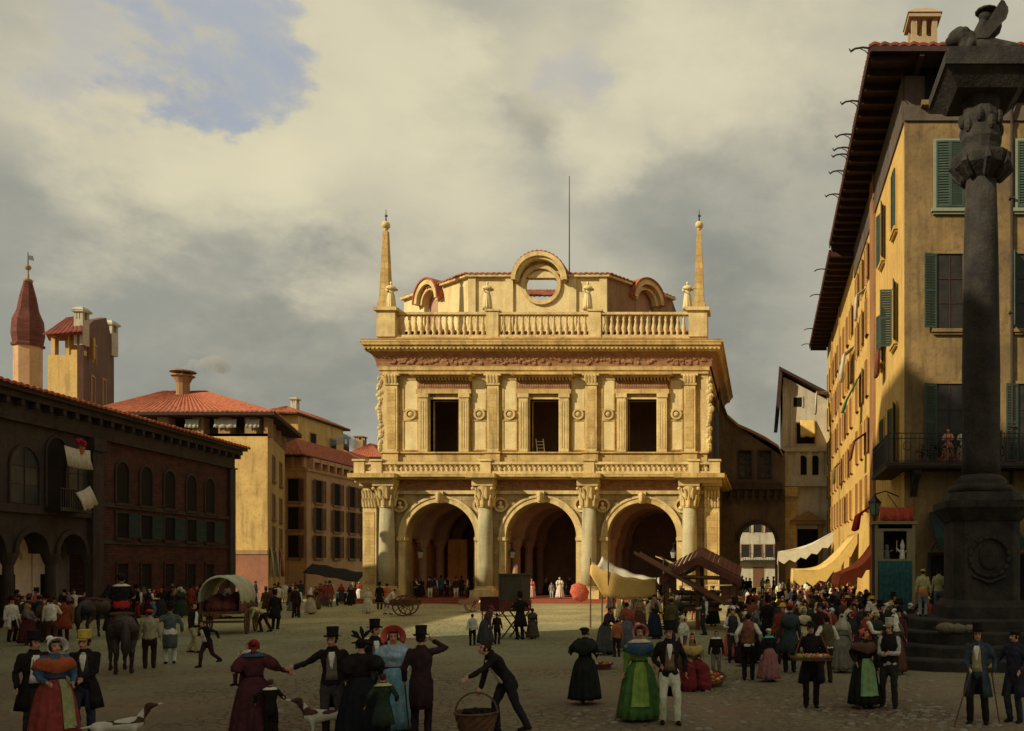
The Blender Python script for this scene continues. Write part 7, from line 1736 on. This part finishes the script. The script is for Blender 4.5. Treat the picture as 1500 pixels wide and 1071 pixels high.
for j, yy in enumerate((-1.75, -1.6, -.8, 0, .8, 1.6, 1.75)):
    s_ = 1.0 if 0 < j < 6 else .96; b_ = .03 if j % 2 else -.02
    rows.append([((.92+b_)*s_*math.cos(a)*1.0, yy-.25*math.sin(a)*(1 if j == 0 else 0), 1.75+(.98+b_)*s_*math.sin(a)) for a in [R(-18)+R(216)*i/n for i in range(n+1)]])
mb.grid(rows, thick=lambda p: Vector((p.x*.97, p.y, p.z-.03))); mb.build('canvas_hood', mat('greenish_canvas', (.50, .50, .34), .95, (.30, .30, .20), 2.2, .9, .4), t, True)
mb = MB(); mb.box(-.8, .8, -1.7, 1.7, .95, 1.08)
for s_ in (-1, 1): mb.box(s_*.8, s_*.88, -1.75, 1.75, 1.0, 1.55)
mb.box(-.8, .8, 1.65, 1.72, 1.08, 1.6); mb.box(-.06, .06, -3.0, -1.7, .85, .97); b = mb.build('wagon_bed', M_WOOD, t)
mb = MB(); 
for i in range(14): mb.ell((rs.uniform(-.5, .5), rs.uniform(-1.4, 1.2), rs.uniform(1.2, 1.7)), (.32, .4, .28), 10, 6)
mb.build('load', cloth((.13, .05, .04)), t, True)
for y, r in ((-1.1, .58), (1.1, .68)):
    mb = MB(); mb.limb([(-1.05, y, r), (1.05, y, r)], [.05, .05], n=8); mb.build('axle', M_WOOD, t)
    for s_ in (-1, 1): mb = MB(); wheel(mb, s_*1.02, y, r, r); mb.build('wheel', M_WOOD, t)
def handcart(label, px, fy, rot, load=None, r=.62):
    Y = GY(fy); t = thing('handcart', label, 'cart', (PX(px, Y), Y, 0), R(rot))
    mb = MB(); mb.box(-.45, .45, -.8, .8, r+.02, r+.1)
    for s_ in (-1, 1): mb.limb([(s_*.42, -.8, r+.06), (s_*.36, -1.7, r+.16)], [.03, .025], n=6); mb.box(s_*.42, s_*.46, -.8, .8, r+.1, r+.32)
    mb.limb([(-.7, 0, r), (.7, 0, r)], [.035, .035], n=6); mb.build('cart_bed', M_WOOD, t)
    for s_ in (-1, 1): mb = MB(); wheel(mb, s_*.62, 0, r, r, th=.06); mb.build('wheel', M_WOOD, t)
    if load:
        mb = MB()
        for i in range(7): mb.ell((rs.uniform(-.2, .2), -.6+.2*i, r+.28+rs.uniform(0, .2)), (.26, .26, .22), 10, 6)
        mb.build('load', load, t, True)
    return t
handcart('empty wooden handcart with tall spoked wheels pushed by the porter', 594, 902, -82)
handcart('small handcart with spoked wheels before the palace column', 692, 897, -75, None, .48)
handcart('handcart loaded with pale sacks behind the showman box', 722, 903, 80, cloth((.52, .36, .16)), .5)
# showman's box on trestle
Yb = GY(936); t = thing('showman_box', 'tall dark showman box with lid standing on crossed trestle legs', 'peep show box', (PX(752, Yb), Yb+.3, 0), R(-12)); t.scale = (.88, .88, 1.0); s_ = Yb/F
mb = MB(); mb.box(-.52, .52, -.45, .45, 1.55, 2.55); mb.box(-.58, .58, -.5, .5, 2.55, 2.62); mb.box(-.58, -.5, -.5, -.44, 1.5, 2.56); mb.box(.5, .58, -.5, -.44, 1.5, 2.56); mb.build('case', mat('dull_box_paint', (.10, .085, .05), .8, None, 2, .8, .3), t)
mb = MB(); mb.box(-1.55, -.5, -.4, .4, 1.1, 1.62); mb.box(-1.6, -.5, -.43, .43, 1.62, 1.67); mb.build('side_chest', cloth((.10, .035, .035)), t)
mb = MB(); mb.box(-.56, .56, -.46, .46, 1.1, 1.54); mb.build('drapery', M_BROWNC, t)
for y in (-.38, .38):
    mb = MB(); mb.limb([(-.5, y, 0), (.5, y, 1.1)], [.035]*2, n=6); mb.limb([(.5, y, 0), (-.5, y, 1.1)], [.035]*2, n=6); mb.limb([(-1.45, y, 0), (-1.45, y, 1.1)], [.03]*2, n=6); mb.build('trestle', M_WOOD, t)
# red umbrella on the ground
Yu = 66.0; t = thing('umbrella', 'large faded red umbrella tilted on its side before the palace column', 'umbrella', (PX(848, Yu), Yu, .95)); t.rotation_euler = (R(70), 0, R(38)); t.scale = (.78,)*3
mb = MB(); n = 32; rows = []
for j in range(6):
    u = j/5; rows.append([((.06+.95*math.sin(u*1.3)/.96)*(1-.09*u*abs(math.sin(i*math.pi/4)))*math.cos(2*math.pi*i/n), (.06+.95*math.sin(u*1.3)/.96)*(1-.09*u*abs(math.sin(i*math.pi/4)))*math.sin(2*math.pi*i/n), .62*math.cos(u*1.3)) for i in range(n)])
mb.grid(rows, closed=True, thick=(0, 0, -.012)); mb.build('canopy', cloth((.46, .13, .09)), t)
mb = MB(); mb.limb([(0, 0, .7), (0, 0, -.6)], [.02, .02], n=6); mb.build('shaft', M_WOOD, t)

# ================================================================ YELLOW TENT
Yt = 43.0; q = Yt/F; x0, x1 = PX(872, Yt), PX(966, Yt); zt = PZ(826, Yt)
t = thing('market_tent', 'sagging yellow canvas market tent with a white upturned edge on poles', 'tent', ((x0+x1)/2, Yt, 0)); w = (x1-x0)/2
mb = MB(); rows = []
for j in range(13):
    u = j/12; row = []
    for i in range(25):
        v = i/24; x = -w+2*w*v; y = -1.2+3.0*u
        z = PZ(826, Yt)*(1-v)+PZ(848, Yt)*v; edge = 4*u*(1-u)
        z += -.45*math.sin(math.pi*v)*(.5) -.25*edge + (.28 if u > .5 else 0)*(2*u-1)*(1-v) + .03*math.sin(i*.9+j*.5)
        if v < .12: z += .12*(1-v/.12)
        row.append((x, y, z))
    rows.append(row)
mb.grid(rows, thick=(0, 0, -.025)); mb.build('canopy', M_CREAM, t, True)
mb = MB(); rows = []
for j in range(7):
    u = j/6; rows.append([(-w+2*w*i/24, -1.2-.05*math.sin(i*.8)*u-.18*u, (PZ(826, Yt)*(1-i/24)+PZ(848, Yt)*i/24)-.225*math.sin(math.pi*i/24)+.03*math.sin(i*.9)-(1.35-.55*i/24)*(.35+.65*min(1, i/5))*u) for i in range(25)])
mb.grid(rows, thick=(0, .02, 0)); mb.build('front_cloth', mat('warm_yellow_canvas', (.66, .42, .12), .95, (.50, .30, .09), 1.5, .7, .3), t, True)
for x, y, zz in ((-w, -1.2, zt+.25), (-w, 1.8, zt+.35), (w, -1.2, PZ(848, Yt)+.1), (w, 1.8, PZ(846, Yt)+.1), (-w+.85, -1.25, zt+.1)):
    mb = MB(); mb.limb([(x, y, 0), (x, y, zz)], [.04, .03], n=6); mb.build('pole', M_WOOD, t)
# ================================================================ TIMBER STALL
Ys = 42.0; xs_ = PX(1025, Ys); t = thing('market_stall', 'timber market stall with open pitched roof frame and slanting planks', 'stall', (xs_, Ys, 0)); 
wl_, wr_ = PX(972, Ys)-xs_, PX(1086, Ys)-xs_; zp = PZ(818, Ys); zl_ = PZ(846, Ys); zr_ = PZ(849, Ys)
for x in (wl_+.3, wr_-.3, 0):
    for y in (-1.3, 1.5): mb = MB(); mb.box(x-.09, x+.09, y-.09, y+.09, 0, zl_+.1 if x else zp-.2); mb.build('post', M_WOOD, t)
for y in (-1.4, 0, 1.6):
    mb = MB(); mb.limb([(wl_, y, zl_), (0, y, zp)], [.085, .085], n=4, caps=False); mb.limb([(wr_, y, zr_), (0, y, zp)], [.085, .085], n=4, caps=False); mb.limb([(wl_+.2, y, zl_+.05), (wr_-.2, y, zr_+.05)], [.075, .075], n=4, caps=False); mb.limb([(wl_*.5, y, zl_+.1), (0, y, zp-.35)], [.05]*2, n=4, caps=False); mb.build('truss', M_WOOD, t)
mb = MB()
for s_, ww, zz in ((-1, wl_, zl_), (1, wr_, zr_)):
    for i in range(7 if s_ < 0 else 9):
        u = i/(7 if s_ < 0 else 9); a = Vector((ww*u, 0, zp+(zz-zp)*u)); b = Vector((ww*(u+.10), 0, zp+(zz-zp)*(u+.10)))
        mb.add([(a.x, -.9, a.z+.1), (a.x, 1.9, a.z+.56), (b.x, 1.9, b.z+.55), (b.x, -.9, b.z+.09), (a.x, -.9, a.z+.14), (a.x, 1.9, a.z+.6), (b.x, 1.9, b.z+.59), (b.x, -.9, b.z+.13)], [(0,1,2,3),(7,6,5,4),(0,4,5,1),(1,5,6,2),(2,6,7,3),(3,7,4,0)])
for s_, ww, zz in ((-1, wl_, zl_), (1, wr_, zr_)):
    mb.add([(ww*1.02, -1.52, zz-.02), (0, -1.52, zp+.06), (0, -1.52, zp-.30), (ww*1.02, -1.52, zz-.30), (ww*1.02, -1.47, zz-.02), (0, -1.47, zp+.06), (0, -1.47, zp-.30), (ww*1.02, -1.47, zz-.30)], [(0,1,2,3),(7,6,5,4),(0,4,5,1),(2,6,7,3),(0,3,7,4)])
    mb.add([(ww*1.05, -1.45, zz), (0, -1.45, zp+.04), (0, 1.7, zp+.75), (ww*1.05, 1.7, zz+.75), (ww*1.05, -1.45, zz+.05), (0, -1.45, zp+.09), (0, 1.7, zp+.80), (ww*1.05, 1.7, zz+.80)], [(0,1,2,3),(7,6,5,4),(0,4,5,1),(2,6,7,3),(0,3,7,4)]) if False else None
mb.build('roof_boards', mat('red_brown_boards', (.17, .055, .035), .9, (.09, .035, .025), 3, .8, .3), t)
# long slanting planks leaning across the front
mb = MB(); a, b = P(928, 812, Ys-1.8), P(1062, 888, Ys-1.8); d = (b-a)
for i in range(2):
    off_ = Vector((0, i*.36, .10*i)); p0 = a+off_+d*(.0+.05*(i % 3))-t.location; p1 = b+off_-t.location; up_ = Vector((0, 0, .05)); sd_ = Vector((0, .32, .11))
    mb.add([p0, p1, p1+sd_, p0+sd_, p0+up_, p1+up_, p1+sd_+up_, p0+sd_+up_], [(0,3,2,1),(4,5,6,7),(0,1,5,4),(1,2,6,5),(2,3,7,6),(3,0,4,7)])
mb.build('slanting_planks', M_WOOD, t)
mb = MB(); a, b = P(964, 814, Ys-.8), P(1000, 832, Ys-.8)
for i in range(2): o_ = Vector((0, i*.36, 0)); p0, p1 = P(945+i*20, 816, Ys-1)-t.location+o_, P(1010, 850, Ys-1)-t.location+o_; mb.add([p0, p1, p1+Vector((0, .34, 0)), p0+Vector((0, .34, 0)), p0+Vector((0, 0, .06)), p1+Vector((0, 0, .06)), p1+Vector((0, .34, .06)), p0+Vector((0, .34, .06))], [(0,3,2,1),(4,5,6,7),(0,1,5,4),(1,2,6,5),(2,3,7,6),(3,0,4,7)])
mb.build('upper_planks', M_GREYWOOD, t)
mb = MB(); mb.box(wl_+.35, wr_-.9, -1.2, -.3, .85, .95); mb.add([(wl_+.35, -1.15, 1.0), (wr_-1.0, -1.15, 1.0), (wr_-1.0, .2, 1.75), (wl_+.35, .2, 1.75), (wl_+.35, -1.15, .95), (wr_-1.0, -1.15, .95), (wr_-1.0, .2, 1.68), (wl_+.35, .2, 1.68)], [(0,1,2,3),(7,6,5,4),(0,4,5,1),(1,5,6,2),(2,6,7,3),(3,7,4,0)]); mb.build('counter', M_WOOD, t)
rs = random.Random(31); nb = 0
for j in range(3):
    for i in range(6):
        u = (j+.5)/3; x = wl_+.65+i*.48; loc = Vector((xs_+x, Ys-1.15+1.35*u, 1.0+.75*u))
        tt = thing('produce_crate', 'small crate of %s on the timber stall, row %d' % (['red apples', 'pale cheeses', 'green melons', 'brown loaves', 'pale eggs', 'red peppers'][i], j+1), 'crate', loc, group='crates on the timber stall'); tt['label'] = 'small crate of %s in the %s row of the timber stall' % (['red apples', 'pale cheeses', 'green melons', 'brown loaves', 'pale eggs', 'red peppers'][i], ['lowest', 'middle', 'topmost'][j])
        mb = MB(); mb.box(-.2, .2, -.17, .17, .0, .03); mb.box(-.2, -.18, -.17, .17, .03, .13); mb.box(.18, .2, -.17, .17, .03, .13); mb.box(-.18, .18, -.17, -.15, .03, .13); mb.box(-.18, .18, .15, .17, .03, .13); mb.build('box', M_GREYWOOD, tt)
        mb = MB()
        for k in range(9): mb.ell((-.12+.12*(k % 3), -.1+.1*(k//3), .11+rs.random()*.03), (.055, .05, .05), 8, 6)
        mb.build('produce', cloth([(.34, .05, .03), (.5, .42, .24), (.16, .22, .06), (.26, .13, .05), (.55, .5, .4), (.4, .08, .03)][i]), tt, True)
# pale boards / trestle tables
for px, py, Y, lb in ((985, 824, 47, 'pale board raised behind the peak of the timber stall'), (1055, 857, 46, 'pale trestle table top right of the timber stall')):
    p = P(px, py, Y); tt = thing('board', lb, 'board', (p.x, p.y, 0)); mb = MB()
    if px == 985: mb.add([(-.9, 0, p.z+.35), (.55, 0, p.z-.25), (.9, .5, p.z-.35), (-.5, .5, p.z+.2), (-.9, 0, p.z+.30), (.55, 0, p.z-.30), (.9, .5, p.z-.40), (-.5, .5, p.z+.15)], [(0,1,2,3),(7,6,5,4),(0,4,5,1),(1,5,6,2),(2,6,7,3),(3,7,4,0)])
    else: mb.box(-.75, .75, -.45, .45, p.z-.04, p.z)
    mb.build('top', mat('pale_yellow_board', (.58, .46, .20), .8, None, 2, .4, .1), tt)
    for x in (-.5, .5): mb = MB(); mb.limb([(x, .2, 0), (x, .2, p.z+(-.03 if px != 985 else (.1 if x < 0 else -.27)))], [.03, .03], n=5); mb.build('leg', M_WOOD, tt)

# ================================================================ PUPPET BOOTH, DARK AWNING, SHOPS
Yp = 36.2; x0, x1 = PX(1284, Yp), PX(1338, Yp); zt = PZ(768, Yp)
t = thing('puppet_booth', 'tall puppet booth with pale frame and blue green cloth front below the balcony', 'puppet booth', ((x0+x1)/2, Yp, 0)); w = (x1-x0)/2
M_FRM = mat('pale_booth_frame', (.26, .22, .12), .85, None, 2, .6, .2)
zo, zc = PZ(778, Yp), PZ(819, Yp)
mb = MB()
for x in (-w, w):
    for y in (0, 1.2): mb.box(x-.06, x+.06, y-.06, y+.06, 0, zt)
mb.box(-w-.14, w+.14, -.14, 1.34, zt, zt+.12); mb.box(-w+.06, w-.06, -.06, .06, zo, zo+.1); mb.box(-w+.06, w-.06, -.06, .06, zc-.08, zc); mb.box(-w+.06, -w+.28, -.05, .05, zc, zo); mb.box(w-.28, w-.06, -.05, .05, zc, zo); mb.build('frame', M_FRM, t)
mb = MB(); mb.box(-w+.06, w-.06, 1.14, 1.2, 0, zt); mb.box(-w-.03, -w+.02, .06, 1.14, 0, zt); mb.box(w-.02, w+.03, .06, 1.14, 0, zt); mb.build('backcloth', mat('dark_red_backcloth', (.06, .02, .02), .95, None, 2, .5, .1), t)
mb = MB(); rows = [[(-w+.07+(2*w-.14)*i/30, -.09-.03*math.sin(i*1.3)*(j/5), zc-.09-(zc-.12)*j/5) for i in range(31)] for j in range(6)]
mb.grid(rows, thick=(0, .02, 0)); mb.build('front_cloth', cloth((.035, .095, .095)), t, True)
for k, (x, lb, c) in enumerate(((-.32, 'small dark glove puppet leaning over the left of the booth stage', C['grey']), (.32, 'white pointed hat glove puppet raising a stick on the booth stage', C['white']))):
    tt = thing('puppet', lb, 'puppet', ((x0+x1)/2+x, Yp+.12, zc)); mb = MB(); mb.limb([(0, 0, -.05), (0, 0, .32)], [.14, .10], n=10); mb.ell((0, -.01, .46), (.09, .09, .11)); mb.limb([(-.08, 0, .28), (-.24, -.05, .42)], [.045, .035]); mb.limb([(.08, 0, .28), (.22, -.05, .36)], [.045, .035])
    mb.build('body', cloth(c), tt, True); mb = MB(); mb.lathe(0, 0, [(.11, .52), (.02, .80 if k else .60)], 10); mb.build('hat', cloth(c), tt)
    if k: mb = MB(); mb.limb([(-.24, -.06, .3), (-.24, -.06, .75)], [.015, .015], n=5); mb.build('stick', M_PALE, tt)
# orange red cloth over the shop and dark canopies
tt = drape('shop_cloth', 'torn orange red cloth hung over the puppet booth', 'cloth', 1.5, [(0, 0), (-.1, -.3), (-.15, -.65)], cloth((.36, .09, .05)), (PX(1313, 38.6), 38.7, PZ(742, 38.7)), 0, 4, .08)
for x0_, x1_, lb in ((7.3, 11.0, 'dark folded shop canopy on the ochre house left of the column'), (12.0, 15.5, 'dark green shop canopy on the ochre house right of the column')):
    tt = thing('shop_canopy', lb, 'canopy', ((x0_+x1_)/2, 39, 0)); w = (x1_-x0_)/2; mb = MB()
    mb.grid([[(-w+2*w*i/20, -.05-1.5*j/5, 5.3-1.2*j/5-.15*math.sin(math.pi*j/5)) for i in range(21)] for j in range(6)], thick=(0, 0, -.03)); mb.grid([[(-w+2*w*i/20, -1.56-.02*math.sin(i), 4.1-.55*j*(1 if i % 2 else .8)) for i in range(21)] for j in range(2)], thick=(0, .02, 0)); mb.build('canvas', cloth((.03, .05, .045) if x0_ < 9 else (.05, .10, .085)), tt)
    mb = MB()
    for s_ in (-1, 1): mb.limb([(s_*w*.95, -.02, 3.6), (s_*w*.95, -1.5, 4.1)], [.025]*2, n=5)
    mb.build('arm', M_IRON, tt)
# dark awning by the pink house and shop front cloths
Ya = 90.0; p = P(495, 840, Ya); tt = thing('awning', 'ragged dark awning over the street stalls left of the palace', 'awning', (p.x, Ya, 0)); mb = MB(); rows = []
for j in range(7): rows.append([(-2.6+5.4*i/20, -1.8*j/6, PZ(825, Ya)-1.0*(i/20)-.9*j/6-.05*math.sin(i*.9)) for i in range(21)])
mb.grid(rows, thick=(0, 0, -.04)); mb.build('canopy', cloth((.058, .05, .042)), tt, True)
for x in (-2.5, 2.6): mb = MB(); mb.limb([(x, -1.75, 0), (x, -1.75, PZ(825, Ya)-.95-(.9 if x > 0 else 0))], [.05]*2, n=6); mb.build('pole', M_WOOD, tt)
for i, px in enumerate((404, 413, 423)):
    c = B_.lerp(C_, .12+.28*i); drape('hanging_cloth', ['pale cloth hung beside the first shop door of the yellow house', 'white cloth hung above the middle shop of the yellow house', 'rosy cloth hung at the last shop of the yellow house'][i], 'cloth', 1.1, [(0, 0), (-.1, -1.2), (-.1, -2.6)], [M_WHITECL, M_WHITECL, cloth(C['pink'])][i], (c.x+.1, c.y-.05, 4.6), math.atan2(C_.y-B_.y, C_.x-B_.x), 4, .08)
# hanging lanterns in the arches
for px, (cx_, r_, zs_), lb in ((611, arches[0], 'small iron lantern hanging in the left palace arch'), (747, arches[1], 'small iron lantern hanging in the middle palace arch'), (985, arches[2], 'small iron lantern hanging in the right palace arch')):
    x = LX(px); z = PZ(812, Y0+.6); tt = thing('lantern', lb, 'lantern', (x, Y0+.65, z), group='lanterns in the palace arches')
    mb = MB(); mb.lathe(0, 0, [(.14, -.3), (.25, .2)], 6); mb.build('glass', mat('pale_lantern_glass', (.34, .36, .30), .3, None, 3, .4, 0), tt)
    mb = MB(); mb.lathe(0, 0, [(.3, .2), (.08, .42), (.05, .5)], 6); mb.limb([(0, 0, .5), (0, 0, .9)], [.02]*2, n=5); mb.limb([(0, 0, .9), ((-.75 if px < 900 else .5), 0, .9)], [.03]*2, n=5); mb.build('bracket', M_IRON, tt)
# sacks and stone blocks by the column
for i, (px, fy, r_) in enumerate(((1385, 905, .3), (1402, 906, .26), (1420, 904, .24))):
    tt = thing('sack', '%s sack lying on the column steps' % ['largest pale', 'middle pale', 'smallest pale'][i], 'sack', (PX(px, 25.6), 25.55, .98), group='sacks on the column steps'); mb = MB(); mb.ell((0, 0, r_*.5), (r_, r_*.7, r_*.55), 12, 8); mb.limb([(r_*.8, 0, r_*.5), (r_*1.15, 0, r_*.7)], [r_*.2, r_*.28], n=8); mb.build('bag', cloth((.15, .13, .09)), tt, True)

# ================================================================ CHIMNEY SMOKE
def smoke(label, loc, size, dens):
    m = bpy.data.materials.new('smoke'); m.use_nodes = True; t_ = m.node_tree; t_.nodes.clear()
    o_ = t_.nodes.new('ShaderNodeOutputMaterial'); v = t_.nodes.new('ShaderNodeVolumePrincipled'); t_.links.new(v.outputs[0], o_.inputs['Volume'])
    v.inputs['Color'].default_value = (.9, .88, .82, 1); tc_ = t_.nodes.new('ShaderNodeTexCoord'); n_ = t_.nodes.new('ShaderNodeTexNoise'); t_.links.new(tc_.outputs['Object'], n_.inputs['Vector']); n_.inputs['Scale'].default_value = .55; n_.inputs['Detail'].default_value = 4
    r_ = t_.nodes.new('ShaderNodeMapRange'); t_.links.new(n_.outputs[0], r_.inputs[0]); r_.inputs[1].default_value = .38; r_.inputs[2].default_value = .62; r_.inputs[4].default_value = dens; t_.links.new(r_.outputs[0], v.inputs['Density'])
    mb = MB()
    for i in range(6): u = i/5; mb.ell((size*u, .0, size*(.9*u-.75*u*u)*.7+.25*math.sin(i*2)), (.45+size*.14*u, .45+size*.13*u, .35+size*.10*u), 12, 8)
    me = remesh(mb, .2, 2); me.materials.append(m); o = link('smoke', me); o.location = loc; tag(o, label, 'smoke', kind='stuff'); return o
smoke('pale smoke drifting from the round chimney of the yellow house', (PX(270, Y1+5)+.2, Y1+5, PZ(541, Y1+5)), 3.2, .9)
smoke('pale smoke drifting over the far red roofs left of the palace', (PX(463, 120), 120, PZ(655, 120)), 5.0, .8)
